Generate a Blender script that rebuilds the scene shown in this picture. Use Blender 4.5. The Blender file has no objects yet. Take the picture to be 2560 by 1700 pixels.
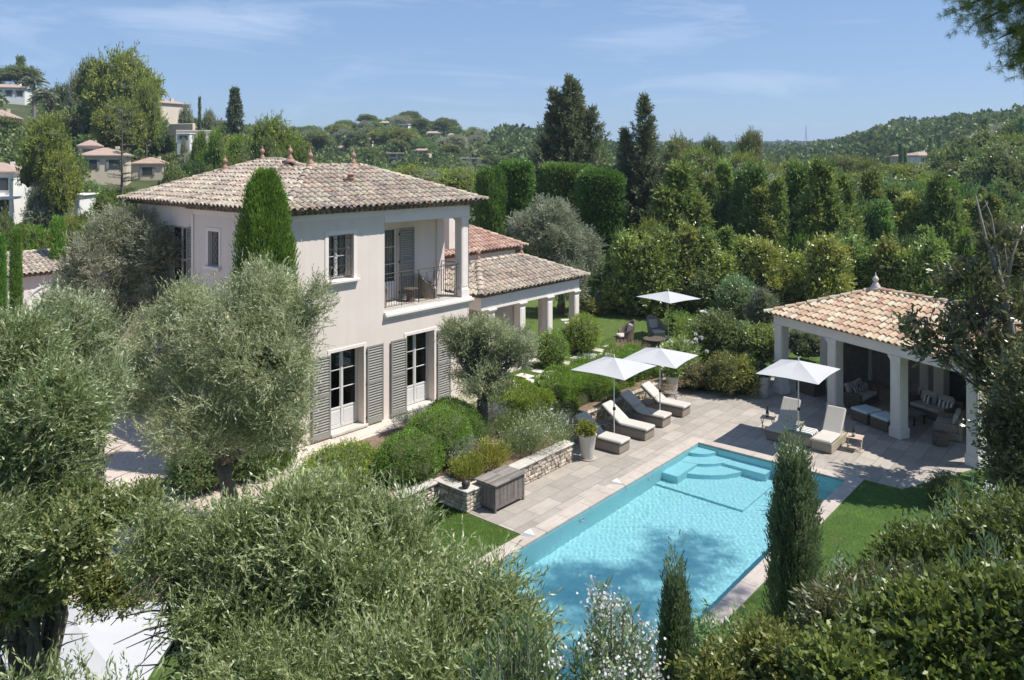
HAZE=True; EXPO=0.60
import bpy, math, random
import numpy as np
from mathutils import Vector, Matrix, noise as mnoise
sc = bpy.context.scene
COL = sc.collection
rng = np.random.default_rng(7)
random.seed(7)
PI = math.pi

# ------------------------------------------------------------------ camera frame (used to survey positions)
F, CX, HY, H = 1960.0, 1280.0, 398.0, 8.8
HEAD = math.atan((2945 - CX) / F)
VX, VY = math.cos(HEAD), math.sin(HEAD)
RX, RY = math.sin(HEAD), -math.cos(HEAD)
def PD(x, d):
    r = (x - CX) * d / F
    return (VX * d + RX * r, VY * d + RY * r)
def ZY(y, d): return H - (y - HY) * d / F
def P0(x, y, z=0.0):
    return PD(x, (H - z) * F / (y - HY))

# ------------------------------------------------------------------ mesh builder
class MB:
    def __init__(s): s.v = []; s.f = []; s.r = []; s.M = Matrix.Identity(4)
    def add(s, vs, fs, rnd=None):
        b = len(s.v); M = s.M
        s.v += [tuple(M @ Vector(p)) for p in vs]
        s.f += [tuple(b + i for i in f) for f in fs]
        if rnd is None: rnd = random.random()
        s.r += [rnd] * len(fs)
        return s
    def box(s, x0, x1, y0, y1, z0, z1, rnd=None):
        return s.add([(x0,y0,z0),(x1,y0,z0),(x1,y1,z0),(x0,y1,z0),(x0,y0,z1),(x1,y0,z1),(x1,y1,z1),(x0,y1,z1)],
            [(0,3,2,1),(4,5,6,7),(0,1,5,4),(1,2,6,5),(2,3,7,6),(3,0,4,7)], rnd)
    def bbox(s, x0, x1, y0, y1, z0, z1, b=0.01, rnd=None, jit=0.0):
        # bevelled box
        bb = min(b, (x1-x0)*.45, (y1-y0)*.45, (z1-z0)*.45)
        vs = []
        for (X, sx) in ((x0,1),(x1,-1)):
            for (Y, sy) in ((y0,1),(y1,-1)):
                for (Z, sz) in ((z0,1),(z1,-1)):
                    vs += [(X, Y+sy*bb, Z+sz*bb), (X+sx*bb, Y, Z+sz*bb), (X+sx*bb, Y+sy*bb, Z)]
        if jit: vs = [tuple(c + random.uniform(-jit, jit) for c in p) for p in vs]
        def I(a, b_, c, k): return (a*4 + b_*2 + c) * 3 + k
        fs = []
        fs += [(I(0,0,0,0),I(0,0,1,0),I(0,1,1,0),I(0,1,0,0)), (I(1,0,0,0),I(1,1,0,0),I(1,1,1,0),I(1,0,1,0))]
        fs += [(I(0,0,0,1),I(1,0,0,1),I(1,0,1,1),I(0,0,1,1)), (I(0,1,0,1),I(0,1,1,1),I(1,1,1,1),I(1,1,0,1))]
        fs += [(I(0,0,0,2),I(0,1,0,2),I(1,1,0,2),I(1,0,0,2)), (I(0,0,1,2),I(1,0,1,2),I(1,1,1,2),I(0,1,1,2))]
        for a in (0,1):
            for c in (0,1):
                fs.append((I(a,0,c,2),I(a,1,c,2),I(a,1,c,0),I(a,0,c,0)))
                fs.append((I(0,a,c,2),I(1,a,c,2),I(1,a,c,1),I(0,a,c,1)))
            for c in (0,1):
                fs.append((I(a,c,0,0),I(a,c,1,0),I(a,c,1,1),I(a,c,0,1)))
                for d in (0,1): fs.append((I(a,c,d,0),I(a,c,d,1),I(a,c,d,2)))
        return s.add(vs, fs, rnd)
    def quad(s, a, b, c, d, rnd=None): return s.add([a,b,c,d], [(0,1,2,3)], rnd)
    def tube(s, pts, rad, n=8, cap=True, rnd=None):
        pts = [Vector(p) for p in pts]
        if not hasattr(rad, '__len__'): rad = [rad]*len(pts)
        vs = []; up = Vector((0,0,1))
        t0 = (pts[1]-pts[0]).normalized()
        a = t0.cross(up)
        if a.length < 1e-3: a = Vector((1,0,0))
        a.normalize()
        for i, p in enumerate(pts):
            t = (pts[min(i+1,len(pts)-1)] - pts[max(i-1,0)]).normalized()
            a = (a - t*a.dot(t)).normalized(); b = t.cross(a)
            for k in range(n):
                w = 2*PI*k/n
                vs.append(tuple(p + (a*math.cos(w) + b*math.sin(w))*rad[i]))
        fs = []
        for i in range(len(pts)-1):
            for k in range(n):
                fs.append((i*n+k, i*n+(k+1)%n, (i+1)*n+(k+1)%n, (i+1)*n+k))
        if cap:
            fs.append(tuple(range(n))[::-1]); fs.append(tuple((len(pts)-1)*n+k for k in range(n)))
        return s.add(vs, fs, rnd)
    def lathe(s, prof, c=(0,0,0), n=20, rnd=None):
        vs = []
        for r, z in prof:
            for k in range(n):
                w = 2*PI*k/n; vs.append((c[0]+r*math.cos(w), c[1]+r*math.sin(w), c[2]+z))
        fs = [(i*n+k, i*n+(k+1)%n, (i+1)*n+(k+1)%n, (i+1)*n+k) for i in range(len(prof)-1) for k in range(n)]
        fs.append(tuple(range(n))[::-1]); fs.append(tuple((len(prof)-1)*n+k for k in range(n)))
        return s.add(vs, fs, rnd)
    def build(s, name, mat, parent=None, smooth=False, shift=None):
        me = bpy.data.meshes.new(name)
        v = np.array(s.v, dtype=np.float32)
        if shift is not None: v = v - np.array(shift, dtype=np.float32)
        me.from_pydata(v.tolist(), [], s.f)
        at = me.attributes.new('rnd', 'FLOAT', 'FACE'); at.data.foreach_set('value', np.array(s.r, dtype=np.float32))
        if smooth: me.polygons.foreach_set('use_smooth', [True]*len(s.f))
        me.materials.append(mat)
        return link(name, me, parent)
def link(name, me, parent=None):
    o = bpy.data.objects.new(name, me); COL.objects.link(o)
    if parent is not None: o.parent = parent
    return o
def tag(o, label=None, cat=None, group=None, kind=None):
    if label: o['label'] = label
    if cat: o['category'] = cat
    if group: o['group'] = group
    if kind: o['kind'] = kind
    return o
def empty(name, loc, rz=0, label=None, cat=None, group=None):
    o = bpy.data.objects.new(name, None); COL.objects.link(o)
    o.location = loc; o.rotation_euler = (0,0,rz); o.empty_display_size = .2
    return tag(o, label, cat, group)
def copy_tree(o, parent=None):
    c = o.copy(); COL.objects.link(c); c.parent = parent
    for ch in list(o.children): copy_tree(ch, c)
    return c

# ------------------------------------------------------------------ materials
def newmat(name):
    m = bpy.data.materials.new(name); m.use_nodes = True
    nt = m.node_tree; nt.nodes.clear()
    out = nt.nodes.new('ShaderNodeOutputMaterial')
    return m, nt, out
def N(nt, t, **kw):
    n = nt.nodes.new(t)
    for k, v in kw.items():
        if k in n.inputs: n.inputs[k].default_value = v
        else: setattr(n, k, v)
    return n
def L(nt, a, b): nt.links.new(a, b)
def ramp(nt, stops, interp='LINEAR'):
    r = nt.nodes.new('ShaderNodeValToRGB'); cr = r.color_ramp; cr.interpolation = interp
    while len(cr.elements) > 1: cr.elements.remove(cr.elements[-1])
    cr.elements[0].position = stops[0][0]; cr.elements[0].color = (*stops[0][1], 1)
    for p, c in stops[1:]:
        e = cr.elements.new(p); e.color = (*c, 1)
    return r
def mixc(nt, fac, a, b, mode='MIX'):
    n = nt.nodes.new('ShaderNodeMix'); n.data_type = 'RGBA'; n.blend_type = mode
    for s_, v in ((0, fac), (6, a), (7, b)):
        if hasattr(v, 'is_linked') or isinstance(v, bpy.types.NodeSocket): L(nt, v, n.inputs[s_])
        elif isinstance(v, (int, float)): n.inputs[s_].default_value = v
        else: n.inputs[s_].default_value = (*v, 1)
    return n.outputs[2]
def coord(nt, scale=(1,1,1), kind='Object'):
    tc = nt.nodes.new('ShaderNodeTexCoord'); mp = nt.nodes.new('ShaderNodeMapping')
    mp.inputs['Scale'].default_value = scale
    L(nt, tc.outputs[kind], mp.inputs['Vector']); return mp.outputs['Vector']
def noise(nt, vec, scale, detail=4, rough=.6, dist=0):
    n = N(nt, 'ShaderNodeTexNoise', Scale=scale, Detail=detail, Roughness=rough, Distortion=dist)
    L(nt, vec, n.inputs['Vector']); return n.outputs['Fac']
def bump(nt, h, strength=.3, dist=.02):
    b = N(nt, 'ShaderNodeBump', Strength=strength, Distance=dist); L(nt, h, b.inputs['Height']); return b.outputs['Normal']
def plain(name, c1, c2=None, scale=6, rough=.8, bmp=.15, bscale=60, bdist=.01, metal=0, var=0.0, spec=.3, c3=None):
    """two-tone noise-mottled surface with bump; var: per-face colour variation"""
    m, nt, out = newmat(name)
    p = N(nt, 'ShaderNodeBsdfPrincipled', Roughness=rough, Metallic=metal); p.inputs['Specular IOR Level'].default_value = spec
    v = coord(nt)
    c2 = c2 or tuple(x*.85 for x in c1)
    st = [(.3, c2), (.7, c1)]
    if c3: st = [(.25, c3), (.42, c2), (.7, c1)]
    r = ramp(nt, st); L(nt, noise(nt, v, scale, 6, .65), r.inputs['Fac'])
    c = r.outputs['Color']
    if var:
        a = N(nt, 'ShaderNodeAttribute', attribute_name='rnd')
        mr = N(nt, 'ShaderNodeMapRange'); mr.inputs['To Min'].default_value = 1-var; mr.inputs['To Max'].default_value = 1+var*.4
        L(nt, a.outputs['Fac'], mr.inputs['Value'])
        hs = N(nt, 'ShaderNodeHueSaturation'); L(nt, mr.outputs[0], hs.inputs['Value']); L(nt, c, hs.inputs['Color']); c = hs.outputs['Color']
    L(nt, c, p.inputs['Base Color'])
    if bmp: L(nt, bump(nt, noise(nt, v, bscale, 3), bmp, bdist), p.inputs['Normal'])
    L(nt, p.outputs[0], out.inputs[0]); return m

def leafmat(name, cols, brown=None, trans=.35, gloss=.06, tone=.25, patch=1.5, rough=.45):
    """leaf colour from a per-leaf random number, larger noise patches and a per-tree tone"""
    m, nt, out = newmat(name)
    a = N(nt, 'ShaderNodeAttribute', attribute_name='rnd')
    n = len(cols); st = [((i+.0)/(n-1)*.9, c) for i, c in enumerate(cols)]
    if brown: st.append((.97, brown))
    r = ramp(nt, st)
    v = coord(nt)
    nz = noise(nt, v, patch, 3, .6)
    ma = N(nt, 'ShaderNodeMath', operation='MULTIPLY_ADD'); L(nt, nz, ma.inputs[0]); ma.inputs[1].default_value = .9
    sb = N(nt, 'ShaderNodeMath', operation='SUBTRACT'); L(nt, a.outputs['Fac'], sb.inputs[0]); sb.inputs[1].default_value = .45
    L(nt, sb.outputs[0], ma.inputs[2]); ma.use_clamp = True
    if brown:
        # keep the brown ones rare: they depend on the leaf number only
        gt = N(nt, 'ShaderNodeMath', operation='GREATER_THAN'); L(nt, a.outputs['Fac'], gt.inputs[0]); gt.inputs[1].default_value = .93
        mn = N(nt, 'ShaderNodeMath', operation='MINIMUM'); L(nt, ma.outputs[0], mn.inputs[0]); mn.inputs[1].default_value = .88
        mx = N(nt, 'ShaderNodeMath', operation='MAXIMUM'); L(nt, mn.outputs[0], mx.inputs[0]); L(nt, gt.outputs[0], mx.inputs[1])
        L(nt, mx.outputs[0], r.inputs['Fac'])
    else: L(nt, ma.outputs[0], r.inputs['Fac'])
    oi = nt.nodes.new('ShaderNodeObjectInfo')
    mr = N(nt, 'ShaderNodeMapRange'); mr.inputs['To Min'].default_value = 1-tone; mr.inputs['To Max'].default_value = 1+tone
    L(nt, oi.outputs['Random'], mr.inputs['Value'])
    mh = N(nt, 'ShaderNodeMapRange'); mh.inputs['To Min'].default_value = .5-.05*tone/.25; mh.inputs['To Max'].default_value = .5+.008*tone/.25
    wn = N(nt, 'ShaderNodeTexWhiteNoise', noise_dimensions='1D'); L(nt, oi.outputs['Random'], wn.inputs['W']); L(nt, wn.outputs['Value'], mh.inputs['Value'])
    hs = N(nt, 'ShaderNodeHueSaturation'); L(nt, mr.outputs[0], hs.inputs['Value']); L(nt, mh.outputs[0], hs.inputs['Hue']); L(nt, r.outputs['Color'], hs.inputs['Color'])
    d = N(nt, 'ShaderNodeBsdfDiffuse'); t = N(nt, 'ShaderNodeBsdfTranslucent'); g = N(nt, 'ShaderNodeBsdfGlossy', Roughness=rough)
    L(nt, hs.outputs[0], d.inputs[0]); L(nt, hs.outputs[0], t.inputs[0]); g.inputs[0].default_value = (.8,.85,.8,1)
    m1 = N(nt, 'ShaderNodeMixShader'); m1.inputs[0].default_value = min(.5, trans+.1); L(nt, d.outputs[0], m1.inputs[1]); L(nt, t.outputs[0], m1.inputs[2])
    m2 = N(nt, 'ShaderNodeMixShader'); m2.inputs[0].default_value = gloss; L(nt, m1.outputs[0], m2.inputs[1]); L(nt, g.outputs[0], m2.inputs[2])
    L(nt, m2.outputs[0], out.inputs[0]); return m

def tilemat(name, cols, stain=.5):
    m, nt, out = newmat(name)
    p = N(nt, 'ShaderNodeBsdfPrincipled', Roughness=.88); p.inputs['Specular IOR Level'].default_value = .2
    a = N(nt, 'ShaderNodeAttribute', attribute_name='rnd')
    r = ramp(nt, [(i/(len(cols)), c) for i, c in enumerate(cols)], 'LINEAR'); L(nt, a.outputs['Fac'], r.inputs['Fac'])
    v = coord(nt)
    n1 = noise(nt, v, 9, 8, .75)
    r1 = ramp(nt, [(.42, (.10,.085,.075)), (.60, (1,1,1))]); L(nt, n1, r1.inputs['Fac'])
    c = mixc(nt, stain, r.outputs['Color'], r1.outputs['Color'], 'MULTIPLY')
    r0 = ramp(nt, [(.34, (.60,.57,.54)), (.58, (1.05,1.03,1.0))]); L(nt, noise(nt, v, 1.1, 5, .7), r0.inputs['Fac']); c = mixc(nt, min(1, stain*1.5), c, r0.outputs['Color'], 'MULTIPLY')
    n2 = noise(nt, v, 26, 6, .7)
    r2 = ramp(nt, [(.60, (0,0,0)), (.72, (1,1,1))]); L(nt, n2, r2.inputs['Fac'])
    c = mixc(nt, r2.outputs['Color'], c, (.38,.34,.27))
    L(nt, c, p.inputs['Base Color']); L(nt, bump(nt, noise(nt, v, 50, 5, .7), .4, .01), p.inputs['Normal'])
    L(nt, p.outputs[0], out.inputs[0]); return m

M = {}
M['stucco'] = plain('stucco', (.71,.63,.565), (.67,.59,.53), 1.1, .9, .25, 90, .006)
def weather(m, k=.12):
    nt = m.node_tree; p = [n for n in nt.nodes if n.type == 'BSDF_PRINCIPLED'][0]; src = p.inputs['Base Color'].links[0].from_socket
    r = ramp(nt, [(.30, (1-k*1.6, 1-k*1.7, 1-k*1.8)), (.62, (1, 1, 1))]); L(nt, noise(nt, coord(nt, (3.2, 3.2, .16)), 1.3, 6, .65), r.inputs['Fac'])
    r2 = ramp(nt, [(.35, (1-k*.6, 1-k*.7, 1-k*.8)), (.7, (1, 1, 1))]); L(nt, noise(nt, coord(nt), .45, 4, .6), r2.inputs['Fac'])
    L(nt, mixc(nt, 1, mixc(nt, 1, src, r.outputs['Color'], 'MULTIPLY'), r2.outputs['Color'], 'MULTIPLY'), p.inputs['Base Color'])
weather(M['stucco'], .035)
M['trim'] = plain('trim_paint', (.76,.69,.64), (.71,.64,.59), 3, .8, .1, 80, .004)
M['pavcream'] = plain('pavilion_render', (.74,.71,.65), (.66,.63,.57), 2, .85, .15, 70, .005)
M['shutter'] = plain('shutter_paint', (.27,.265,.235), (.23,.225,.20), 5, .6, .08, 60, .004)
M['whitewood'] = plain('white_joinery', (.58,.575,.56), (.54,.535,.52), 5, .5, .05, 50, .003)
M['iron'] = plain('wrought_iron', (.07,.062,.055), (.05,.045,.04), 20, .5, .1, 80, .002, metal=.4)
M['terracotta'] = plain('terracotta', (.44,.26,.19), (.31,.20,.155), 9, .85, .25, 60, .006, c3=(.16,.12,.10))
M['roofA'] = tilemat('old_roof_tiles', [(.48,.36,.285),(.60,.51,.41),(.40,.325,.275),(.63,.56,.45),(.53,.42,.35),(.37,.32,.29),(.61,.55,.44),(.49,.44,.36)], .5)
M['roofB'] = tilemat('red_roof_tiles', [(.46,.27,.21),(.56,.38,.29),(.50,.29,.22),(.60,.45,.35),(.40,.26,.21)], .3)
M['roofC'] = tilemat('new_roof_tiles', [(.52,.38,.25),(.60,.48,.33),(.46,.28,.19),(.62,.53,.38),(.53,.37,.26),(.60,.46,.33),(.38,.23,.17),(.60,.54,.41)], .18)
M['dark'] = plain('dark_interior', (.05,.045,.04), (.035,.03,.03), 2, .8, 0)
M['curtain'] = plain('curtain', (.62,.58,.50), (.5,.46,.4), 12, .9, .1)
M['canvas'] = plain('canvas', (.43,.43,.435), (.41,.41,.415), 3, .75, .06, 200, .002)
M['cushion'] = plain('cushion_fabric', (.50,.47,.425), (.46,.43,.39), 4, .85, .12, 30, .01)
M['bluecushion'] = plain('pale_blue_fabric', (.60,.68,.72), (.54,.62,.66), 4, .85, .12, 30, .01)
M['alu'] = plain('aluminium', (.72,.72,.72), (.66,.66,.66), 8, .4, 0, metal=.5)
M['pot'] = plain('glazed_pot', (.56,.52,.46), (.50,.46,.41), 5, .55, .08, 40, .004)
M['soil'] = plain('soil', (.27,.19,.135), (.17,.12,.085), 5, .95, .7, 40, .03, c3=(.11,.08,.06))
M['bark'] = plain('olive_bark', (.16,.135,.11), (.08,.065,.05), 14, .9, .8, 30, .03)
M['palebark'] = plain('pale_bark', (.30,.27,.24), (.18,.16,.14), 14, .9, .5, 30, .02)
M['teak'] = plain('weathered_teak', (.26,.225,.20), (.17,.15,.135), 9, .8, .3, 50, .01, var=.35)
M['palewood'] = plain('pale_wood', (.56,.45,.35), (.44,.34,.26), 9, .75, .2, 50, .01, var=.2)  # lighter tan wood for two side tables and the pavilion roof underside
M['stone'] = plain('dry_stone', (.62,.54,.44), (.46,.39,.31), 4, .9, .5, 26, .02, var=.45, c3=(.3,.24,.19))
M['slab'] = plain('limestone_slab', (.60,.56,.50), (.50,.46,.41), 3, .85, .25, 40, .008, c3=(.40,.36,.31), var=.12)
M['farwhite'] = plain('far_white_wall', (.80,.78,.74), (.72,.70,.66), 1, .9, 0)
M['farcream'] = plain('far_cream_wall', (.66,.56,.45), (.58,.49,.39), 1, .9, 0)
M['farpink'] = plain('far_pink_wall', (.62,.48,.40), (.55,.43,.36), 1, .9, 0)
M['farroof'] = plain('far_tiled_roof', (.40,.29,.235), (.31,.23,.19), 1.5, .9, .3, 6, .08)
M['farglass'] = plain('far_window', (.07,.08,.09), (.05,.055,.06), 1, .25, 0)
M['petal'] = plain('petals', (.85,.84,.82), (.80,.78,.76), 5, .7, 0)
M['bottle'] = plain('dark_bottle_glass', (.035,.025,.02), (.02,.015,.015), 5, .12, 0, spec=.8)
M['paleglass'] = plain('label_paper', (.7,.68,.62), None, 5, .6, 0)
M['steel'] = plain('galvanised_steel', (.42,.43,.44), None, 2, .5, 0, metal=.6)
M['coreshade'] = plain('shade_dark_core', (.075,.09,.03), (.05,.06,.022), 8, .95, .8, 20, .05)  # solid dark filler inside crowns; their inner shade is put into its colour

# wicker
def wicker(name, c1, c2):
    m, nt, out = newmat(name)
    p = N(nt, 'ShaderNodeBsdfPrincipled', Roughness=.75); p.inputs['Specular IOR Level'].default_value = .25
    v = coord(nt)
    w1 = N(nt, 'ShaderNodeTexWave', wave_type='BANDS', bands_direction='Z', Scale=14.0, Distortion=.6); L(nt, v, w1.inputs['Vector'])
    w2 = N(nt, 'ShaderNodeTexWave', wave_type='BANDS', bands_direction='DIAGONAL', Scale=9.0, Distortion=.8); L(nt, v, w2.inputs['Vector'])
    mu = N(nt, 'ShaderNodeMath', operation='MULTIPLY'); L(nt, w1.outputs['Fac'], mu.inputs[0]); L(nt, w2.outputs['Fac'], mu.inputs[1])
    nz = noise(nt, v, 30, 3)
    ad = N(nt, 'ShaderNodeMath', operation='MULTIPLY_ADD'); L(nt, nz, ad.inputs[0]); ad.inputs[1].default_value = .5; L(nt, mu.outputs[0], ad.inputs[2])
    r = ramp(nt, [(.15, c2), (.75, c1)]); L(nt, ad.outputs[0], r.inputs['Fac'])
    L(nt, r.outputs['Color'], p.inputs['Base Color']); L(nt, bump(nt, ad.outputs[0], .8, .012), p.inputs['Normal'])
    L(nt, p.outputs[0], out.inputs[0]); return m
M['wicker'] = wicker('grey_wicker', (.42,.36,.29), (.13,.11,.09))
M['wickerdk'] = wicker('brown_wicker', (.22,.17,.13), (.07,.055,.045))
M['wickerpale'] = wicker('pale_wicker', (.50,.44,.33), (.26,.22,.16))

# striped cushion
def stripes():
    m, nt, out = newmat('striped_fabric'); p = N(nt, 'ShaderNodeBsdfPrincipled', Roughness=.85)
    v = coord(nt); w = N(nt, 'ShaderNodeTexWave', wave_type='BANDS', bands_direction='X', Scale=2.2); L(nt, v, w.inputs['Vector'])
    r = ramp(nt, [(.0, (.10,.13,.15)), (.5, (.75,.73,.68))], 'CONSTANT'); L(nt, w.outputs['Fac'], r.inputs['Fac'])
    L(nt, r.outputs['Color'], p.inputs['Base Color']); L(nt, p.outputs[0], out.inputs[0]); return m
M['stripe'] = stripes()

# terrace paving: large slabs of varied grey beige limestone
def paving(name, ca, cb, cm, bw, bh, rot=0, dirt=.5):
    m, nt, out = newmat(name); p = N(nt, 'ShaderNodeBsdfPrincipled', Roughness=.8); p.inputs['Specular IOR Level'].default_value = .25
    v = coord(nt); mp = N(nt, 'ShaderNodeMapping'); mp.inputs['Rotation'].default_value = (0,0,rot); L(nt, v, mp.inputs['Vector']); v2 = mp.outputs['Vector']
    b = N(nt, 'ShaderNodeTexBrick'); b.offset = .37; b.offset_frequency = 2
    for k, val in (('Scale', 1.0), ('Mortar Size', .009), ('Mortar Smooth', .2), ('Bias', 0.0), ('Brick Width', bw), ('Row Height', bh)): b.inputs[k].default_value = val
    b.inputs['Color1'].default_value = (*ca, 1); b.inputs['Color2'].default_value = (*cb, 1); b.inputs['Mortar'].default_value = (*cm, 1)
    L(nt, v2, b.inputs['Vector'])
    r = ramp(nt, [(.32, (.70,.68,.66)), (.6, (1,1,1))]); L(nt, noise(nt, v, 1.6, 9, .72), r.inputs['Fac'])
    c = mixc(nt, dirt, b.outputs['Color'], r.outputs['Color'], 'MULTIPLY')
    r3 = ramp(nt, [(.3, (.8,.79,.78)), (.7, (1.06,1.05,1.03))]); L(nt, noise(nt, coord(nt, (2,14,1)), 1.2, 5, .6), r3.inputs['Fac'])
    c = mixc(nt, .7, c, r3.outputs['Color'], 'MULTIPLY')
    L(nt, c, p.inputs['Base Color']); L(nt, bump(nt, noise(nt, v, 30, 6, .7), .25, .006), p.inputs['Normal'])
    L(nt, p.outputs[0], out.inputs[0]); return m
M['paving'] = paving('terrace_paving', (.44,.395,.345), (.315,.285,.25), (.20,.18,.155), .95, .48)
M['coping'] = paving('pool_coping', (.50,.44,.39), (.44,.385,.34), (.36,.31,.27), 1.0, .8, 0, .45)
M['path'] = paving('house_path', (.64,.57,.50), (.56,.50,.44), (.42,.36,.31), .9, .5)

def gravel():
    m, nt, out = newmat('gravel'); p = N(nt, 'ShaderNodeBsdfPrincipled', Roughness=.95)
    v = coord(nt); vo = N(nt, 'ShaderNodeTexVoronoi', Scale=22.0); L(nt, v, vo.inputs['Vector'])
    r = ramp(nt, [(0, (.62,.53,.46)), (.5, (.54,.45,.39)), (1, (.36,.31,.27))]); L(nt, vo.outputs['Distance'], r.inputs['Fac'])
    r2 = ramp(nt, [(.35, (.8,.78,.75)), (.65, (1,1,1))]); L(nt, noise(nt, v, .8, 6), r2.inputs['Fac'])
    L(nt, mixc(nt, 1, r.outputs['Color'], r2.outputs['Color'], 'MULTIPLY'), p.inputs['Base Color'])
    L(nt, bump(nt, vo.outputs['Distance'], .6, .02), p.inputs['Normal']); L(nt, p.outputs[0], out.inputs[0]); return m
M['gravel'] = gravel()
M['lawn'] = plain('lawn_turf', (.095,.16,.03), (.06,.11,.02), 1.4, .95, .8, 120, .03, c3=(.12,.12,.04))
M['drylawn'] = plain('upper_lawn_turf', (.12,.17,.04), (.09,.14,.03), 1.2, .95, .8, 120, .03, c3=(.17,.14,.07))
M['terrain'] = plain('terrain_scrub', (.07,.085,.03), (.045,.06,.02), .08, .95, .5, .6, .4, c3=(.14,.12,.07))

def poolmat():
    m, nt, out = newmat('pool_liner'); p = N(nt, 'ShaderNodeBsdfPrincipled', Roughness=.6)
    v = coord(nt); r = ramp(nt, [(.3, (.33,.60,.63)), (.7, (.36,.63,.66))]); L(nt, noise(nt, v, 2, 5), r.inputs['Fac'])
    vo = N(nt, 'ShaderNodeTexVoronoi', Scale=26.0); L(nt, v, vo.inputs['Vector'])  # random cell tones in the liner imitate the fine sparkle of the water
    bw = nt.nodes.new('ShaderNodeRGBToBW'); L(nt, vo.outputs['Color'], bw.inputs[0]); r2 = ramp(nt, [(.2, (.93,.95,.96)), (.8, (1.05,1.04,1.03))]); L(nt, bw.outputs[0], r2.inputs['Fac'])
    L(nt, mixc(nt, 1, r.outputs['Color'], r2.outputs['Color'], 'MULTIPLY'), p.inputs['Base Color']); L(nt, p.outputs[0], out.inputs[0]); return m
M['liner'] = poolmat()
def watermat():
    m, nt, out = newmat('pool_water')
    g = N(nt, 'ShaderNodeBsdfGlass', IOR=1.33, Roughness=0.0); g.inputs[0].default_value = (.88,.965,.98,1)
    L(nt, g.outputs[0], out.inputs[0]); return m
M['water'] = watermat()
def glassmat():
    m, nt, out = newmat('window_glass')
    tr = N(nt, 'ShaderNodeBsdfTransparent'); tr.inputs[0].default_value = (.75,.78,.78,1)
    g = N(nt, 'ShaderNodeBsdfGlossy', Roughness=.02); fr = N(nt, 'ShaderNodeFresnel', IOR=1.6)
    mx = N(nt, 'ShaderNodeMixShader'); L(nt, fr.outputs[0], mx.inputs[0]); L(nt, tr.outputs[0], mx.inputs[1]); L(nt, g.outputs[0], mx.inputs[2])
    L(nt, mx.outputs[0], out.inputs[0]); return m
M['glass'] = glassmat()

# foliage materials
LM = {}
LM['olive'] = leafmat('olive_leaves', [(.11,.15,.05),(.22,.275,.12),(.38,.43,.23),(.62,.65,.45)], None, .36, .05, .12, 2.2)  # silvery leaf range widened, palest tones stand in for sun sparkle
LM['olivefar'] = leafmat('grey_olive_leaves', [(.17,.19,.11),(.31,.335,.21),(.52,.54,.40)], None, .3, .04, .12, 1.6)
LM['cypress'] = leafmat('cypress_sprays', [(0.0693,0.167,0.0238),(0.129,0.276,0.0395),(0.199,0.376,0.0594)], None, .2, .03, .15, 1.2)
LM['cypdark'] = leafmat('dark_cypress_sprays', [(0.12,0.205,0.111),(0.202,0.316,0.156),(0.322,0.409,0.178)], None, .2, .03, .2, 1.0)
LM['box'] = leafmat('clipped_shrub_leaves', [(0.106,0.197,0.0264),(0.19,0.322,0.0415),(0.296,0.435,0.066)], None, .3, .04, .15, 1.6)
LM['hedge'] = leafmat('tall_hedge_sprays', [(0.0739,0.161,0.0376),(0.134,0.255,0.0511),(0.215,0.349,0.0739)], None, .25, .03, .12, .8)
LM['ivy'] = leafmat('ivy_leaves', [(0.0648,0.103,0.022),(0.124,0.178,0.035),(0.216,0.282,0.065)], None, .35, .05, .1, 2.0)
LM['olivefg'] = leafmat('near_olive_leaves', [(.08,.125,.03),(.17,.235,.075),(.31,.38,.15),(.58,.62,.38)], None, .42, .06, .1, 2.5)  # stretched from dark green to silver so the colour carries leaf glints
LM['ley'] = leafmat('leylandii_sprays', [(0.101,0.194,0.0606),(0.181,0.299,0.0807),(0.324,0.441,0.115)], None, .25, .03, .3, .5)
LM['laurel'] = leafmat('laurel_leaves', [(0.114,0.196,0.0361),(0.209,0.315,0.0523),(0.379,0.472,0.0909)], (0.57,0.333,0.121), .35, .10, .25, .8)
LM['bush'] = leafmat('shrub_leaves', [(0.0932,0.187,0.0455),(0.176,0.29,0.0827),(0.309,0.414,0.145)], None, .35, .08, .3, 1.5)
LM['yellow'] = leafmat('golden_shrub_leaves', [(0.161,0.184,0.0287),(0.253,0.276,0.046),(0.368,0.368,0.069)], (0.391,0.253,0.092), .35, .05, .2, 2)
LM['grey'] = leafmat('lavender_leaves', [(0.22,0.231,0.209),(0.33,0.341,0.319),(0.462,0.462,0.462)], None, .25, .05, .2, 3)
LM['pine'] = leafmat('pine_needles', [(0.0789,0.124,0.0337),(0.169,0.225,0.0585),(0.293,0.35,0.09)], None, .2, .03, .25, .35)
LM['brightpine'] = leafmat('bright_pine_needles', [(0.108,0.163,0.0304),(0.239,0.304,0.0563),(0.412,0.454,0.0976)], None, .25, .03, .2, .35)
LM['broad'] = leafmat('broad_tree_leaves', [(0.0797,0.147,0.0479),(0.147,0.239,0.0665),(0.253,0.36,0.106)], None, .3, .05, .3, .35)
LM['fir'] = leafmat('fir_needles', [(0.0725,0.0997,0.0635),(0.128,0.164,0.0997),(0.2,0.236,0.145)], None, .15, .03, .2, .5)
LM['magnolia'] = leafmat('magnolia_leaves', [(.06,.075,.025),(.115,.13,.045),(.22,.225,.10)], (.34,.19,.08), .2, .08, .1, 2.5, .35)
LM['oleander'] = leafmat('oleander_leaves', [(0.0934,0.178,0.056),(0.149,0.261,0.0934),(0.261,0.373,0.149)], None, .35, .08, .15, 2)
LM['grass'] = leafmat('grass_blades', [(0.087,0.189,0.029),(0.145,0.275,0.0435),(0.217,0.348,0.0725)], None, .4, .04, .1, 2)
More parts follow.
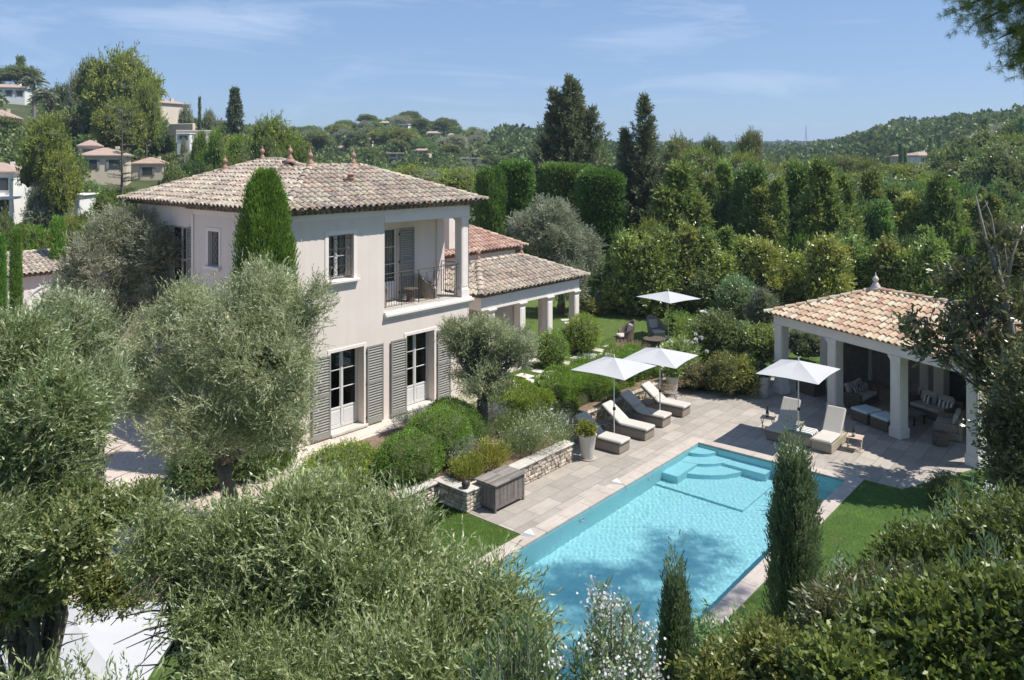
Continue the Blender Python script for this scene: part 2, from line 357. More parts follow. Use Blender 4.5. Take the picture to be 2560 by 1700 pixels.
LM['wood'] = leafmat('far_wood_crowns', [(0.0732,0.115,0.0418),(0.125,0.178,0.0626),(0.209,0.26,0.0941)], None, .2, .02, .1, .02)
LM['dry'] = leafmat('dry_grass', [(0.33,0.264,0.143),(0.44,0.363,0.22)], None, .3, .02, .1, 1)
# ------------------------------------------------------------------ foliage geometry (numpy)
def unit(a): return a / np.maximum(np.linalg.norm(a, axis=-1, keepdims=True), 1e-6)
def rdir(n): return unit(rng.normal(size=(n, 3)))
def np_mesh(name, V, Fq, R, mat, parent=None, smooth=False):
    """V (n,3) verts, Fq (m,4) quads, R (m,) per face number"""
    me = bpy.data.meshes.new(name); n, m = len(V), len(Fq)
    me.vertices.add(n); me.vertices.foreach_set('co', V.astype(np.float32).ravel())
    me.loops.add(m*4); me.loops.foreach_set('vertex_index', Fq.astype(np.int32).ravel())
    me.polygons.add(m); me.polygons.foreach_set('loop_start', np.arange(0, m*4, 4, dtype=np.int32))
    me.update(calc_edges=True)
    at = me.attributes.new('rnd', 'FLOAT', 'FACE'); at.data.foreach_set('value', R.astype(np.float32))
    if smooth: me.polygons.foreach_set('use_smooth', np.ones(m, dtype=bool))
    me.materials.append(mat)
    return link(name, me, parent)
class Leaves:
    def __init__(s): s.V = []; s.R = []
    def add(s, C, D, Ln, W, side=None, rnd=None, belly=.45):
        n = len(C); Ln = np.broadcast_to(Ln, (n,))[:, None]; W = np.broadcast_to(W, (n,))[:, None]
        D = unit(D); S = side if side is not None else np.cross(D, rdir(n)); S = unit(S)
        m = C + D*Ln*belly
        q = np.stack([C, m + S*W*.5, C + D*Ln, m - S*W*.5], 1)
        s.V.append(q.reshape(-1, 3)); s.R.append(rng.random(n) if rnd is None else np.broadcast_to(rnd, (n,)))
    def twigs(s, P, T, k, tl, Ln, W, spread=.8, rnd=None, jit=.25):
        """k leaves along each twig starting at P with direction T"""
        n = len(P); T = unit(T)
        t = np.tile(np.linspace(.05, 1, k), n); Pi = np.repeat(P, k, 0); Ti = np.repeat(T, k, 0)
        tlr = np.repeat(tl*(.6+.8*rng.random(n)), k)
        C = Pi + Ti*(t*tlr)[:, None]
        pr = unit(np.cross(Ti, rdir(n*k)))
        a = spread*(.5+rng.random(n*k))*(1-.5*t)
        D = Ti*np.cos(a)[:, None] + pr*np.sin(a)[:, None] + rng.normal(size=(n*k, 3))*jit*.4
        sz = (.7+.6*rng.random(n*k))
        if rnd is None: rnd = np.clip(np.repeat(rng.random(n), k)*.6 + rng.random(n*k)*.4, 0, 1)
        s.add(C, D, Ln*sz, W*sz, rnd=rnd)
    def build(s, name, mat, parent=None, off=None):
        V = np.concatenate(s.V); R = np.concatenate(s.R)
        if off is not None: V = V - np.array(off)
        Fq = np.arange(len(V)).reshape(-1, 4)
        return np_mesh(name, V, Fq, R, mat, parent)
def lobes(c, R, n, f=.5, seed=None, flat=1.0, zmin=-.5):
    """n smaller ellipsoids spread in a big one"""
    r = np.random.default_rng(seed) if seed is not None else rng
    c = np.array(c, float); R = np.array(R, float)
    out = []
    for i in range(n):
        d = r.normal(size=3); d /= np.linalg.norm(d)
        d[2] = max(d[2], zmin)
        q = f*(.75+.5*r.random())
        k = (1-q)*(r.random()**.35)
        out.append((c + d*R*k, R*q*np.array([1,1,flat])*(.85+.3*r.random(3))))
    return out
def crown_points(lb, m, inner=.55, zlow=-.75, noise_amp=.12):
    """m points near the outsides of the lobes, with outward directions"""
    ws = np.array([r[0]*r[1]+r[0]*r[2]+r[1]*r[2] for _, r in lb]); ws /= ws.sum()
    ids = rng.choice(len(lb), size=int(m*1.9), p=ws)
    C = np.array([l[0] for l in lb]); R = np.array([l[1] for l in lb])
    D = rdir(len(ids)); D = D[D[:, 2] > zlow] if True else D; ids = ids[:len(D)]
    q = inner + (1-inner)*rng.random(len(D))**.45
    q = q*(1+noise_amp*rng.normal(size=len(D)))
    P = C[ids] + D*R[ids]*q[:, None]
    keep = np.ones(len(P), bool)
    for i in range(len(lb)):
        d = np.linalg.norm((P-C[i])/R[i], axis=1)
        keep &= (d > .62) | (ids == i)
    P, D, ids = P[keep], D[keep], ids[keep]
    Dn = unit(D/R[ids])
    return P[:m], Dn[:m]
def ico(sub=2):
    import bmesh
    bm = bmesh.new(); bmesh.ops.create_icosphere(bm, subdivisions=sub, radius=1)
    v = np.array([x.co[:] for x in bm.verts]); f = [tuple(w.index for w in x.verts) for x in bm.faces]; bm.free(); return v, f
ICO = ico(3)
def hull_mesh(name, lb, scale, mat, parent, amp=.12, off=(0,0,0)):
    mb = MB()
    for c, r in lb:
        v, f = ICO
        ph = rng.random(3)*20
        k = 1 + amp*(np.sin(v[:, 0]*5+ph[0])*np.cos(v[:, 1]*6+ph[1]) + np.sin(v[:, 2]*7+ph[2])*.6)
        w = c + v*r*scale*k[:, None] - np.array(off)
        mb.add(w.tolist(), f)
    return mb.build(name, mat, parent)
def trunk_mesh(name, base, tips, r0, mat, parent, fork=.35, wob=.1, n=7, fine=None):
    """trunk from base forking to limbs that end at the tips"""
    mb = MB(); b = Vector(base)
    cen = Vector(tuple(np.mean([t for t in tips], 0)))
    fk = b.lerp(cen, fork); fk += Vector((random.uniform(-wob, wob), random.uniform(-wob, wob), 0))
    pts = []; k = 5
    for i in range(k+1):
        t = i/k; p = b.lerp(fk, t); p += Vector((math.sin(t*5)*wob*.4, math.cos(t*4)*wob*.4 - wob*.4, 0)) * (1 if 0 < i else 0)
        pts.append(p)
    mb.tube(pts, [r0*(1.35-.55*min(1, i/k*1.4)) for i in range(k+1)], n)
    top = pts[-1]
    tips = list(tips)
    if len(tips) > 26: tips = random.sample(tips, 26)
    for t in tips:
        t = Vector(tuple(t)); t = top.lerp(t, .92); mid = top.lerp(t, .5) + Vector((random.uniform(-1, 1), random.uniform(-1, 1), random.uniform(0, 1)))*wob*1.5
        q1 = top.lerp(mid, .5) + Vector((0, 0, wob*.3))
        mb.tube([top, q1, mid, mid.lerp(t, .5)+Vector((random.uniform(-1, 1), random.uniform(-1, 1), 0))*wob*.5, t], [r0*.42, r0*.3, r0*.2, r0*.12, r0*.04], max(5, n-2))
        if fine:
            for _ in range(fine):
                s_ = mid.lerp(t, random.random()); e = s_ + Vector((random.gauss(0, 1), random.gauss(0, 1), random.gauss(.3, .6))).normalized()*min(.5, (t-top).length*.16)
                mb.tube([s_, s_.lerp(e, .5)+Vector((0, 0, .03)), e], [r0*.07, r0*.045, r0*.02], 4)
    return mb.build(name, mat, parent, smooth=True)

def local(lb, o): return [(c-np.array(o), r) for c, r in lb]
def clump(P, D, m, sig, spread=.5):
    """turn clump centres into m twigs each; also one colour number per clump"""
    n = len(P); P2 = np.repeat(P, m, 0) + rng.normal(size=(n*m, 3))*sig*np.array([1, 1, .8]); D2 = np.repeat(unit(D), m, 0) + rng.normal(size=(n*m, 3))*spread
    return P2, D2, np.repeat(rng.random(n), m)
# ---- olive
def olive(label, base, lb, nt, Ln, W, tl, k=12, r0=.16, mat='olive', group=None, upbias=.6, fine=14, fork=.35, name='olive_tree', hull=None, cat='tree'):
    root = empty(name, base, 0, label, cat, group)
    lb = local(lb, base)
    P, D = crown_points(lb, max(60, nt//9), .45, noise_amp=.16)
    P, D, cr_ = clump(P, D*.8 + np.array([0, 0, upbias]) + rng.normal(size=D.shape)*.4, 9, tl*.34, .5)
    lv = Leaves(); lv.twigs(P - unit(D)*tl*.4, D, k, tl, Ln, W, .55, rnd=np.clip(np.repeat(cr_, k)*.5+rng.random(len(P)*k)*.5, 0, 1))
    lv.build('crown', LM[mat], root)
    tips = [c + r*np.array([0, 0, .2]) for c, r in lb]
    trunk_mesh('trunk', (0, 0, 0), tips, r0, M['bark'], root, fork, r0, 9, fine)
    return root
# ---- dense shrub / round bush (single crown over stems)
def bush(label, base, lb, n, Ln, W, mat='bush', group=None, name='shrub', cat='shrub', upbias=.3, hull=.80, k=6, tl=None, hm=None, inner=.8):
    root = empty(name, base, 0, label, cat, group)
    lb = local(lb, base)
    P, D = crown_points(lb, n, inner, -.6, .02 if mat in ('box', 'yellow2') else .05)
    tl = tl or Ln*2.2; q_ = 2 if mat in ('box', 'hedge') and Ln < .08 else 5; P, D = P[:len(P)//q_], D[:len(D)//q_]
    P, T, cr_ = clump(P, D + np.array([0, 0, upbias]) + rng.normal(size=D.shape)*.35, q_, tl*.55, .4)
    lv = Leaves(); lv.twigs(P - unit(T)*tl*.5, T, k, tl, Ln, W, .8, rnd=np.clip(np.repeat(cr_, k)*.5+rng.random(len(P)*k)*.5, 0, 1))
    lv.build('foliage', LM[mat], root)
    if hull: hull_mesh('shrub_shade_core', lb, hull, M['coreshade'], root)  # solid dark hull without any twigs; carries the shade inside the shrub
    return root
def ball(label, x, y, z, rx, ry, rz, mat='box', n=None, Ln=.05, W=.025, group=None, name='round_shrub', up=.3, cat='shrub', inner=.86, k=5, nl=1):
    c = (x, y, z+rz*.85)
    if nl == 1: lb = [(np.array(c), np.array([rx, ry, rz]))]
    else: lb = lobes(c, (rx, ry, rz), nl, .62)
    n = n or int(900*(rx*ry+rx*rz+ry*rz)/(Ln/.05)**2*1.2)
    return bush(label, (x, y, z), lb, n, Ln, W, mat, group, name, cat, up, .84 if nl == 1 else .78, k, None, None, inner)
# ---- column cypress
def column(label, x, y, z0, z1, r, mat='cypress', n=9000, Ln=.09, W=.03, top=.35, group=None, name='cypress', lean=0, ragged=.06, taper=.85, hull=True, spiky=0.0):
    root = empty(name, (x, y, z0), 0, label, 'tree', group)
    Hh = z1-z0
    def rad(t): # t 0..1
        return r*np.where(t < 1-top, taper+(1-taper)*np.sin(np.clip(t/(1-top), 0, 1)*PI*.9+.3), np.sqrt(np.clip(1-((t-(1-top))/top)**2, 0, 1))*(taper+(1-taper)*.2))
    t = rng.random(n)**.95*.995; a = rng.random(n)*2*PI
    lob = 1 + .10*np.sin(a*5+t*9) + .07*np.sin(a*9-t*17+1) + .07*np.sin(t*40+a*3)
    q = rad(t)*lob*(.86+.14*rng.random(n)**.5)*(1+ragged*rng.normal(size=n))
    P = np.stack([np.cos(a)*q, np.sin(a)*q, t*Hh*.97], 1)
    if spiky: P[:, 2] += np.maximum(0, rng.normal(size=n))*spiky*(t**3)
    O = np.stack([np.cos(a), np.sin(a), np.zeros(n)], 1)
    T = O*.35 + np.array([0, 0, 1.0]) + rng.normal(size=(n, 3))*.16
    lv = Leaves(); lv.twigs(P, T, 5, Ln*2, Ln, W, .35)
    lv.build('crown', LM[mat], root)
    if hull:
        mb = MB(); prof = []
        for i in range(14):
            tt = i/13*.97; prof.append((float(rad(np.array(tt)))*.80+.005, .05+tt*Hh*.96))
        mb.lathe(prof, (0, 0, 0), 14); mb.build('crown_shade_core', M['coreshade'], root)  # closed dark core, stands in for the shade within the cypress
    mb = MB(); mb.tube([(0, 0, -.1), (0, 0, Hh*.3)], [r*.18+.03, r*.1+.02], 7); mb.build('trunk', M['bark'], root, True)
    return root
# ---- clipped hedge block (rotated box)
def hedgebox(label, cx, cy, z0, sx, sy, sz, rz=0, mat='hedge', dens=260, Ln=.10, W=.045, group=None, name='clipped_hedge', round_=.25, slope=0.0, cat='hedge', k=5, bulge=0):
    root = empty(name, (cx, cy, z0), rz, label, cat, group)
    A = 2*sz*(sx+sy)+sx*sy; n = int(dens*A)
    w = np.array([sy*sz, sy*sz, sx*sz, sx*sz, sx*sy]); w = w/w.sum()
    f = rng.choice(5, size=n, p=w); u = rng.random(n)*2-1; v = rng.random(n)*2-1
    P = np.zeros((n, 3)); Nn = np.zeros((n, 3))
    hx, hy = sx/2, sy/2
    for i, (ax, sg) in enumerate(((0, 1), (0, -1), (1, 1), (1, -1), (2, 1))):
        m = f == i
        if ax == 0: P[m] = np.stack([np.full(m.sum(), sg*hx), u[m]*hy, (v[m]+1)/2*sz], 1)
        elif ax == 1: P[m] = np.stack([u[m]*hx, np.full(m.sum(), sg*hy), (v[m]+1)/2*sz], 1)
        else: P[m] = np.stack([u[m]*hx, v[m]*hy, np.full(m.sum(), sz)], 1)
        Nn[m, ax] = sg
    # round the edges
    r = round_*min(hx, hy, sz/2)
    core = np.stack([np.clip(P[:, 0], -hx+r, hx-r), np.clip(P[:, 1], -hy+r, hy-r), np.clip(P[:, 2], 0, sz-r)], 1)
    d = P-core; dl = np.linalg.norm(d, axis=1, keepdims=True); P = core + d/np.maximum(dl, 1e-5)*np.minimum(dl, r)
    ph = 1 + .0
    wv = .035*(np.sin(P[:, 0]*3.1+1)+np.sin(P[:, 1]*2.7)+np.sin(P[:, 2]*3.7+P[:, 0]*2))*(1+bulge*3)
    P = P + Nn*(wv[:, None] - rng.random(n)[:, None]*Ln*.8)
    P[:, 2] += slope*P[:, 0]*(P[:, 2]/sz)
    T = Nn*.8 + np.array([0, 0, .6]) + rng.normal(size=(n, 3))*.35
    lv = Leaves(); lv.twigs(P, T, k, Ln*1.7, Ln, W, .6)
    lv.build('foliage', LM[mat], root)
    mb = MB(); i = max(Ln*1.3, .13) + r*.35
    a, b, c = hx-i, hy-i, sz-i
    e = r*.9
    mb.add([(-a,-b,0),(a,-b,0),(a,b,0),(-a,b,0),(-a,-b,c-e-slope*a),(a,-b,c-e+slope*a),(a,b,c-e+slope*a),(-a,b,c-e-slope*a),
            (-a+e,-b+e,c-slope*a),(a-e,-b+e,c+slope*a),(a-e,b-e,c+slope*a),(-a+e,b-e,c-slope*a)],
           [(0,1,5,4),(1,2,6,5),(2,3,7,6),(3,0,4,7),(4,5,9,8),(5,6,10,9),(6,7,11,10),(7,4,8,11),(8,9,10,11)])
    mb.build('hedge_shade_core', M['coreshade'], root)  # dark block under the leaves, inner hedge shade painted on it
    return root
# ---- conifer with drooping or rising layered branches (unit height 1, radius R)
def conifer_mesh(name, nb, R, mat, parent, Hh=1.0, rise=.15, k=8, Ln=.03, W=.012, per=9, gap=0.0, low=.04, pw=1.0, blunt=.04):
    t = low + (1-low)*rng.random(nb)**.8
    a = rng.random(nb)*2*PI
    rr = R*((1-t)**pw*(1-blunt)+blunt)*(.55+.55*rng.random(nb))*(1+.25*np.sin(a*3+t*14))
    Ps = []; Ts = []
    for j in range(per):
        s = (.30+.70*j/(per-1))
        P = np.stack([np.cos(a)*rr*s, np.sin(a)*rr*s, t*Hh + rise*rr*s*(1.2*s)], 1) + rng.normal(size=(nb, 3))*R*.035
        T = np.stack([np.cos(a), np.sin(a), np.full(nb, rise+.25)], 1) + rng.normal(size=(nb, 3))*.5
        Ps.append(P); Ts.append(T)
    lv = Leaves(); lv.twigs(np.concatenate(Ps), np.concatenate(Ts), k, Ln*1.6, Ln, W, .9)
    return lv.build(name, LM[mat], parent)
def proto_conifer(name, nb, R, mat, rise, Ln, W, per=8, k=6, pw=1.0, cat='tree', hull=True, blunt=.04, low=.04):
    root = empty(name, (0, 0, -500))
    conifer_mesh('crown', nb, R, mat, root, 1, rise, k, Ln, W, per, pw=pw, blunt=blunt, low=low)
    mb = MB(); mb.tube([(0,0,-.02),(0,0,.5),(0,0,.96)], [R*.10, R*.06, R*.01], 6); mb.build('trunk', M['bark'], root)
    if hull:
        mb = MB(); mb.lathe([(R*.34, .06), (R*.30, .3), (R*.15, .6), (R*.03, .82)], (0,0,0), 9); mb.build('crown_shade_core', M['coreshade'], root)  # dark solid filling the crown, coloured like its shaded inside
    return root
def proto_round(name, mat, nl, n, R=(.5,.5,.35), zc=.62, Ln=.03, W=.02, f=.5, k=5, hull=.8, seed=1, zmin=-.4, trunkr=.035, bark='bark', spread=.8, up=.3, flat=1.0):
    root = empty(name, (0, 0, -500))
    lb = lobes((0, 0, zc), R, nl, f, seed, flat, zmin)
    P, D = crown_points(lb, n, .7, -.7, .06)
    P, T, cr_ = clump(P[:len(P)//6], D[:len(D)//6] + np.array([0, 0, up]), 6, Ln*1.3, .45)
    lv = Leaves(); lv.twigs(P - unit(T)*Ln, T, k, Ln*2, Ln, W, spread, rnd=np.clip(np.repeat(cr_, k)*.55+rng.random(len(P)*k)*.45, 0, 1))
    lv.build('crown', LM[mat], root)
    if hull: hull_mesh('crown_shade_core', lb, hull, M['coreshade'], root, .15)  # lobed dark filler, its colour stands for shade between the boughs
    trunk_mesh('trunk', (0, 0, -.03), [c for c, r in lb], trunkr, M[bark], root, .55, .03, 6)
    return root
def place(proto, x, y, z, w, h, rz=None, label=None, cat='tree', group=None, used=set()):
    """first placement moves the proto itself, later ones copy it"""
    if proto.name in used: o = copy_tree(proto)
    else: o = proto; used.add(proto.name)
    o.location = (x, y, z); o.scale = (w, w, h); o.rotation_euler = (0, 0, random.uniform(0, 6.28) if rz is None else rz)
    for kx in ('label', 'category', 'group'):
        if kx in o: del o[kx]
    tag(o, label, cat, group); return o
# ------------------------------------------------------------------ terrain sheet
TX = [-1400,0,200,400,600,800,1000,1300,1600,2000,2300,2560,3400]
TD = [42,60,90,130,200,270,350,700,1500,2600]
TZ = [
 [.3,4,8,15,26,31,34,40,40,30],[.3,3.8,7,13,23.5,30,33,30,30,20],[.3,3.0,5.5,9.5,21,28,30,25,30,20],[.3,2.4,5,7.5,17.5,20,15,15,25,15],
 [.2,2,6.5,10.5,14,14,10,14,20,12],[.1,1,3,4,8,12.5,19,15,20,12],[0,.6,2,4,8,14.5,24,16,22,12],[0,.3,.5,1,4,8,13,18,24,14],
 [-.1,-.2,-.5,-.5,0,2,4,8,31,15],[-.1,-.5,-1.5,-1,0,1,3,10,31,15],[-.1,.2,1.5,3.5,7,11,15,26,36,20],[-.1,1.5,4.5,8,12,14,17,31,40,20],[0,3,8,12,16,20,24,36,40,20]]
TXA = [math.atan((x-CX)/F) for x in TX]
def ground(x, y):
    d = x*VX+y*VY; r = x*RX+y*RY
    rad = math.hypot(d, r)
    if d < 1: a = 1.2 if r > 0 else -1.2
    else: a = math.atan(r/d)
    dd = rad*math.cos(max(-.9, min(.9, a)))
    if dd < 42: return -.12
    a = max(TXA[0], min(TXA[-1], a)); dd = min(dd, TD[-1]-1)
    i = max(0, min(len(TXA)-2, sum(1 for q in TXA if q <= a)-1)); j = max(0, min(len(TD)-2, sum(1 for q in TD if q <= dd)-1))
    u = (a-TXA[i])/(TXA[i+1]-TXA[i]); v = (dd-TD[j])/(TD[j+1]-TD[j]); u = u*u*(3-2*u)
    z = (TZ[i][j]*(1-u)+TZ[i+1][j]*u)*(1-v) + (TZ[i][j+1]*(1-u)+TZ[i+1][j+1]*u)*v
    if dd > 60: z += (mnoise.noise(Vector((x*.03, y*.03, 0)))*.6 + mnoise.noise(Vector((x*.006, y*.006, 3)))*3*min(1, dd/400))*min(1, (dd-60)/60)
    return z
radii = [0, 10, 20, 30, 38, 41.9, 43, 46, 50, 55, 60] + [60*1.055**i for i in range(1, 69)]
na = 220; vs = [(0, 0, -.12)]; fs = []
for i, r in enumerate(radii[1:]):
    for k in range(na):
        a = 2*PI*k/na; x, y = r*math.cos(a), r*math.sin(a); vs.append((x, y, ground(x, y)))
for k in range(na): fs.append((0, 1+k, 1+(k+1) % na))
for i in range(len(radii)-2):
    b = 1+i*na
    for k in range(na): fs.append((b+k, b+na+k, b+na+(k+1) % na, b+(k+1) % na))
# leave an opening for the pool basin: the near part of the sheet starts below it
mb = MB(); mb.v = vs; mb.f = fs; mb.r = [.5]*len(fs)
mb.v = [(x, y, -2.0) if math.hypot(x, y) < 37 and z < 0 else (x, y, z) for x, y, z in mb.v]
tag(mb.build('ground', M['terrain'], smooth=True), kind='structure')

def poly(name, pts, z, mat, depth=None, parent=None, kind='structure', zb=None):
    mb = MB(); n = len(pts)
    vs = [(x, y, z) for x, y in pts]; fs = [tuple(range(n))]
    if depth:
        vs += [(x, y, z-depth) for x, y in pts]; fs += [(i, n+i, n+(i+1) % n, (i+1) % n) for i in range(n)]
    mb.add(vs, fs); o = mb.build(name, mat, parent)
    if kind: tag(o, kind=kind)
    return o
# pool rectangle
PX0, PX1, PY0, PY1 = 9.6, 22.3, 6.95, 11.35
CW = .38
# lower garden soil/lawn level z=0 (with the pool opening cut out: four rectangles round the pool)
def frame_rects(name, X0, X1, Y0, Y1, x0, x1, y0, y1, z, mat, depth=.1):
    mb = MB()
    for a in ((X0, X1, Y0, y0), (X0, X1, y1, Y1), (X0, x0, y0, y1), (x1, X1, y0, y1)):
        mb.box(a[0], a[1], a[2], a[3], z-depth, z)
    return tag(mb.build(name, mat), kind='structure')
frame_rects('lawn', -20, 42, -24, 13.66, PX0-.2, PX1+.2, PY0-.2, PY1+.2, -.012, M['lawn'], .5)
# pool coping, butted slabs
mb = MB()
x = PX0-CW
random.seed(3)
for (a0, a1, b0, b1, ax) in ((PX0-CW, PX1+CW, PY1, PY1+CW, 0), (PX0-CW, PX1+CW, PY0-CW, PY0, 0), (PX0-CW, PX0, PY0, PY1, 1), (PX1, PX1+CW, PY0, PY1, 1)):
    s, e = (a0, a1) if ax == 0 else (b0, b1); p = s
    while p < e-.01:
        q = min(e, p+.9)
        if e-q < .3: q = e
        if ax == 0: mb.bbox(p+.003, q-.003, b0, b1, -.045, .014+random.uniform(0, .002), .008)
        else: mb.bbox(a0, a1, p+.003, q-.003, -.045, .014+random.uniform(0, .002), .008)
        p = q
tag(mb.build('pool_coping', M['coping']), kind='structure')
# pool basin with corner steps
mb = MB(); D = -1.15; t = .06
mb.quad((PX0, PY0, -.05), (PX1, PY0, -.05), (PX1, PY0, D), (PX0, PY0, D)); mb.quad((PX0, PY1, D), (PX1, PY1, D), (PX1, PY1, -.05), (PX0, PY1, -.05))
mb.quad((PX0, PY0, D), (PX0, PY1, D), (PX0, PY1, -.05), (PX0, PY0, -.05)); mb.quad((PX1, PY0, -.05), (PX1, PY1, -.05), (PX1, PY1, D), (PX1, PY0, D))
mb.quad((PX0, PY0, D), (PX1, PY0, D), (PX1, PY1, D), (PX0, PY1, D))
o = tag(mb.build('pool_basin', M['liner']), kind='structure'); o.cycles.is_caustics_receiver = True
mb = MB()
def arcstep(r, z0, z1, seg=14):
    cx, cy = PX1-.002, PY1-.002
    pts = [(cx, cy)] + [(cx - r*math.cos(PI/2*i/seg), cy - r*math.sin(PI/2*i/seg)) for i in range(seg+1)]
    n = len(pts); vs = [(a, b, z1) for a, b in pts] + [(a, b, z0) for a, b in pts]
    mb.add(vs, [tuple(range(n))] + [(i, n+i, n+(i+1) % n, (i+1) % n) for i in range(n)])
arcstep(.62, -.9, -.22)
# L shaped bench along both walls, then two wider curved steps inside its corner
mb.box(PX1-2.25, PX1-.004, PY1-.50, PY1-.004, D+.02, -.50); mb.box(PX1-.50, PX1-.006, PY1-2.35, PY1-.51, D+.02, -.50)
arcstep(1.15, D+.03, -.48); arcstep(1.75, D+.04, -.70)
mb.box(PX1-2.6, PX1-.01, PY1-2.6, PY1-.01, D+.01, -1.03)
o = tag(mb.build('pool_steps', M['liner']), kind='structure'); o.cycles.is_caustics_receiver = True
nx, ny = 560, 200   # real ripples: the sun is refracted through them
gx_, gy_ = np.meshgrid(np.linspace(PX0+.002, PX1-.002, nx+1), np.linspace(PY0+.002, PY1-.002, ny+1), indexing='ij')
wz = np.zeros_like(gx_); wr = np.random.default_rng(4)
for (lam, amp_, cnt) in ((1.0, .0004, 7), (.42, .00018, 12), (.22, .00012, 16), (.12, .00009, 22)):
    for _ in range(cnt):
        th = wr.random()*2*PI; kk = 2*PI/(lam*(.75+.5*wr.random())); wz += amp_*np.sin(kk*(gx_*math.cos(th)+gy_*math.sin(th))+wr.random()*7)*.8
rr_ = np.hypot(gx_-18.0, gy_-11.0); wz += .0012*np.sin(rr_*22)*np.exp(-rr_*.9)    # rings from the spout
Vw = np.stack([gx_, gy_, -.062+wz*.75], -1).reshape(-1, 3); ii = (np.arange(nx)[:, None]*(ny+1)+np.arange(ny)[None, :]).ravel()
o = np_mesh('pool_water', Vw, np.stack([ii, ii+ny+1, ii+ny+2, ii+1], 1), np.zeros(nx*ny), M['water'], None, True)
tag(o, kind='structure'); o.cycles.is_caustics_caster = True
for i, xx in enumerate((12.95, 16.05, 19.35)):
    mb = MB(); mb.tube([(xx+.085*math.cos(a), PY1-.02, -.36+.085*math.sin(a)) for a in np.linspace(0, 2*PI, 17)], .014, 6)
    ring = mb.build('pool_light', M['whitewood'], shift=None); ring.cycles.is_caustics_receiver = True
    tag(ring, ['white ring of the pool light nearest the bottom end of the pool', 'white ring of the middle pool light in the left pool wall', 'white ring of the pool light beside the corner steps'][i], 'pool light', 'lights in the long pool wall')
# terrace sheet with curved far edge
tp = [(14.15, PY1+CW), (PX1+CW, PY1+CW), (PX1+CW, 5.6), (34.5, .6), (36.2, 9.5), (30.2, 12.8), (28.6, 12.35), (27.95, 12.3), (27.7, 12.9), (27.42, 13.5), (27.32, 14.1), (27.3, 14.85), (18.45, 14.85), (18.45, 13.60), (14.15, 13.60)]
poly('terrace', tp, .004, M['paving'], .1)
# raised garden: planting soil, house path, gravel court, upper lawn
gp = [(-22, 14.6), (14.34, 14.6), (14.34, 13.60), (18.48, 13.60), (18.48, 14.86), (27.6, 14.86), (28.3, 14.4), (30, 14.0), (48, 13.0), (60, 60), (-30, 60)]
poly('garden_bed', gp, .52, M['soil'], .6)
poly('house_path', [(5.0, 17.5), (12.0, 17.7), (14.05, 18.35), (19.0, 18.3), (20.6, 18.2), (20.6, 19.3), (12.0, 19.3), (11.5, 25), (5, 25)], .535, M['path'], .05)
poly('gravel_court', [(-20, 15.2), (10.6, 15.2), (11.9, 17.4), (11.9, 21), (12.3, 28), (11, 46), (-20, 46)], .545, M['gravel'], .05)
poly('upper_lawn', [(27.9, 24.8), (28.2, 19.9), (27.4, 18.2), (27.9, 17.7), (30.2, 17.0), (34.6, 17.3), (35.8, 19.4), (37.6, 23.3), (41, 30), (34, 30)], .54, M['drylawn'], .05)
poly('shrub_lawn', [(16.5, 17.0), (18.9, 15.6), (20.5, 17.2), (27.0, 18.0), (27.9, 18.6), (28.0, 19.8), (20.8, 19.8), (20.7, 18.1), (18.2, 17.9)], .538, M['drylawn'], .05)

# stepping stones in two staggered rows
def jitslab(x, y, z, sx, sy, rz, h=.04, m='slab'):
    mb = MB(); mb.M = Matrix.Translation((0, 0, 0)) @ Matrix.Rotation(0, 4, 'Z')
    mb.bbox(-sx/2, sx/2, -sy/2, sy/2, 0, h, .012, jit=.008)
    o = mb.build('stepping_stone', M[m]); o.location = (x, y, z); o.rotation_euler = (0, 0, rz); return o
k = 0
for i in range(11):
    for s in (0, 1):
        xx = 20.9+i*.86+s*.40; yy = 18.32+s*.62+.05*math.sin(i*1.7)
        if xx > 29.9: continue
        o = jitslab(xx, yy, .542, .44, .62, random.uniform(-.05, .05))
        tag(o, 'pale rectangular stepping stone set in grass beside the round green bushes', 'stepping stone', 'stepping stones leading past the portico')
for i in range(7):
    o = jitslab(29.7+i*.45, 20.6+i*.55, .542, .35, .5, .8); tag(o, 'pale stepping stone on the upper lawn beyond the portico columns', 'stepping stone', 'stepping stones on the upper lawn')

# ------------------------------------------------------------------ dry stone walls
def stonewall(label, x0, y0, x1, y1, z0, z1, th=.22, cap=True, name='stone_wall', face=1, capm='slab'):
    Lx, Ly = x1-x0, y1-y0; Ln = math.hypot(Lx, Ly); rz = math.atan2(Ly, Lx)
    root = empty(name, (x0, y0, z0), rz, label, 'wall')
    mb = MB(); h = z1-z0-(.05 if cap else 0)
    mb.box(.02, Ln-.02, .02, th-.02, 0, h-.005, .1)
    z = 0
    while z < h-.02:
        rh = min(random.uniform(.075, .13), h-z)
        if h-z-rh < .05: rh = h-z
        x = 0
        while x < Ln-.001:
            w = min(random.uniform(.09, .26), Ln-x)
            if Ln-x-w < .06: w = Ln-x
            dz = random.uniform(-.012, .012)
            o = random.uniform(-.015, .02)
            mb.bbox(x+.006, x+w-.006, -.02-o, th*.5, max(0, z+.005+dz*.4), min(h, z+rh-.006+dz), .018, random.random(), .008)
            mb.bbox(x+.006, x+w-.006, th*.5+.004, th+.02, z+.005, z+rh-.006, .018, random.random(), .006)
            x += w
        z += rh
    mb.build('stones', M['stone'], root)
    if cap:
        mb = MB(); x = -.03
        while x < Ln+.03:
            w = min(random.uniform(.5, .8), Ln+.03-x)
            if Ln+.03-x-w < .2: w = Ln+.03-x
            mb.bbox(x+.004, x+w-.004, -.06, th+.10, h+.002, h+.05, .012, random.random(), .005); x += w
        mb.build('coping_slabs', M[capm], root)
    return root
stonewall('low dry stone retaining wall with slab top between the wooden chest and the tall plant pot', 14.34, 13.44, 18.55, 13.44, 0, .56)
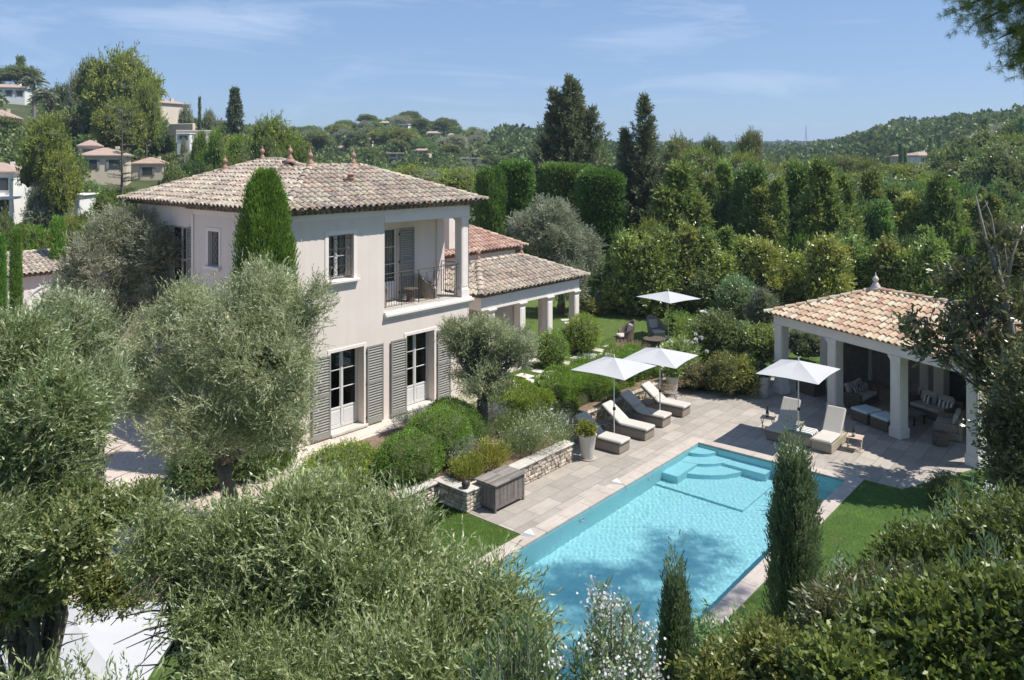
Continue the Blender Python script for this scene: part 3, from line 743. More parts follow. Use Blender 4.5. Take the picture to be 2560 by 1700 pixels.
stonewall('short return of dry stone wall behind the wooden chest beside the grass', 14.12, 14.6, 14.12, 13.44, 0, .56)
stonewall('dry stone wall along the lawn below the rounded shrub, left of the chest', 7.5, 14.5, 14.1, 14.5, 0, .54)
stonewall('shaded dry stone wall in front of the clipped hedge behind the sunbeds', 18.5, 14.75, 26.4, 14.75, 0, .50)
stonewall('sunlit rough stone wall at the end of the terrace behind the farthest sunbed', 26.3, 14.9, 27.9, 14.3, 0, .95, .3)

# ------------------------------------------------------------------ tiled roofs
def roof_plane(mb, O, U, W, Lu, s, k, z0, left=1, right=1, pitch=.245, row=.36, amp=.072, tilt=.036, jit=1.0, maxw=None, w0=0.0):
    """O eave start, U along the eave, W inward; hips at 45 degrees when left/right=1"""
    nc = max(1, round(Lu/pitch)); p = Lu/nc; sl = math.sqrt(1+s*s); rw = row/sl
    U = Vector(U); W = Vector(W); O = Vector(O)
    nrm = Vector((-W.x*s, -W.y*s, 1)).normalized()
    prof = [(0, 0), (.14, .02), (.22, .55), (.36, .95), (.5, 1.08), (.64, .95), (.78, .55), (.86, .02), (1, 0)]
    def pt(u, w, h): q = O + U*u + W*w; q = Vector((q.x, q.y, z0 + s*w)); return tuple(q + nrm*h)
    for c in range(nc):
        u = c*p; um = u+p/2
        wm = k
        if left: wm = min(wm, um+.03)
        if right: wm = min(wm, Lu-um+.03)
        w = w0; off = random.uniform(-.02, .02)*jit
        while w < wm-.03:
            w1 = min(w+rw+off, wm); off = 0
            du = random.gauss(0, .006)*jit; lf = tilt+random.gauss(0, .005)*jit; tw = random.gauss(0, .005)*jit
            a = [pt(u+x_*p+du+tw, w-.012, amp*h_+lf) for x_, h_ in prof]
            b = [pt(u+x_*p+du-tw, w1+.02, amp*h_*.92+.002) for x_, h_ in prof]
            e = [pt(u+x_*p+du+tw, w-.012, amp*h_+lf-.022) for x_, h_ in prof]
            n = len(prof); vs = a+b+e
            fs = [(i, i+1, n+i+1, n+i) for i in range(n-1)] + [(2*n+i, 2*n+i+1, i+1, i) for i in range(n-1)]
            mb.add(vs, fs, random.random())
            w = w1
def caps(mb, a, b, r=.115, ln=.40, rise=.05, n=8):
    a = Vector(a); b = Vector(b); d = b-a; T = d.length; d.normalize(); side = d.cross(Vector((0, 0, 1))).normalized(); up = side.cross(d).normalized()
    t = 0
    while t < T-.05:
        t1 = min(t+ln, T); rr = r*random.uniform(.95, 1.05); vs = []
        for (tt, rad, lift) in ((t-.03, rr*1.08, rise+.022), (t1, rr*.92, rise)):
            for k in range(n+1):
                w = PI*k/n; vs.append(tuple(a + d*tt + side*math.cos(w)*rad + up*(math.sin(w)*rad*.8+lift-.045)))
        m = n+1
        for k in range(n+1):
            w = PI*k/n; vs.append(tuple(a + d*(t-.03) + side*math.cos(w)*rr*.88 + up*(math.sin(w)*rr*.66+rise+.022-.045)))
        fs = [(k, k+1, m+k+1, m+k) for k in range(n)] + [(2*m+k, 2*m+k+1, k+1, k) for k in range(n)]
        mb.add(vs, fs, random.random()); t = t1
def hip_roof(x0, x1, y0, y1, z0, s, mb, hipL=1, hipR=1, genoise=True, under=None, sides='FBLR', caprad=.115, pitch=.245, row=.36, amp=.072):
    """axis aligned hipped roof; ridge along the longer side. returns ridge end points"""
    w, d = x1-x0, y1-y0
    k = min(w, d)/2; zr = z0+s*k
    if w >= d: r0, r1 = (x0+k, y0+k, zr), (x1-k, y0+k, zr)
    else: r0, r1 = (x0+k, y0+k, zr), (x0+k, y1-k, zr)
    a = dict(pitch=pitch, row=row, amp=amp)
    if 'F' in sides: roof_plane(mb, (x0, y0, 0), (1,0,0), (0,1,0), w, s, k, z0, **a)
    if 'R' in sides: roof_plane(mb, (x1, y0, 0), (0,1,0), (-1,0,0), d, s, k, z0, **a)
    if 'B' in sides: roof_plane(mb, (x1, y1, 0), (-1,0,0), (0,-1,0), w, s, k, z0, **a)
    if 'L' in sides: roof_plane(mb, (x0, y1, 0), (0,-1,0), (1,0,0), d, s, k, z0, **a)
    for c, r in (((x0,y0,z0), r0), ((x1,y0,z0), r1 if w >= d else r0), ((x0,y1,z0), r0 if w >= d else r1), ((x1,y1,z0), r1)):
        caps(mb, c, r, caprad)
    if (Vector(r1)-Vector(r0)).length > .3: caps(mb, r0, r1, caprad)
    if under is not None:
        e = .04; h = .02
        under.add([(x0+e,y0+e,z0-h),(x1-e,y0+e,z0-h),(x1-e,y1-e,z0-h),(x0+e,y1-e,z0-h), (r0[0],r0[1],zr-h-.02),(r1[0],r1[1],zr-h-.02)],
            [(0,3,2,1)] + ([(0,1,5,4),(1,2,5),(2,3,4,5),(3,0,4)] if w >= d else [(0,1,4),(1,2,5,4),(2,3,5),(3,0,4,5)]))
        if genoise: # two rows of half-round tiles under the eave
            for (ins, zz) in ((.14, z0-.055), (.26, z0-.12)):
                for (ax, fx, l0, l1, sg) in ((0, y0+ins, x0+ins, x1-ins, -1), (0, y1-ins, x0+ins, x1-ins, 1), (1, x0+ins, y0+ins, y1-ins, -1), (1, x1-ins, y0+ins, y1-ins, 1)):
                    nn = int((l1-l0)/.2); q = (l1-l0)/nn
                    for i in range(nn):
                        vs = []; seg = 5
                        for j in (0, .5):
                            for m_ in range(seg+1):
                                w_ = PI*m_/seg; uu = l0+q*(i+.5)-math.cos(w_)*q*.46; vv = fx - sg*j; hh = zz-.045+math.sin(w_)*.05
                                vs.append((uu, vv, hh) if ax == 0 else (vv, uu, hh))
                        under.add(vs, [(m_, m_+1, seg+2+m_, seg+1+m_) for m_ in range(seg)], random.random())
                    # bedding course
                    a0, a1 = sorted((fx, fx - sg*.3))
                    if ax == 0: under.box(l0, l1, a0 if sg > 0 else a0+.02, a1-.02 if sg > 0 else a1, zz+.008, zz+.048)
                    else: under.box(a0 if sg > 0 else a0+.02, a1-.02 if sg > 0 else a1, l0, l1, zz+.0082, zz+.0482)
    return r0, r1
def finial(p, hgt=.62, par=None, mat='terracotta', off=(0, 0, 0)):
    s = hgt/.62*.9; mb = MB()
    pr = [(.20,-.06),(.19,.0),(.15,.06),(.10,.10),(.115,.12),(.105,.145),(.07,.165),(.08,.185),(.07,.205),(.045,.225),(.038,.27),(.055,.29),(.085,.33),(.095,.38),(.08,.43),(.045,.47),(.03,.49),(.035,.51),(.012,.57),(.002,.62)]
    mb.lathe([(r*s, z*s) for r, z in pr], tuple(np.array(p)-np.array(off)), 18); return mb.build('finial', M[mat], par, True)

def wall_holes(mb, axis, c, a0, a1, z0, z1, holes, depth=.3, sgn=1):
    """wall in plane axis=c spanning a0..a1; holes (h0,h1,hz0,hz1); reveals run 'depth' inwards (sgn)"""
    xs = sorted({a0, a1} | {h[0] for h in holes} | {h[1] for h in holes}); zs = sorted({z0, z1} | {h[2] for h in holes} | {h[3] for h in holes})
    def p(a, z, d=0): return (a, c+d*sgn, z) if axis == 'y' else (c+d*sgn, a, z)
    for i in range(len(xs)-1):
        for j in range(len(zs)-1):
            m = ((xs[i]+xs[i+1])/2, (zs[j]+zs[j+1])/2)
            if any(h[0] < m[0] < h[1] and h[2] < m[1] < h[3] for h in holes): continue
            mb.quad(p(xs[i], zs[j]), p(xs[i+1], zs[j]), p(xs[i+1], zs[j+1]), p(xs[i], zs[j+1]))
            mb.quad(p(xs[i], zs[j], depth), p(xs[i+1], zs[j], depth), p(xs[i+1], zs[j+1], depth), p(xs[i], zs[j+1], depth))
    for h in holes:
        mb.quad(p(h[0], h[2]), p(h[0], h[3]), p(h[0], h[3], depth), p(h[0], h[2], depth)); mb.quad(p(h[1], h[2]), p(h[1], h[3]), p(h[1], h[3], depth), p(h[1], h[2], depth))
        mb.quad(p(h[0], h[3]), p(h[1], h[3]), p(h[1], h[3], depth), p(h[0], h[3], depth)); mb.quad(p(h[0], h[2]), p(h[1], h[2]), p(h[1], h[2], depth), p(h[0], h[2], depth))
# ------------------------------------------------------------------ main house
random.seed(11)
HB = (16.0, 23.0, .55)
house = empty('villa', HB, 0, 'large cream two storey villa with old tiled hipped roofs, grey shutters and a corner balcony', 'house')
def hp(mb, name, mat, parent=house, smooth=False, off=HB):
    return mb.build(name, M[mat], parent, smooth, shift=off)
FY = 19.14
# walls ------------------------------------------------------------
mb = MB()
holes = [(14.15, 15.07, 5.18, 6.54), (14.22, 15.46, .64, 3.04), (17.22, 18.46, .64, 3.04), (16.30, 20.1701, 3.95, 6.78)]
wall_holes(mb, 'y', FY, 12.75, 20.17, .5, 7.18, holes[:3]+[(16.30, 20.17, 3.95, 7.18)], .34)
# left side wall of the front block
wall_holes(mb, 'x', 12.75, FY+.001, 24.45, .5, 7.18, [(22.85, 23.5, 5.42, 6.52)], .34)
# recessed left block: side wall, back
wall_holes(mb, 'x', 13.15, 24.45, 29.2, .5, 7.18, [(25.6, 26.9, 4.3, 6.5)], .3)
mb.quad((12.75, 24.45, .5), (13.15, 24.45, .5), (13.15, 24.45, 7.18), (12.75, 24.45, 7.18))
mb.quad((13.15, 29.2, .5), (19.5, 29.2, .5), (19.5, 29.2, 7.18), (13.15, 29.2, 7.18))
mb.quad((19.5, 29.2, .5), (19.5, 24.3, .5), (19.5, 24.3, 7.18), (19.5, 29.2, 7.18))
# right side: ground floor wall and back part
mb.quad((20.17, FY, .5), (20.17, 24.3, .5), (20.17, 24.3, 3.71), (20.17, FY, 3.71)); mb.quad((20.17, 24.3, .5), (19.5, 24.3, .5), (19.5, 24.3, 7.18), (20.17, 24.3, 7.18))
hp(mb, 'wall', 'stucco')
# loggia: floor, back wall with door opening, ceiling
mb = MB()
wall_holes(mb, 'y', 20.42, 16.30, 19.9, 3.95, 6.78, [(16.75, 17.98, 3.97, 6.45)], .15)
mb.quad((16.30, FY+.34, 3.95), (16.30, 20.42, 3.95), (16.30, 20.42, 6.78), (16.30, FY+.34, 6.78))
mb.box(19.80, 20.17, 20.36, 24.3, 3.71, 7.18)
mb.box(16.31, 20.16, FY+.30, 20.42, 6.79, 6.86)
hp(mb, 'loggia_wall', 'stucco')
mb = MB(); mb.box(16.28, 20.19, FY+.02, 20.42, 3.62, 3.955)
hp(mb, 'balcony_floor', 'slab')
# beam above the loggia and frieze
mb = MB(); mb.box(16.29, 20.20, FY-.012, FY+.30, 6.78, 7.19); mb.box(19.86, 20.20, FY+.31, 24.3, 6.781, 7.19)
hp(mb, 'lintel_beam', 'trim')
mb = MB(); mb.box(12.735, 16.288, FY-.018, FY-.001, 7.02, 7.19); mb.box(12.735, 12.749, FY, 24.46, 7.02, 7.19)
hp(mb, 'frieze', 'trim')
mb = MB(); mb.box(12.70, 13.14, 24.40, 24.50, .55, 7.0); hp(mb, 'corner_strip', 'trim')
# balcony moulding (stepped)
mb = MB()
for o, za, zb in ((.05, 3.71, 3.755), (.09, 3.757, 3.80), (.13, 3.802, 3.885), (.07, 3.887, 3.95)):
    mb.bbox(16.27-.0, 20.19+o, FY-o, FY+.02, za, zb, .008); mb.bbox(20.17, 20.17+o, FY+.021, 20.4, za, zb, .008)
hp(mb, 'balcony_moulding', 'trim')
# corner column
def pier(mb, cx, cy, z0, z1, w, cap=.18, base=.26, flare=.05):
    h = w/2
    mb.bbox(cx-h-.035, cx+h+.035, cy-h-.035, cy+h+.035, z0, z0+base, .008)
    mb.bbox(cx-h-.018, cx+h+.018, cy-h-.018, cy+h+.018, z0+base+.001, z0+base+.045, .012)
    mb.box(cx-h, cx+h, cy-h, cy+h, z0+base+.045, z1-cap)
    # raised panels on the faces
    pz0, pz1 = z0+base+.10, z1-cap-.06; q = h-.05; e = .012
    mb.box(cx-q, cx+q, cy-h-e, cy+h+e, pz0, pz1); mb.box(cx-h-e, cx+h+e, cy-q, cy+q, pz0+.001, pz1-.001)
    # capital: flared steps
    n = 5
    for i in range(n):
        a = h+flare*(i/(n-1))**1.6+.006*(i > 0)
        za, zb = z1-cap+cap*.72*i/n, z1-cap+cap*.72*(i+1)/n
        mb.box(cx-a, cx+a, cy-a, cy+a, za, zb-.001)
    mb.bbox(cx-h-flare-.02, cx+h+flare+.02, cy-h-flare-.02, cy+h+flare+.02, z1-cap*.28, z1-.002, .006)
mb = MB(); pier(mb, 20.0, FY+.19, 3.955, 6.78, .33); hp(mb, 'corner_column', 'trim')
# ground: plinth
# window 1 ----------------------------------------------------------
def french(parent, x0, x1, z0, z1, y, panel=True, rows=3, axis='y', sgn=1, off=HB, name='french_door', cut=.7):
    """double leaf door/window with frame, glazing bars, lower panels; glass as sub-part"""
    mb = MB(); fr = .05; mid = (x0+x1)/2; T = .05
    def bx(a, b, c, d, e=0, t=T): mb.bbox(a, b, y-t/2+e, y+t/2+e, c, d, .006)
    bx(x0, x0+fr, z0, z1); bx(x1-fr, x1, z0, z1); bx(x0+fr, x1-fr, z1-fr, z1); bx(x0+fr, x1-fr, z0, z0+fr)
    bx(mid-.035, mid+.035, z0+fr, z1-fr, -.012)
    zl = z0+fr
    if panel:
        zp = z0+(z1-z0)*.24; bx(x0+fr, mid-.035, zp, zp+.06); bx(mid+.035, x1-fr, zp, zp+.06)
        for a, b in ((x0+fr, mid-.035), (mid+.035, x1-fr)):
            mb.box(a, b, y-.012, y+.012, zl, zp); mb.bbox(a+.05, b-.05, y-.022, y+.02, zl+.06, zp-.05, .008); bx(a, b, zl, zl+.05, .001)
        zl = zp+.06
    for i in range(1, rows):
        zz = zl+(z1-fr-zl)*i/rows; bx(x0+fr, mid-.035, zz-.014, zz+.014, 0, .03); bx(mid+.035, x1-fr, zz-.014, zz+.014, 0, .03)
    for a in (x0+fr, x1-fr-.035): bx(a, a+.035, zl, z1-fr, .002, .044)
    for a in (mid-.065, mid+.035): bx(a, a+.03, zl, z1-fr, .002, .04)
    o = mb.build(name, M['whitewood'], parent, shift=off)
    g = MB(); g.quad((x0+fr, y+.004, zl), (x1-fr, y+.004, zl), (x1-fr, y+.004, z1-fr), (x0+fr, y+.004, z1-fr)); g.build('pane', M['glass'], o, shift=off)
    return o
def shutter(parent, x0, x1, z0, z1, y, off=HB, axis='y', label=None, side=1):
    """open louvred shutter lying flat in front of the wall plane y (towards -y)"""
    mb = MB(); T = .04; fr = .06
    def B(a, b, c, d, e, f, bv=.005):
        if axis == 'y': mb.bbox(a, b, c, d, e, f, bv)
        else: mb.bbox(c, d, a, b, e, f, bv)
    ya, yb = y-T-.035, y-.035
    B(x0, x0+fr, ya, yb, z0, z1); B(x1-fr, x1, ya, yb, z0, z1)
    zm = z0+(z1-z0)*.52
    for a, b in ((z0, z0+.16), (zm-.04, zm+.04), (z1-.06, z1)): B(x0+fr, x1-fr, ya+.001, yb-.001, a, b)
    for a, b in ((z0+.16, zm-.04), (zm+.04, z1-.06)):
        n = int((b-a)/.078); q = (b-a)/n
        for i in range(n):
            c = a+q*(i+.5)
            if axis == 'y': mb.add([(x0+fr, ya+.003, c-.026), (x1-fr, ya+.003, c-.026), (x1-fr, yb-.003, c+.012), (x0+fr, yb-.003, c+.012), (x0+fr, ya+.003, c-.014), (x1-fr, ya+.003, c-.014), (x1-fr, yb-.003, c+.024), (x0+fr, yb-.003, c+.024)], [(0,3,2,1),(4,5,6,7),(0,1,5,4),(1,2,6,5),(2,3,7,6),(3,0,4,7)])
            else: mb.add([(ya+.003, x0+fr, c-.022), (ya+.003, x1-fr, c-.022), (yb-.003, x1-fr, c+.016), (yb-.003, x0+fr, c+.016), (ya+.003, x0+fr, c-.012), (ya+.003, x1-fr, c-.012), (yb-.003, x1-fr, c+.026), (yb-.003, x0+fr, c+.026)], [(0,3,2,1),(4,5,6,7),(0,1,5,4),(1,2,6,5),(2,3,7,6),(3,0,4,7)])
    o = mb.build('shutter', M['shutter'], parent, shift=off)
    if label: o['label'] = label
    for zz in (z0+.2, zm, z1-.2):
        h = MB(); xh = x0 if side < 0 else x1
        if axis == 'y': h.bbox(xh-.03, xh+.03, yb-.002, y+.01, zz-.03, zz+.03, .004)
        else: h.bbox(yb-.002, y+.01, xh-.03, xh+.03, zz-.03, zz+.03, .004)
        h.build('hinge', M['iron'], o, shift=off)
    return o
# openings get dark rooms behind them
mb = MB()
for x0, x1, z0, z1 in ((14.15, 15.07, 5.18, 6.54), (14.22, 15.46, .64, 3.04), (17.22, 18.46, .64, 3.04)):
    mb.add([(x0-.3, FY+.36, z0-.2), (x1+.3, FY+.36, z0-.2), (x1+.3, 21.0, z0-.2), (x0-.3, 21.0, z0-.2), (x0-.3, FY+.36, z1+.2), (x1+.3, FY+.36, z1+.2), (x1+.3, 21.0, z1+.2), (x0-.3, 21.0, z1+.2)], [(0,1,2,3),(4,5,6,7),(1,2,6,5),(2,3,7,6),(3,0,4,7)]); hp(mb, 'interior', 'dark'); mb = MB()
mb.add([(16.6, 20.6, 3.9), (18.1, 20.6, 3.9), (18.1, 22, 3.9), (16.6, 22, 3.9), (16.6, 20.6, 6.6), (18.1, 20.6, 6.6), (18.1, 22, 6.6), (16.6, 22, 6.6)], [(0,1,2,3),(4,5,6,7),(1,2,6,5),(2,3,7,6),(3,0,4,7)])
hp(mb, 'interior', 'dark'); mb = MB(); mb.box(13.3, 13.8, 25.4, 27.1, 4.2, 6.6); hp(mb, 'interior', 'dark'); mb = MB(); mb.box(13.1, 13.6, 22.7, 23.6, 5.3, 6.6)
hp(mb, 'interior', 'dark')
def surround(name, x0, x1, z0, z1, w, y, bottom=False, parent=house):
    mb = MB(); e = .022
    mb.bbox(x0-w, x0, y-e, y+.002, z0, z1+w, .005); mb.bbox(x1, x1+w, y-e, y+.002, z0, z1+w, .005); mb.bbox(x0+.001, x1-.001, y-e+.0015, y+.002, z1, z1+w, .005)
    return mb.build(name, M['trim'], parent, shift=HB)
# upper small window with grille
w1 = french(house, 14.16, 15.06, 5.20, 6.53, FY+.28, False, 2, name='window'); w1['label'] = 'small upper window behind a forged grille'
surround('window_surround', 14.15, 15.07, 5.18, 6.54, .13, FY)
mb = MB(); mb.bbox(13.97, 15.24, FY-.14, FY+.02, 5.10, 5.18, .01); mb.bbox(14.02, 15.19, FY-.07, FY+.018, 5.04, 5.099, .01); mb.box(14.151, 15.069, FY+.02, FY+.25, 5.16, 5.184)
hp(mb, 'window_sill', 'trim')
mb = MB(); gy = FY+.07; r = .0075
xs = np.linspace(14.2, 15.02, 4)
for x in (14.19, 15.03): mb.tube([(x, gy, 5.22), (x, gy, 6.5)], r*1.2, 5)
for z in (5.32, 6.40): mb.tube([(14.15, gy, z), (15.07, gy, z)], r*1.3, 5)
for ci, cx in enumerate((14.40, 14.82)):
    for cz in (5.60, 6.11):
        for a in range(8):
            w = a*PI/4; q = .2 if a % 2 == 0 else .265
            mb.tube([(cx, gy, cz), (cx+math.cos(w)*q, gy, cz+math.sin(w)*q)], r, 4)
        mb.tube([(cx+.21*math.cos(w), gy, cz+.25*math.sin(w)) for w in np.linspace(0, 2*PI, 5)], r, 4)
for i in range(5):
    x = 14.27+i*.17; mb.tube([(x+.06*math.cos(w), gy-.10*math.sin(w), 5.22+.06*math.sin(w)) for w in np.linspace(0, PI, 6)], r, 4)
hp(mb, 'window_grille', 'iron')
mb = MB(); mb.box(14.22, 14.5, FY+.34, FY+.37, 5.25, 6.5); mb.box(14.8, 15.0, FY+.34, FY+.37, 5.25, 6.5); hp(mb, 'curtain', 'curtain')
# ground floor french doors, sills, shutters
for i, (x0, x1) in enumerate(((14.22, 15.46), (17.22, 18.46))):
    f = french(house, x0+.005, x1-.005, .66, 3.03, FY+.30, True, 3)
    surround('door_surround', x0, x1, .64, 3.04, .10, FY)
    mb = MB(); mb.bbox(x0-.02, x1+.11, FY-.11, FY+.27, .565, .645, .008); hp(mb, 'door_sill', 'slab')
shutter(house, 13.54, 14.19, .60, 3.01, FY, side=1); shutter(house, 15.56, 16.21, .60, 3.01, FY, side=-1)
shutter(house, 16.53, 17.19, .60, 3.01, FY, side=1); shutter(house, 18.58, 19.21, .60, 3.01, FY, side=-1)
# loggia door and shutter
french(house, 16.76, 17.97, 3.99, 6.44, 20.50, True, 3); shutter(house, 18.04, 18.70, 4.02, 6.42, 20.42, side=-1)
mb = MB()
for i in range(9): x = 16.9+i*.05; mb.box(x, x+.035, 20.58+.02*(i % 2), 20.60+.02*(i % 2), 4.1, 6.4); mb.box(x+.62, x+.655, 20.58+.02*(i % 2), 20.60+.02*(i % 2), 4.1, 6.4)
hp(mb, 'curtain', 'curtain')
# side windows: small grilled one and big shuttered one
mb = MB(); X = 12.75; e = .02
mb.bbox(X-e, X+.002, 22.73, 22.85, 5.42, 6.64, .005); mb.bbox(X-e, X+.002, 23.5, 23.62, 5.42, 6.64, .005); mb.bbox(X-e+.001, X+.002, 22.851, 23.499, 6.52, 6.64, .005)
hp(mb, 'side_window_surround', 'trim')
mb = MB(); mb.bbox(X-.11, X+.02, 22.70, 23.66, 5.31, 5.42, .01); hp(mb, 'side_window_sill', 'trim')
mb = MB()
for y in (22.9, 23.17, 23.45): mb.tube([(X+.12, y, 5.43), (X+.12, y, 6.51)], .009, 5)
for z in (5.5, 6.42): mb.tube([(X+.12, 22.86, z), (X+.12, 23.49, z)], .009, 5)
for z in np.linspace(5.6, 6.1, 3):
    mb.tube([(X+.12, 22.95, z), (X+.12, 23.17, z+.28), (X+.12, 23.4, z)], .008, 4); mb.tube([(X+.12, 22.95, z+.28), (X+.12, 23.17, z), (X+.12, 23.4, z+.28)], .008, 4)
hp(mb, 'side_window_grille', 'iron')
mb = MB(); mb.box(13.05, 13.09, 22.85, 23.5, 5.42, 6.52); hp(mb, 'side_window_frame', 'shutter')
shutter(house, 24.95, 25.58, 4.3, 6.5, 13.15, axis='x', side=1); shutter(house, 26.92, 27.55, 4.3, 6.5, 13.15, axis='x', side=-1)
mb = MB(); mb.bbox(13.28, 13.33, 25.6, 25.68, 4.3, 6.5); mb.bbox(13.28, 13.33, 26.82, 26.9, 4.3, 6.5); mb.bbox(13.28, 13.33, 26.2, 26.3, 4.3, 6.5); mb.bbox(13.281, 13.329, 25.681, 26.819, 6.42, 6.5); mb.bbox(13.281, 13.329, 25.681, 26.819, 5.3, 5.36); hp(mb, 'tall_window_frame', 'whitewood')
mb = MB(); mb.tube([(12.98, 24.62, .6), (12.98, 24.62, 7.05)], .045, 8); hp(mb, 'downspout', 'trim')
# roofs
random.seed(5)
mb = MB(); un = MB()
RZ = 7.36; SL = .385
hip_roof(13.0-.35, 19.95, 21.2, 29.75, RZ-.01, SL, mb, under=un)
hip_roof(12.28, 20.62, 18.68, 24.88, RZ, SL, mb, under=un)
hp(mb, 'roof', 'roofA'); hp(un, 'eave_tiles', 'roofA')
# vent cap on the front slope
mb = MB(); mb.lathe([(.10, 0), (.095, .14), (.15, .15), (.15, .17), (.10, .19), (.10, .26), (.17, .27), (.0, .34)], (15.95, 20.4, 7.36+SL*1.72+.02), 10); hp(mb, 'vent_cap', 'terracotta')
kz = RZ+SL*3.1
finial((12.28+3.1, 21.78, kz+.02), .64, house, off=HB); finial((17.15, 21.78, kz+.02), .66, house, off=HB)
kb = RZ-.01+SL*3.65
finial((16.30, 26.1, kb-.02), .66, house, off=HB); finial((16.30, 24.3, kb-.02), .66, house, off=HB); finial((15.25, 26.9, kb-.38), .66, house, off=HB)

# balcony railing
def railing(parent, pts, z0, z1, off, motif=None):
    mb = MB(); r = .010
    for a, b in zip(pts[:-1], pts[1:]):
        a = Vector(a); b = Vector(b); Ln = (b-a).length; n = max(2, int(Ln/.105))
        for z, rr in ((z1, .016), (z1-.13, .008), (z0+.04, .010)): mb.tube([(a.x, a.y, z), (b.x, b.y, z)], rr, 5)
        for i in range(n+1):
            p = a.lerp(b, i/n); t = i/n
            if motif and motif[0] < t < motif[1]: continue
            mb.tube([(p.x, p.y, z0-.01 if i % 8 == 0 else z0+.04), (p.x, p.y, z1-.13 if i % 8 else z1)], r if i % 8 else .013, 4)
        if motif:
            u0, u1 = motif; zz0, zz1 = z0+.04, z1-.13
            for k in range(2):
                ua, ub = u0+(u1-u0)*k/2, u0+(u1-u0)*(k+1)/2
                A = a.lerp(b, ua); B_ = a.lerp(b, ub); Cc = a.lerp(b, (ua+ub)/2)
                for sh in (0, .12):
                    mb.tube([(A.x, A.y, zz0+sh), (B_.x, B_.y, zz1-.14+sh)], .008, 4); mb.tube([(A.x, A.y, zz1-.14+sh), (B_.x, B_.y, zz0+sh)], .008, 4)
            for u in (u0, u1):
                q = a.lerp(b, u); mb.tube([(q.x, q.y, z0-.02), (q.x, q.y, z1)], .013, 5)
            motif = None
    return mb.build('railing', M['iron'], parent, shift=off)
railing(house, [(16.32, FY+.18, 0), (19.83, FY+.18, 0)], 4.02, 5.12, HB, (.46, .66))
railing(house, [(20.02, FY+.37, 0), (20.02, 20.36, 0)], 4.02, 5.12, HB)

# balcony furniture ---------------------------------------------------
def armchair(name, loc, rz, mat='wicker', label=None, group=None, cush='cushion', s=1.0):
    root = empty(name, loc, rz, label, 'armchair', group); root.scale = (s, s, s)
    # barrel shell: back rises, arms fall to the front (front = -y)
    mb = MB(); n = 18; vs = []; prof = []
    for i in range(n+1):
        w = -.15*PI + i/n*1.3*PI   # from right front round the back to left front
        bk = max(0, math.sin((i/n)*PI)); top = .52+.36*bk**2.2
        for (rr, z) in ((.27, 0), (.29, .30), (.335, top-.03), (.35, top), (.315, top), (.285, top-.06), (.25, .30), (.23, 0)):
            vs.append((rr*math.cos(w), rr*math.sin(w)*1.05, z))
    m = 8; fs = [(i*m+k, i*m+(k+1) % m, (i+1)*m+(k+1) % m, (i+1)*m+k) for i in range(n) for k in range(m)]
    fs += [tuple(range(m)), tuple(n*m+k for k in range(m))[::-1]]
    mb.add(vs, fs); mb.build('shell', M[mat], root, True)
    mb = MB(); mb.bbox(-.24, .24, -.28, .2, 0, .30, .03); mb.build('seat_base', M[mat], root)
    mb = MB(); mb.bbox(-.23, .23, -.28, .17, .303, .38, .03); mb.build('seat_cushion', M[cush], root)
    mb = MB(); mb.M = Matrix.Translation((0, .20, .56)) @ Matrix.Rotation(-.2, 4, 'X'); mb.bbox(-.19, .19, -.05, .05, -.17, .17, .04); mb.build('back_cushion', M[cush], root)
    return root
armchair('wicker_armchair', (19.05, 20.02, 3.957), .9, 'wicker', 'wicker armchair with pale cushion beside the balcony corner column', None, 'cushion', .95)
armchair('wicker_armchair', (16.62, 19.85, 3.957), 2.6, 'wicker', 'wicker armchair at the left end of the balcony behind the railing', None, 'cushion', .95)
def roundtable(name, loc, r, h, label, mat='wickerdk', cat='table'):
    root = empty(name, loc, 0, label, cat)
    mb = MB(); mb.lathe([(r*.9, h-.05), (r, h-.04), (r, h-.01), (r*.96, h)], (0,0,0), 22); mb.build('table_top', M[mat], root)
    mb = MB(); mb.lathe([(r*.62, 0), (r*.55, .1), (r*.5, h*.6), (r*.7, h-.05)], (0,0,0), 16); mb.build('pedestal', M[mat], root)
    return root
roundtable('round_table', (18.15, 19.95, 3.957), .25, .45, 'small round table between the two balcony armchairs')

# ------------------------------------------------------------------ portico and right wing
random.seed(21)
WB = (24.8, 21.7, .55)
port = empty('portico', WB, 0, 'open columned portico with lichen covered tiled hip roof at the right end of the villa', 'portico')
def pp(mb, name, mat, parent=port, smooth=False): return mb.build(name, M[mat], parent, smooth, shift=WB)
PYF = 20.0
mb = MB(); un = MB()
hip_roof(21.3, 28.22, PYF-.42, PYF+3.75, 3.74, .43, mb, under=un, caprad=.125); pp(mb, 'roof', 'roofA'); pp(un, 'eave_tiles', 'roofA')
zr = 3.74+.43*2.085
finial((23.40, PYF+1.67, zr+.03), .60, port, off=WB); finial((26.13, PYF+1.67, zr+.03), .60, port, off=WB)
mb = MB(); mb.box(21.55, 27.87, PYF-.17, PYF+.17, 3.12, 3.60); mb.box(27.53, 27.869, PYF+.171, PYF+3.3, 3.121, 3.60); mb.box(21.55, 21.9, PYF+.171, PYF+3.3, 3.12, 3.60); pp(mb, 'beam', 'trim')
for x in (22.18, 24.02, 25.80, 27.70):
    mb = MB(); pier(mb, x, PYF, .56, 3.119, .32); pp(mb, 'column', 'trim')
for y in (21.7, 23.3):
    mb = MB(); pier(mb, 27.70, y, .56, 3.119, .32); pp(mb, 'column', 'trim')
mb = MB(); mb.box(20.9, 27.5, PYF+3.3, PYF+3.6, .5, 3.6); mb.box(20.2, 21.7, PYF+.6, PYF+.85, .5, 3.55); pp(mb, 'wall', 'stucco')
mb = MB(); mb.box(21.0, 28.0, PYF-.3, PYF+3.3, .5, .56); pp(mb, 'floor', 'slab')
WB2 = (25.5, 28.0, .5)
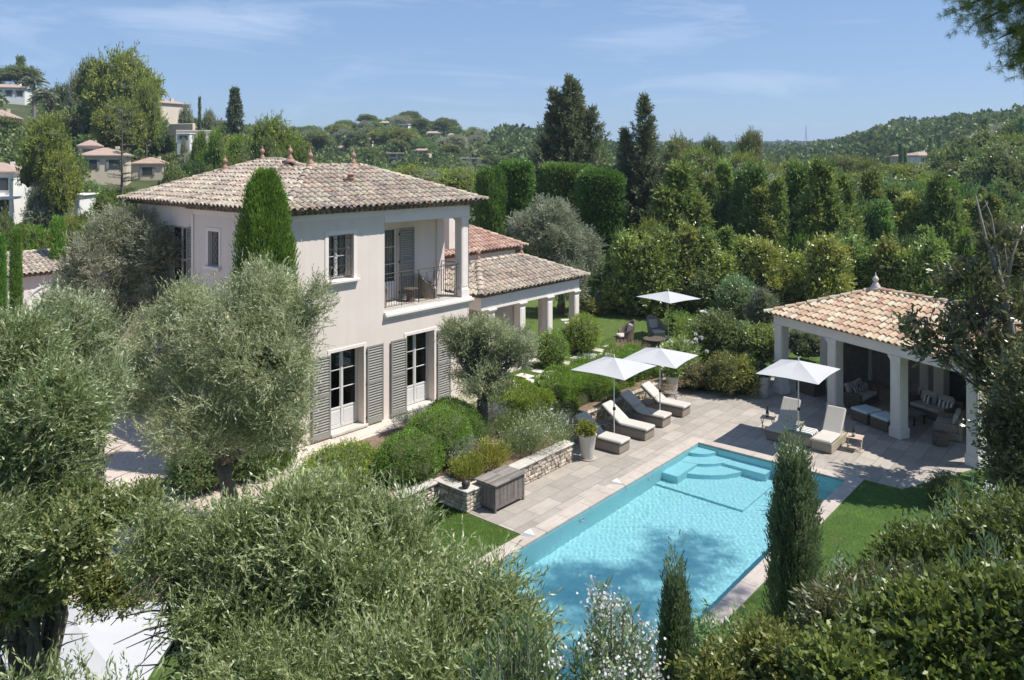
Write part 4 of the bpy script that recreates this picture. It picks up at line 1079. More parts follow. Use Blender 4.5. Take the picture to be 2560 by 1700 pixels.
wing = empty('rear_wing', WB2, 0, 'rear wing with reddish tiled roof and white chimney seen behind the balcony column', 'house')
mb = MB(); un = MB(); hip_roof(19.6, 29.9, 24.4, 31.4, 4.55, .47, mb, under=un)
mb.build('roof', M['roofB'], wing, shift=WB2); un.build('eave_tiles', M['roofB'], wing, shift=WB2)
mb = MB(); mb.box(19.95, 29.5, 24.85, 31.0, .5, 4.4); mb.build('wall', M['stucco'], wing, shift=WB2)
cxy = PD(1124, 33.5); 
ch = MB(); ch.bbox(cxy[0]-.33, cxy[0]+.33, cxy[1]-.3, cxy[1]+.3, 5.0, 6.36, .01); cc = ch.build('chimney', M['stucco'], wing, shift=WB2)
ch = MB(); ch.bbox(cxy[0]-.37, cxy[0]+.37, cxy[1]-.34, cxy[1]+.34, 6.361, 6.42, .01); ch.build('chimney_cap', M['trim'], cc, shift=WB2)
# garage / outbuilding at far left
gx, gy = PD(60, 38.0)
GB = (gx, gy, .5)
gar = empty('outbuilding', GB, 0, 'low outbuilding with tiled roof and arched white framed opening behind the left olive trees', 'garage')
mb = MB(); un = MB(); hip_roof(gx-2.5, gx+5.2, gy-.4, gy+4.2, 3.25, .36, mb, under=un); mb.build('roof', M['roofA'], gar, shift=GB); un.build('eave_tiles', M['roofA'], gar, shift=GB)
mb = MB(); mb.box(gx-2.2, gx+4.9, gy, gy+3.9, .5, 3.1); mb.build('wall', M['stucco'], gar, shift=GB)
mb = MB(); arc = [(gx+1.35+1.25*math.cos(w), gy-.03, 1.7+.95*math.sin(w)) for w in np.linspace(PI, 0, 15)]
mb.tube([(gx+.1, gy-.03, .5)]+arc+[(gx+2.6, gy-.03, .5)], .07, 6); mb.build('arch_surround', M['whitewood'], gar, shift=GB)
mb = MB(); pts = [(gx+.1, gy-.015, .5)]+[(p[0], gy-.015, p[2]) for p in arc]+[(gx+2.6, gy-.015, .5)]; mb.add(pts, [tuple(range(len(pts)))]); mb.build('garage_door', M['pavcream'], gar, shift=GB)

# ------------------------------------------------------------------ pool pavilion (rotated)
random.seed(31)
e1 = Vector((.428, .904, 0)).normalized(); e2 = Vector((.904, -.428, 0)).normalized()
C3 = Vector((26.86, 6.73, 0)); C4 = C3 - e1*2.57
PVR = math.atan2(e1.y, e1.x)                     # local +x runs from column 4 to column 1, local -y runs into the pavilion
pav = empty('pool_pavilion', tuple(C4), PVR, 'open sided pool pavilion with bright new tile roof and square cream columns', 'pavilion')
SP = 2.57; DP = 4.6
def lp(x, y, z=0):  # local to world
    v = C4 + e1*x + e2*(-y); return (v.x, v.y, z)
mb = MB()
# local build: hip_roof wants x0<x1,y0<y1 ; interior is local -y
un = MB()
r0, r1 = hip_roof(-.38, SP*3+.42, -DP-.38, .40, 2.99, .405, mb, under=un, genoise=False, caprad=.12, pitch=.235, row=.34, amp=.06)
mb.build('roof', M['roofC'], pav); un.build('roof_underside', M['palewood'], pav)
un = MB()
n_ = 42
f = MB()
f.lathe([(.22,-.04),(.20,.03),(.16,.07),(.17,.10),(.13,.12),(.14,.15),(.10,.17),(.11,.20),(.07,.22),(.06,.27),(.10,.31),(.105,.37),(.07,.43),(.03,.47),(.015,.54),(.003,.60)], (r1[0], r1[1], r1[2]+.03), 18); f.build('finial', M['pot'], pav, True)
mb = MB(); w = .2
mb.box(-w, SP*3+w, -w, w, 2.6, 2.93); mb.box(-w, SP*3+w, -DP-w, -DP+w, 2.6, 2.93); mb.box(SP*3-w, SP*3+w-.002, -DP+w, -w, 2.601, 2.929); mb.box(-w+.002, w, -DP+w, -w, 2.601, 2.929)
mb.build('beam', M['pavcream'], pav)
for i in range(4):
    mb = MB(); pier(mb, SP*i, 0, .01, 2.599, .36, .2, .30, .04); mb.build('column', M['pavcream'], pav)
for x, y in ((SP*3, -DP), (SP*3, -DP/2), (0, -DP), (SP*2, -DP)):
    mb = MB(); pier(mb, x, y, .01, 2.599, .36, .2, .30, .04); mb.build('column', M['pavcream'], pav)
mb = MB(); mb.box(.18, SP*2-.2, -DP-.1, -DP+.12, .01, 2.6); mb.box(-.15, .12, -DP+.2, -2.4, .01, 2.6); mb.box(SP*2+.2, SP*3-.2, -DP-.1, -DP+.1, .01, 2.6); mb.box(SP*3-.1, SP*3+.1, -DP+.2, -DP/2-.2, .01, 2.6)
mb.build('back_wall', plain('dark_stone_back_wall', (.34,.31,.28), (.22,.20,.18), 5, .9, .5, 20, .02), pav)
# fireplace
fx = 1.55*SP-.3
mb = MB(); yb = -DP+.121
mb.bbox(fx-.85, fx-.45, yb, yb+.35, .01, 1.35, .01); mb.bbox(fx+.45, fx+.85, yb, yb+.35, .01, 1.35, .01); mb.bbox(fx-.95, fx+.95, yb, yb+.42, 1.352, 1.85, .015); fp = mb.build('fireplace', M['pavcream'], pav)
mb = MB(); mb.box(fx-.449, fx+.449, yb+.005, yb+.03, .02, 1.35); mb.build('firebox', M['dark'], fp)
# ------------------------------------------------------------------ terrace furniture
random.seed(41)
def lounger(loc, rz, label, group='wicker sunbeds round the pool', mat='wicker', w=.60, L_=1.78, up=.62):
    root = empty('sun_lounger', loc, rz, label, 'sun lounger', group); h = w/2
    mb = MB(); mb.bbox(-h, h, 0, L_*.92, .015, .255, .012)
    mb.bbox(-h-.006, -h+.02, -.006, L_*.92, .256, .285, .006); mb.bbox(h-.02, h+.006, -.006, L_*.92, .256, .285, .006); mb.bbox(-h+.021, h-.021, -.006, .02, .2561, .284, .006)
    mb.build('wicker_base', M[mat], root)
    for x in (-h+.03, h-.06):
        for y in (.03, L_*.92-.06):
            b = MB(); b.box(x, x+.03, y, y+.03, 0, .016); b.build('foot', M['iron'], root)
    hy = L_*.52
    mb = MB(); mb.bbox(-h+.01, h-.01, -.05, hy, .29, .385, .03); mb.build('seat_cushion', M['cushion'], root)
    ang = up*1.0
    R_ = Matrix.Translation((0, hy+.01, .30)) @ Matrix.Rotation(ang, 4, 'X')
    mb = MB(); mb.M = R_; mb.bbox(-h+.01, h-.01, 0, .86, 0, .09, .03); mb.build('back_cushion', M['cushion'], root)
    mb = MB(); mb.M = R_; mb.bbox(-h+.02, h-.02, 0, .84, -.035, -.003, .01); mb.build('backrest_frame', M[mat], root)
    mb = MB(); t = R_ @ Vector((0, .6, -.03)); mb.tube([(h-.08, t.y, t.z), (h-.08, t.y+.08, .26)], .012, 5); mb.tube([(-h+.08, t.y, t.z), (-h+.08, t.y+.08, .26)], .012, 5); mb.build('prop', M['alu'], root)
    return root
for (x, y, r, lb) in ((20.13, 12.66, .03, 'wicker sunbed nearest the tall potted plant, first of the four by the hedge'),
                      (21.60, 12.66, .03, 'wicker sunbed standing behind the first parasol pole by the hedge'),
                      (23.00, 12.84, .04, 'wicker sunbed with half shaded cushion between the two white parasol poles'),
                      (24.36, 12.84, .04, 'farthest wicker sunbed of the four, beside the rough stone wall')):
    lounger((x, y, .008), r, lb)
lounger((23.92, 9.56, .008), -PI/2, 'wicker sunbed with raised back facing the pool, foot end shaded by the parasol', mat='wicker', up=.95)
lounger((23.95, 8.16, .008), -PI/2, 'sunlit wicker sunbed facing the pool beside the pale folding table', mat='wickerpale', up=.95)
# big square ottoman cushion with striped towel between them
t = MB(); t.bbox(-.30, .30, -.42, .42, .0, .33, .05); o = empty('pouffe', (24.35, 8.88, .008), 0, 'pale wicker pouffe with striped cushion between the two sunbeds facing the pool', 'pouffe')
t.build('base', M['wickerpale'], o); t = MB(); t.bbox(-.28, .28, -.40, .40, .331, .44, .04); t.build('cushion', M['stripe'], o)
def xtable(loc, rz, label, mat='teak', s=.42, h=.42):
    root = empty('folding_table', loc, rz, label, 'side table', 'small folding side tables')
    mb = MB(); n = 5; q = s/n
    for i in range(n): mb.bbox(-s/2+i*q+.004, -s/2+(i+1)*q-.004, -s/2, s/2, h-.02, h, .004, random.random())
    mb.build('table_top', M[mat], root)
    for y in (-s/2+.04, s/2-.04):
        mb = MB(); mb.tube([(-s*.42, y, 0), (s*.40, y, h-.022)], .014, 4); mb.tube([(s*.42, y+.022, 0), (-s*.40, y+.022, h-.022)], .014, 4); mb.build('cross_legs', M[mat], root)
    mb = MB(); mb.tube([(-s*.3, -s/2+.04, .06), (-s*.3, s/2, .06)], .01, 4); mb.tube([(s*.3, -s/2+.04, .06), (s*.3, s/2, .06)], .01, 4); mb.build('stretcher', M[mat], root)
    return root
xtable((20.88, 13.95, .008), .1, 'dark wooden folding table between the first and second sunbed')
xtable((22.2, 14.2, .008), .1, 'small wooden folding table between the second and third sunbed')
xtable((23.62, 13.98, .008), .1, 'dark wooden folding table between the third and farthest sunbed')
xtable((25.15, 13.85, .008), .2, 'wooden folding table beside the farthest sunbed near the rough stone wall')
xtable((24.80, 10.15, .008), .15, 'brown folding table carrying a bottle at the left sunbed facing the pool', 'palewood')
xtable((24.78, 7.45, .008), .1, 'pale sunlit folding table carrying a bottle beside the right sunbed', 'palewood', .46)
def bottle(loc, label):
    r = empty('bottle', loc, 0, label, 'bottle', 'bottles on the folding tables')
    mb = MB(); mb.lathe([(.045,0),(.05,.02),(.05,.17),(.035,.21),(.016,.24),(.015,.31),(.019,.312),(.019,.33)], (0,0,0), 12); mb.build('glass_body', M['bottle'], r, True)
    mb = MB(); mb.lathe([(.0515,.05),(.0515,.12)], (0,0,0), 12); mb.build('paper_label', M['paleglass'], r)
bottle((24.78, 10.17, .43), 'dark bottle on the brown folding table left of the sunbeds facing the pool'); bottle((24.72, 7.47, .43), 'dark bottle on the pale folding table right of the sunbeds facing the pool')
def parasol(loc, rz, sx, sy, zc, rise, label, group='white square parasols', base='alu', pole=True):
    root = empty('parasol', loc, rz, label, 'parasol', group)
    mb = MB(); K_, S_ = 7, 8; vs = [(0, 0, zc+rise)]; per = []
    for e_ in range(4):
        for i in range(S_):
            u = i/S_*2-1; p_ = [(u, -1), (1, u), (-u, 1), (-1, -u)][e_]; c_ = 1-.035*(1-u*u); per.append((p_[0]*c_*sx/2, p_[1]*c_*sy/2, abs(u)))
    m_ = len(per)
    for k in range(1, K_+1):
        t = k/K_
        for (x_, y_, u) in per: vs.append((x_*t, y_*t, zc+rise*(1-t) - .035*math.sin(PI*t)*(1-u) - .02*t*t*u))
    fs = [(0, 1+i, 1+(i+1) % m_) for i in range(m_)] + [(1+(k-1)*m_+i, 1+k*m_+i, 1+k*m_+(i+1) % m_, 1+(k-1)*m_+(i+1) % m_) for k in range(1, K_) for i in range(m_)]
    mb.add(vs, fs); o = mb.build('canopy', M['canvas'], root)
    s = o.modifiers.new('th', 'SOLIDIFY'); s.thickness = .006
    mb = MB()
    for a, b in ((1,1),(1,-1),(-1,1),(-1,-1)): mb.tube([(0,0,zc+rise-.06), (a*sx*.46, b*sy*.46, zc-.06)], .009, 4); mb.tube([(0,0,zc-.18), (a*sx*.24, b*sy*.24, zc+rise*.42-.04)], .008, 4)
    mb.build('ribs', M['alu'], root)
    mb = MB(); mb.tube([(0,0,.02), (0,0,zc+rise)], .021, 8); mb.build('pole', M['alu'], root)
    mb = MB(); mb.lathe([(.03,zc+rise),(.02,zc+rise+.05),(.028,zc+rise+.07),(.01,zc+rise+.10)], (0,0,0), 8); mb.build('top_knob', M['whitewood'], root)
    mb = MB(); mb.bbox(-.20, .20, -.20, .20, .0, .045, .01); mb.lathe([(.04,.045),(.035,.2)], (0,0,0), 8); mb.build('base_plate', M[base], root)
    mb = MB(); mb.bbox(-.03, .05, -.035, .035, .95, 1.05, .01); mb.tube([(.05, 0, 1.0), (.09, 0, 1.0), (.09, 0, .94)], .008, 5); mb.build('crank', M['iron'], root)
    return root
parasol((20.72, 13.42, .008), .05, 2.05, 1.9, 2.30, .30, 'white parasol standing between the first two sunbeds')
parasol((23.32, 13.28, .008), .12, 2.05, 1.95, 2.14, .30, 'white parasol standing between the third and farthest sunbed')
parasol((24.42, 9.02, .008), .03, 2.2, 1.9, 2.20, .32, 'white parasol over the two sunbeds facing the pool')
parasol((32.1, 17.85, .54), -.25, 2.0, 2.15, 1.92, .28, 'white parasol on the upper lawn behind the wicker armchairs')
pa = PD(190, 10.5)
parasol((pa[0], pa[1], 0), HEAD-PI/2, 2.6, 2.1, 2.30, .28, 'white parasol half hidden under the foreground olive branches')
# chest
random.seed(43)
ch = empty('storage_chest', (14.55, 13.16, .006), -.02, 'big weathered grey teak storage chest at the corner of the terrace', 'chest')
mb = MB(); W_, D_, H_ = 1.12, .66, .70
for sx in (-.0, 1.0):
    for sy in (0, 1):
        x = sx*(W_-.06); y = -.26+sy*(D_-.06); mb.bbox(x, x+.06, y, y+.06, 0, H_-.03, .006)
mb.build('corner_posts', M['teak'], ch)
mb = MB(); n = 19; q = (W_-.12)/n
for i in range(n): mb.bbox(.06+i*q+.003, .06+(i+1)*q-.003, -.245, -.225, .10, H_-.035, .004, random.random()); mb.bbox(.06+i*q+.003, .06+(i+1)*q-.003, D_-.285, D_-.265, .10, H_-.035, .004, random.random())
n = 11; q = (D_-.12)/n
for i in range(n): mb.bbox(.015, .035, -.20+i*q+.003, -.20+(i+1)*q-.003, .10, H_-.035, .004, random.random()); mb.bbox(W_-.035, W_-.015, -.20+i*q+.003, -.20+(i+1)*q-.003, .10, H_-.035, .004, random.random())
mb.build('side_boards', M['teak'], ch)
mb = MB()
for z in (.075, H_-.10):
    mb.bbox(.061, W_-.061, -.252, -.2255, z, z+.06, .004); mb.bbox(.008, .036, -.199, D_-.321, z, z+.06, .004)
mb.bbox(.061, W_-.061, -.22, D_-.3, .085, .10, .002); mb.build('rails', M['teak'], ch)
mb = MB(); n = 8; q = (D_+.08)/n
for i in range(n):
    for s in (0, 1): mb.bbox(-.03+s*(W_/2+.03)+.002, -.03+(s+1)*(W_/2+.03)-.002, -.30+i*q+.002, -.30+(i+1)*q-.002, H_-.028, H_+.005, .004, random.random())
mb.build('lid', M['teak'], ch)
o = MB(); o.lathe([(.02,0),(.07,.01),(.10,.06),(.11,.11),(.09,.17),(.05,.205),(.02,.21)], (0,0,0), 14)
lt = empty('lantern', (14.22, 13.60, .565), 0, 'small dark round lantern on the wall end behind the chest', 'lantern'); o.build('globe', M['iron'], lt, True)
o = MB(); o.tube([(.05*math.cos(w), 0, .21+.04*math.sin(w)) for w in np.linspace(0, PI, 7)], .005, 4); o.build('handle', M['iron'], lt)
# water spouts: white triangular wedges on the coping
for i, (x, y) in enumerate(((14.25, 11.58), (18.05, 11.62))):
    r = empty('water_spout', (x, y, .017), 0, ['white triangular water spout on the coping near the grass end', 'white triangular water spout with a trickle falling into the pool'][i], 'water spout', 'white spouts on the pool edge')
    mb = MB(); mb.add([(-.17,.07,0),(.17,.07,0),(0,-.20,0),(-.13,.06,.075),(.13,.06,.075),(0,-.17,.035)], [(0,2,1),(3,4,5),(0,1,4,3),(1,2,5,4),(2,0,3,5)]); mb.build('wedge', M['whitewood'], r)
    if i:
        mb = MB(); mb.tube([(0,-.19,.03),(0,-.27,.02),(0,-.31,-.04),(0,-.33,-.11)], .008, 5); mb.build('water_jet', M['glass'], r)
# pots
def pot(loc, label, r=.25, h=.72, group=None, mat='pot', plant='box', pr=.36, ph=.24, saucer=True, leafn=380, Ln=.06, W=.04):
    root = empty('plant_pot', loc, 0, label, 'plant pot', group)
    mb = MB(); mb.lathe([(r*.62,.03),(r*.64,.05),(r*.78,h*.4),(r*.95,h*.9),(r*1.0,h*.94),(r*1.03,h),(r*.92,h),(r*.88,h*.92),(.01,h*.9)], (0,0,0), 24); mb.build('pot', M[mat], root, True)
    if saucer: mb = MB(); mb.lathe([(r*.75,0),(r*.86,.012),(r*.88,.045),(r*.82,.045),(r*.78,.02)], (0,0,0), 24); mb.build('saucer', M[mat], root, True)
    lb = lobes((0, 0, h+ph*.6), (pr, pr, ph), 7, .5)
    P, D = crown_points(lb, leafn, .5); lv = Leaves(); lv.twigs(P-D*.05, D+np.array([0,0,.5]), 7, Ln*2.2, Ln, W, .8); lv.build('plant', LM[plant], root)
    return root
pot((18.98, 13.22, .006), 'tall cream plant pot with bushy green plant at the end of the stone wall', .27, .74, None, 'pot', 'yellow', .32, .20)
pot((28.2, 11.72, .006), 'tall cream plant pot beside the first pavilion column', .27, .76, None, 'pot', 'magnolia', .26, .22)
pot((26.1, 14.35, .006), 'cream plant pot behind the farthest sunbed against the hedge', .25, .74, None, 'pot', 'laurel', .32, .30)
pot((19.7, 14.75, .50), 'wide low cream bowl hidden behind the white flowering gaura', .36, .42, None, 'slab', 'bush', .3, .1, False, 200)
ur = empty('stone_urn', (35.4, 17.6, .50), 0, 'big pale stone urn with wide rim among the shrubs behind the upper lawn', 'urn')
mb = MB(); mb.lathe([(.20,0),(.27,.11),(.35,.34),(.35,.5),(.27,.64),(.19,.72),(.21,.77),(.32,.82),(.34,.86),(.30,.86),(.19,.80)], (0,0,0), 24); mb.build('body', M['slab'], ur, True)
for i, (x, y, s) in enumerate(((33.6, 17.2, .45), (34.3, 17.0, .32), (36.2, 16.4, .5))):
    v, f = ICO; mb = MB(); ph = rng.random(3)*9; k = 1+.14*np.sin(v[:,0]*3+ph[0])+.1*np.sin(v[:,1]*4+ph[1]); mb.add((v*k[:,None]*np.array([s, s*.8, s*.55])).tolist(), f)
    o = mb.build('boulder', M['slab']); o.location = (x, y, .55+s*.3)
    tag(o, ['pale boulder right of the upper lawn parasol pole', 'smallest pale boulder between the parasol pole and the urn', 'pale boulder to the right of the stone urn'][i], 'rock', 'boulders round the urn')
armchair('wicker_armchair', (31.5, 18.15, .545), -.5, 'wicker', 'wicker armchair with tall round back facing the low table on the upper lawn', None, 'cushion', 1.25)
armchair('wicker_armchair', (29.85, 18.75, .545), -2.2, 'wickerdk', 'dark wicker armchair seen from behind on the upper lawn', None, 'cushion', 1.25)
roundtable('coffee_table', (30.35, 17.55, .545), .50, .38, 'round brown wicker coffee table between the armchairs on the upper lawn', 'wickerdk', 'coffee table')

# ------------------------------------------------------------------ pavilion furniture
def sofa(loc, rz, label, w=1.5, mat='wickerdk', pillows=2, group=None, mstripe=True):
    root = empty('sofa', loc, rz, label, 'sofa', group); h = w/2
    mb = MB(); mb.bbox(-h, h, -.40, .40, .02, .26, .02); mb.bbox(-h, h, .27, .40, .261, .66, .03); mb.bbox(-h, -h+.14, -.40, .269, .262, .52, .03); mb.bbox(h-.14, h, -.40, .269, .262, .52, .03); mb.build('wicker_frame', M[mat], root)
    for s in range(pillows):
        a = -h+.15+(w-.3)*s/pillows; b = a+(w-.3)/pillows-.01
        mb = MB(); mb.bbox(a, b, -.40, .265, .265, .39, .035); mb.build('seat_cushion', M['cushion'], root)
        mb = MB(); mb.M = Matrix.Translation(((a+b)/2, .19, .56)) @ Matrix.Rotation(-.25+.1*s, 4, 'X') @ Matrix.Rotation(.08*(1-2*s), 4, 'Y'); mb.bbox(-(b-a)/2+.02, (b-a)/2-.02, -.08, .06, -.2, .22, .06); mb.build('back_cushion', M['cushion'], root)
    if mstripe:
        for s in (-.18, .16, .36):
            mb = MB(); mb.M = Matrix.Translation((s*w, .02, .50)) @ Matrix.Rotation(-.35, 4, 'X') @ Matrix.Rotation(.15, 4, 'Y'); mb.bbox(-.15, .15, -.05, .05, -.13, .15, .045); mb.build('striped_pillow', M['stripe'], root)
    return root
def pl(x, y, z=.008): return lp(x, y, z)
sofa((29.6, 8.75, .008), -.12, 'wicker sofa with pale and striped cushions behind the second pavilion column', 1.55)
sofa(pl(3.45, -2.75), PVR+PI, 'wicker sofa with striped cushions seen between the third and last pavilion columns', 1.6)
sofa((28.1, 5.55, .008), PI+.1, 'wicker sofa with its back to the pool beside the last pavilion column', 1.3, 'wicker', 2, None, False)
for i, (px_, lbl) in enumerate(((1.62, 'left wicker ottoman with pale blue cushion between the pavilion columns'), (1.33, 'right wicker ottoman with pale blue cushion, partly behind the third pavilion column'))):
    o = empty('ottoman', ((27.78, 7.98, .008), (27.46, 7.27, .008))[i], PVR, lbl, 'ottoman', 'wicker ottomans in the pavilion')
    mb = MB(); mb.bbox(-.34, .34, -.36, .36, .01, .33, .015); mb.build('wicker_base', M['wickerdk'], o); mb = MB(); mb.bbox(-.34, .34, -.36, .36, .335, .43, .03); mb.build('cushion', M['bluecushion'], o)
o = empty('coffee_table', pl(3.5, -1.55), PVR, 'low dark coffee table between the sofas in the pavilion', 'coffee table')
mb = MB(); mb.bbox(-.5, .5, -.3, .3, .33, .36, .005); mb.build('table_top', M['teak'], o)
for x in (-.45, .41):
    for y in (-.26, .22): mb = MB(); mb.box(x, x+.04, y, y+.04, 0, .33); mb.build('leg', M['iron'], o)
o = empty('wicker_counter', pl(7.25, -1.0), PVR, 'dark wicker storage box beside the first pavilion column', 'storage box')
mb = MB(); mb.bbox(-.45, .45, -.3, .3, .01, .52, .015); mb.build('body', M['wickerdk'], o); mb = MB(); mb.bbox(-.47, .47, -.32, .32, .521, .55, .008); mb.build('lid', M['wickerdk'], o)
o = empty('bench', pl(6.3, -1.9), PVR, 'bench with pale blue cushion behind the second pavilion column', 'bench')
mb = MB(); mb.bbox(-.35, .35, -.25, .25, .01, .30, .015); mb.build('base', M['bluecushion'], o); mb = MB(); mb.bbox(-.35, .35, -.25, .25, .302, .38, .03); mb.build('cushion', M['bluecushion'], o)
o = empty('stool', pl(1.55, -.55), PVR, 'small round wicker stool in front of the sofa by the last pavilion column', 'stool')
mb = MB(); mb.lathe([(.2,0),(.23,.1),(.23,.36),(.18,.40)], (0,0,0), 16); mb.build('wicker_body', M['wickerdk'], o)
# ------------------------------------------------------------------ olives
random.seed(51)
def at(x, d, y): a = PD(x, d); return np.array([a[0], a[1], ZY(y, d)])
def lobe(x, d, y, wpx, hpx, depth=None):
    rx = wpx/2*d/F; rz = hpx/2*d/F
    return (at(x, d, y), np.array([(rx if depth is None else depth)]*2+[rz]))
def split(ls, k=5, f=.55):
    out = []
    for c, r in ls: out += lobes(c, r, k, f, None, 1, -.8)
    return out
# middle olive in front of the villa
b = P0(565, 1300, .54)
olive('large silvery olive tree in front of the left half of the sunlit villa wall', (b[0], b[1], .54),
      split([lobe(420, 17.7, 900, 330, 330), lobe(600, 16.9, 880, 400, 400), lobe(700, 17.3, 820, 220, 240), lobe(490, 17.8, 750, 170, 160), lobe(650, 17.7, 720, 190, 170),
             lobe(520, 16.7, 1040, 360, 240), lobe(680, 16.7, 1040, 240, 260), lobe(340, 17.5, 960, 200, 200), lobe(790, 17.4, 760, 90, 130)], 6, .5), 19000, .058, .0165, .32, 13, .19, upbias=.55)
p = P0(560, 1215, .54)
bush('green leafy shrubs growing round the foot of the large silvery olive', (p[0], p[1], .54), lobes((p[0]+.1, p[1]+.3, 1.15), (1.75, 1.1, .9), 12, .45), 4200, .07, .03, 'bush', None, 'garden_shrub')
b = PD(270, 27.5)
olive('grey olive tree with dense round crown beside the shaded end of the villa', (b[0], b[1], .54),
      split([lobe(270, 27.5, 640, 230, 230), lobe(200, 27.5, 700, 150, 190), lobe(350, 27.5, 640, 130, 230), lobe(250, 27, 760, 220, 160), lobe(300, 28, 570, 150, 110), lobe(400, 27, 640, 100, 190), lobe(380, 27, 740, 120, 150), lobe(130, 27.5, 760, 90, 120)], 6, .5), 11000, .075, .022, .3, 11, .2, 'olivefar')
b = P0(1190, 1085, .54)
olive('small round headed olive tree standing on the grass in front of the right french door', (b[0], b[1], .54),
      split([lobe(1165, 23.6, 870, 120, 140), lobe(1240, 23.4, 880, 150, 190), lobe(1300, 23.2, 870, 90, 130), lobe(1205, 23.2, 950, 170, 110), lobe(1140, 23.4, 830, 80, 90), lobe(1195, 23.5, 820, 100, 90)], 6, .5), 6000, .065, .018, .28, 11, .2, fork=.42, fine=20)
b = PD(1400, 42)
olive('grey olive tree standing behind the tiled portico roof', (b[0], b[1], .54),
      split([lobe(1350, 42, 580, 150, 150), lobe(1410, 42, 600, 160, 200), lobe(1460, 42.5, 640, 100, 170), lobe(1310, 42, 570, 80, 110), lobe(1420, 41.5, 700, 130, 130), lobe(1370, 42, 530, 110, 70)], 6, .5), 9500, .10, .03, .4, 11, .2, 'olivefar')
b = PD(225, 12.8)
olive('olive tree between the left edge olive and the gravel court', (b[0], b[1], .1),
      split([lobe(215, 12.8, 850, 190, 190), lobe(150, 12.8, 790, 120, 130), lobe(250, 12.5, 960, 160, 150), lobe(180, 12.5, 980, 200, 200)], 6, .5), 5000, .06, .016, .30, 13, .14)
b = PD(40, 8.6)
olive('dense dark green olive tree filling the left edge of the picture', (b[0], b[1], .0),
      split([lobe(30, 8.6, 900, 200, 220), lobe(110, 8.2, 1050, 260, 260), lobe(-60, 8.4, 1100, 300, 400), lobe(140, 8.4, 1180, 260, 240), lobe(20, 7.8, 1330, 300, 260), lobe(190, 8.6, 1060, 130, 160)], 6, .5), 12500, .056, .0145, .26, 13, .17, 'olivefg')
# big foreground olive
fo = split([lobe(620, 6.4, 1540, 360, 340), lobe(760, 6.4, 1420, 380, 380), lobe(940, 6.2, 1440, 330, 330), lobe(1080, 6.0, 1540, 280, 280), lobe(1270, 5.8, 1630, 220, 210), lobe(460, 6.6, 1410, 190, 170),
            lobe(1190, 5.9, 1500, 200, 200), lobe(980, 5.6, 1650, 460, 300), lobe(700, 5.6, 1700, 380, 320), lobe(760, 6.6, 1285, 190, 150), lobe(600, 6.5, 1350, 200, 180), lobe(1000, 6.4, 1335, 150, 170), lobe(880, 6.5, 1290, 120, 130), lobe(390, 6.5, 1330, 120, 130)], 6, .5)
b = PD(880, 6.2)
olive('huge silvery olive tree spreading across the whole foreground', (b[0], b[1], -.02), fo, 17000, .046, .0115, .25, 15, .18, 'olivefg', upbias=.7, fine=30)
b = PD(150, 4.6)
olive('dark olive branches hanging over the white parasol at the bottom left corner', (b[0]-.8, b[1]-.3, -.02),
      split([lobe(60, 5.0, 1790, 360, 160), lobe(300, 5.0, 1800, 420, 180)], 7, .4), 420, .048, .012, .24, 12, .09, 'olivefg', upbias=.8)
# ------------------------------------------------------------------ cypresses and clipped shrubs
c = PD(664, 20.9)
column('broad dense bright green cypress standing against the corner of the villa', c[0], c[1], .54, ZY(411, 20.9), .76, 'cypress', 21000, .075, .022, .42, taper=.88, ragged=.075)
def cyp(px, d, ytop, wpx, label, mat='cypress', n=5000, Ln=.1, W=.035, z0=None, group=None, top=.25, **k):
    c = PD(px, d); z0 = ground(*c) if z0 is None else z0
    return column(label, c[0], c[1], z0, ZY(ytop, d), wpx/2*d/F, mat, n, Ln, W, top, group, **k)
cyp(1985, 9.2, 1118, 108, 'tall dark narrow cypress in front of the pool on the right', 'cypdark', 16000, .045, .013, -.02, top=.20, ragged=.16, spiky=.20)
cyp(1688, 7.2, 1425, 92, 'pointed cypress tip rising at the bottom edge in front of the pool', 'cypdark', 11000, .04, .011, -.02, top=.3, ragged=.08, spiky=.2)
cyp(40, 30, 562, 22, 'slim clipped cypress column in front of the outbuilding', 'cypress', 4500, .06, .02, .5, top=.12)
cyp(2, 29, 580, 20, 'slim clipped cypress column at the very left edge', 'cypress', 4500, .06, .02, .5, top=.12)
cyp(146, 40, 545, 26, 'short cypress column behind the outbuilding roof', 'cypress', 2200, .12, .04, .5, top=.15)
cyp(1228, 50, 420, 68, 'clipped cypress column behind the rear wing, left of the two clipped blocks', 'hedge', 6500, .16, .06, .5, top=.10, ragged=.07)
def blk(label, px, d, ytop, wpx, depth, ybot, mat='hedge', rz=0, dens=150, Ln=.15, W=.06, slope=0, **k):
    c = PD(px, d); z1 = ZY(ytop, d); z0 = .5
    return hedgebox(label, c[0], c[1], z0, wpx*d/F, depth, z1-z0, HEAD-PI/2+rz, mat, dens, Ln, W, slope=slope, **k)
blk('tall square clipped conifer hedge behind the grey olive, left block', 1290, 51, 412, 72, 1.8, 0, dens=190)
blk('tall clipped conifer hedge wall with its sunlit face, behind the grey olive', 1420, 52, 420, 115, 2, 0, rz=.05, slope=-.03, dens=190)
blk('darker tall clipped hedge block at the right end of the hedge wall', 1503, 49, 432, 104, 2.6, 0, 'hedge', rz=-.1, round_=.5, dens=190)
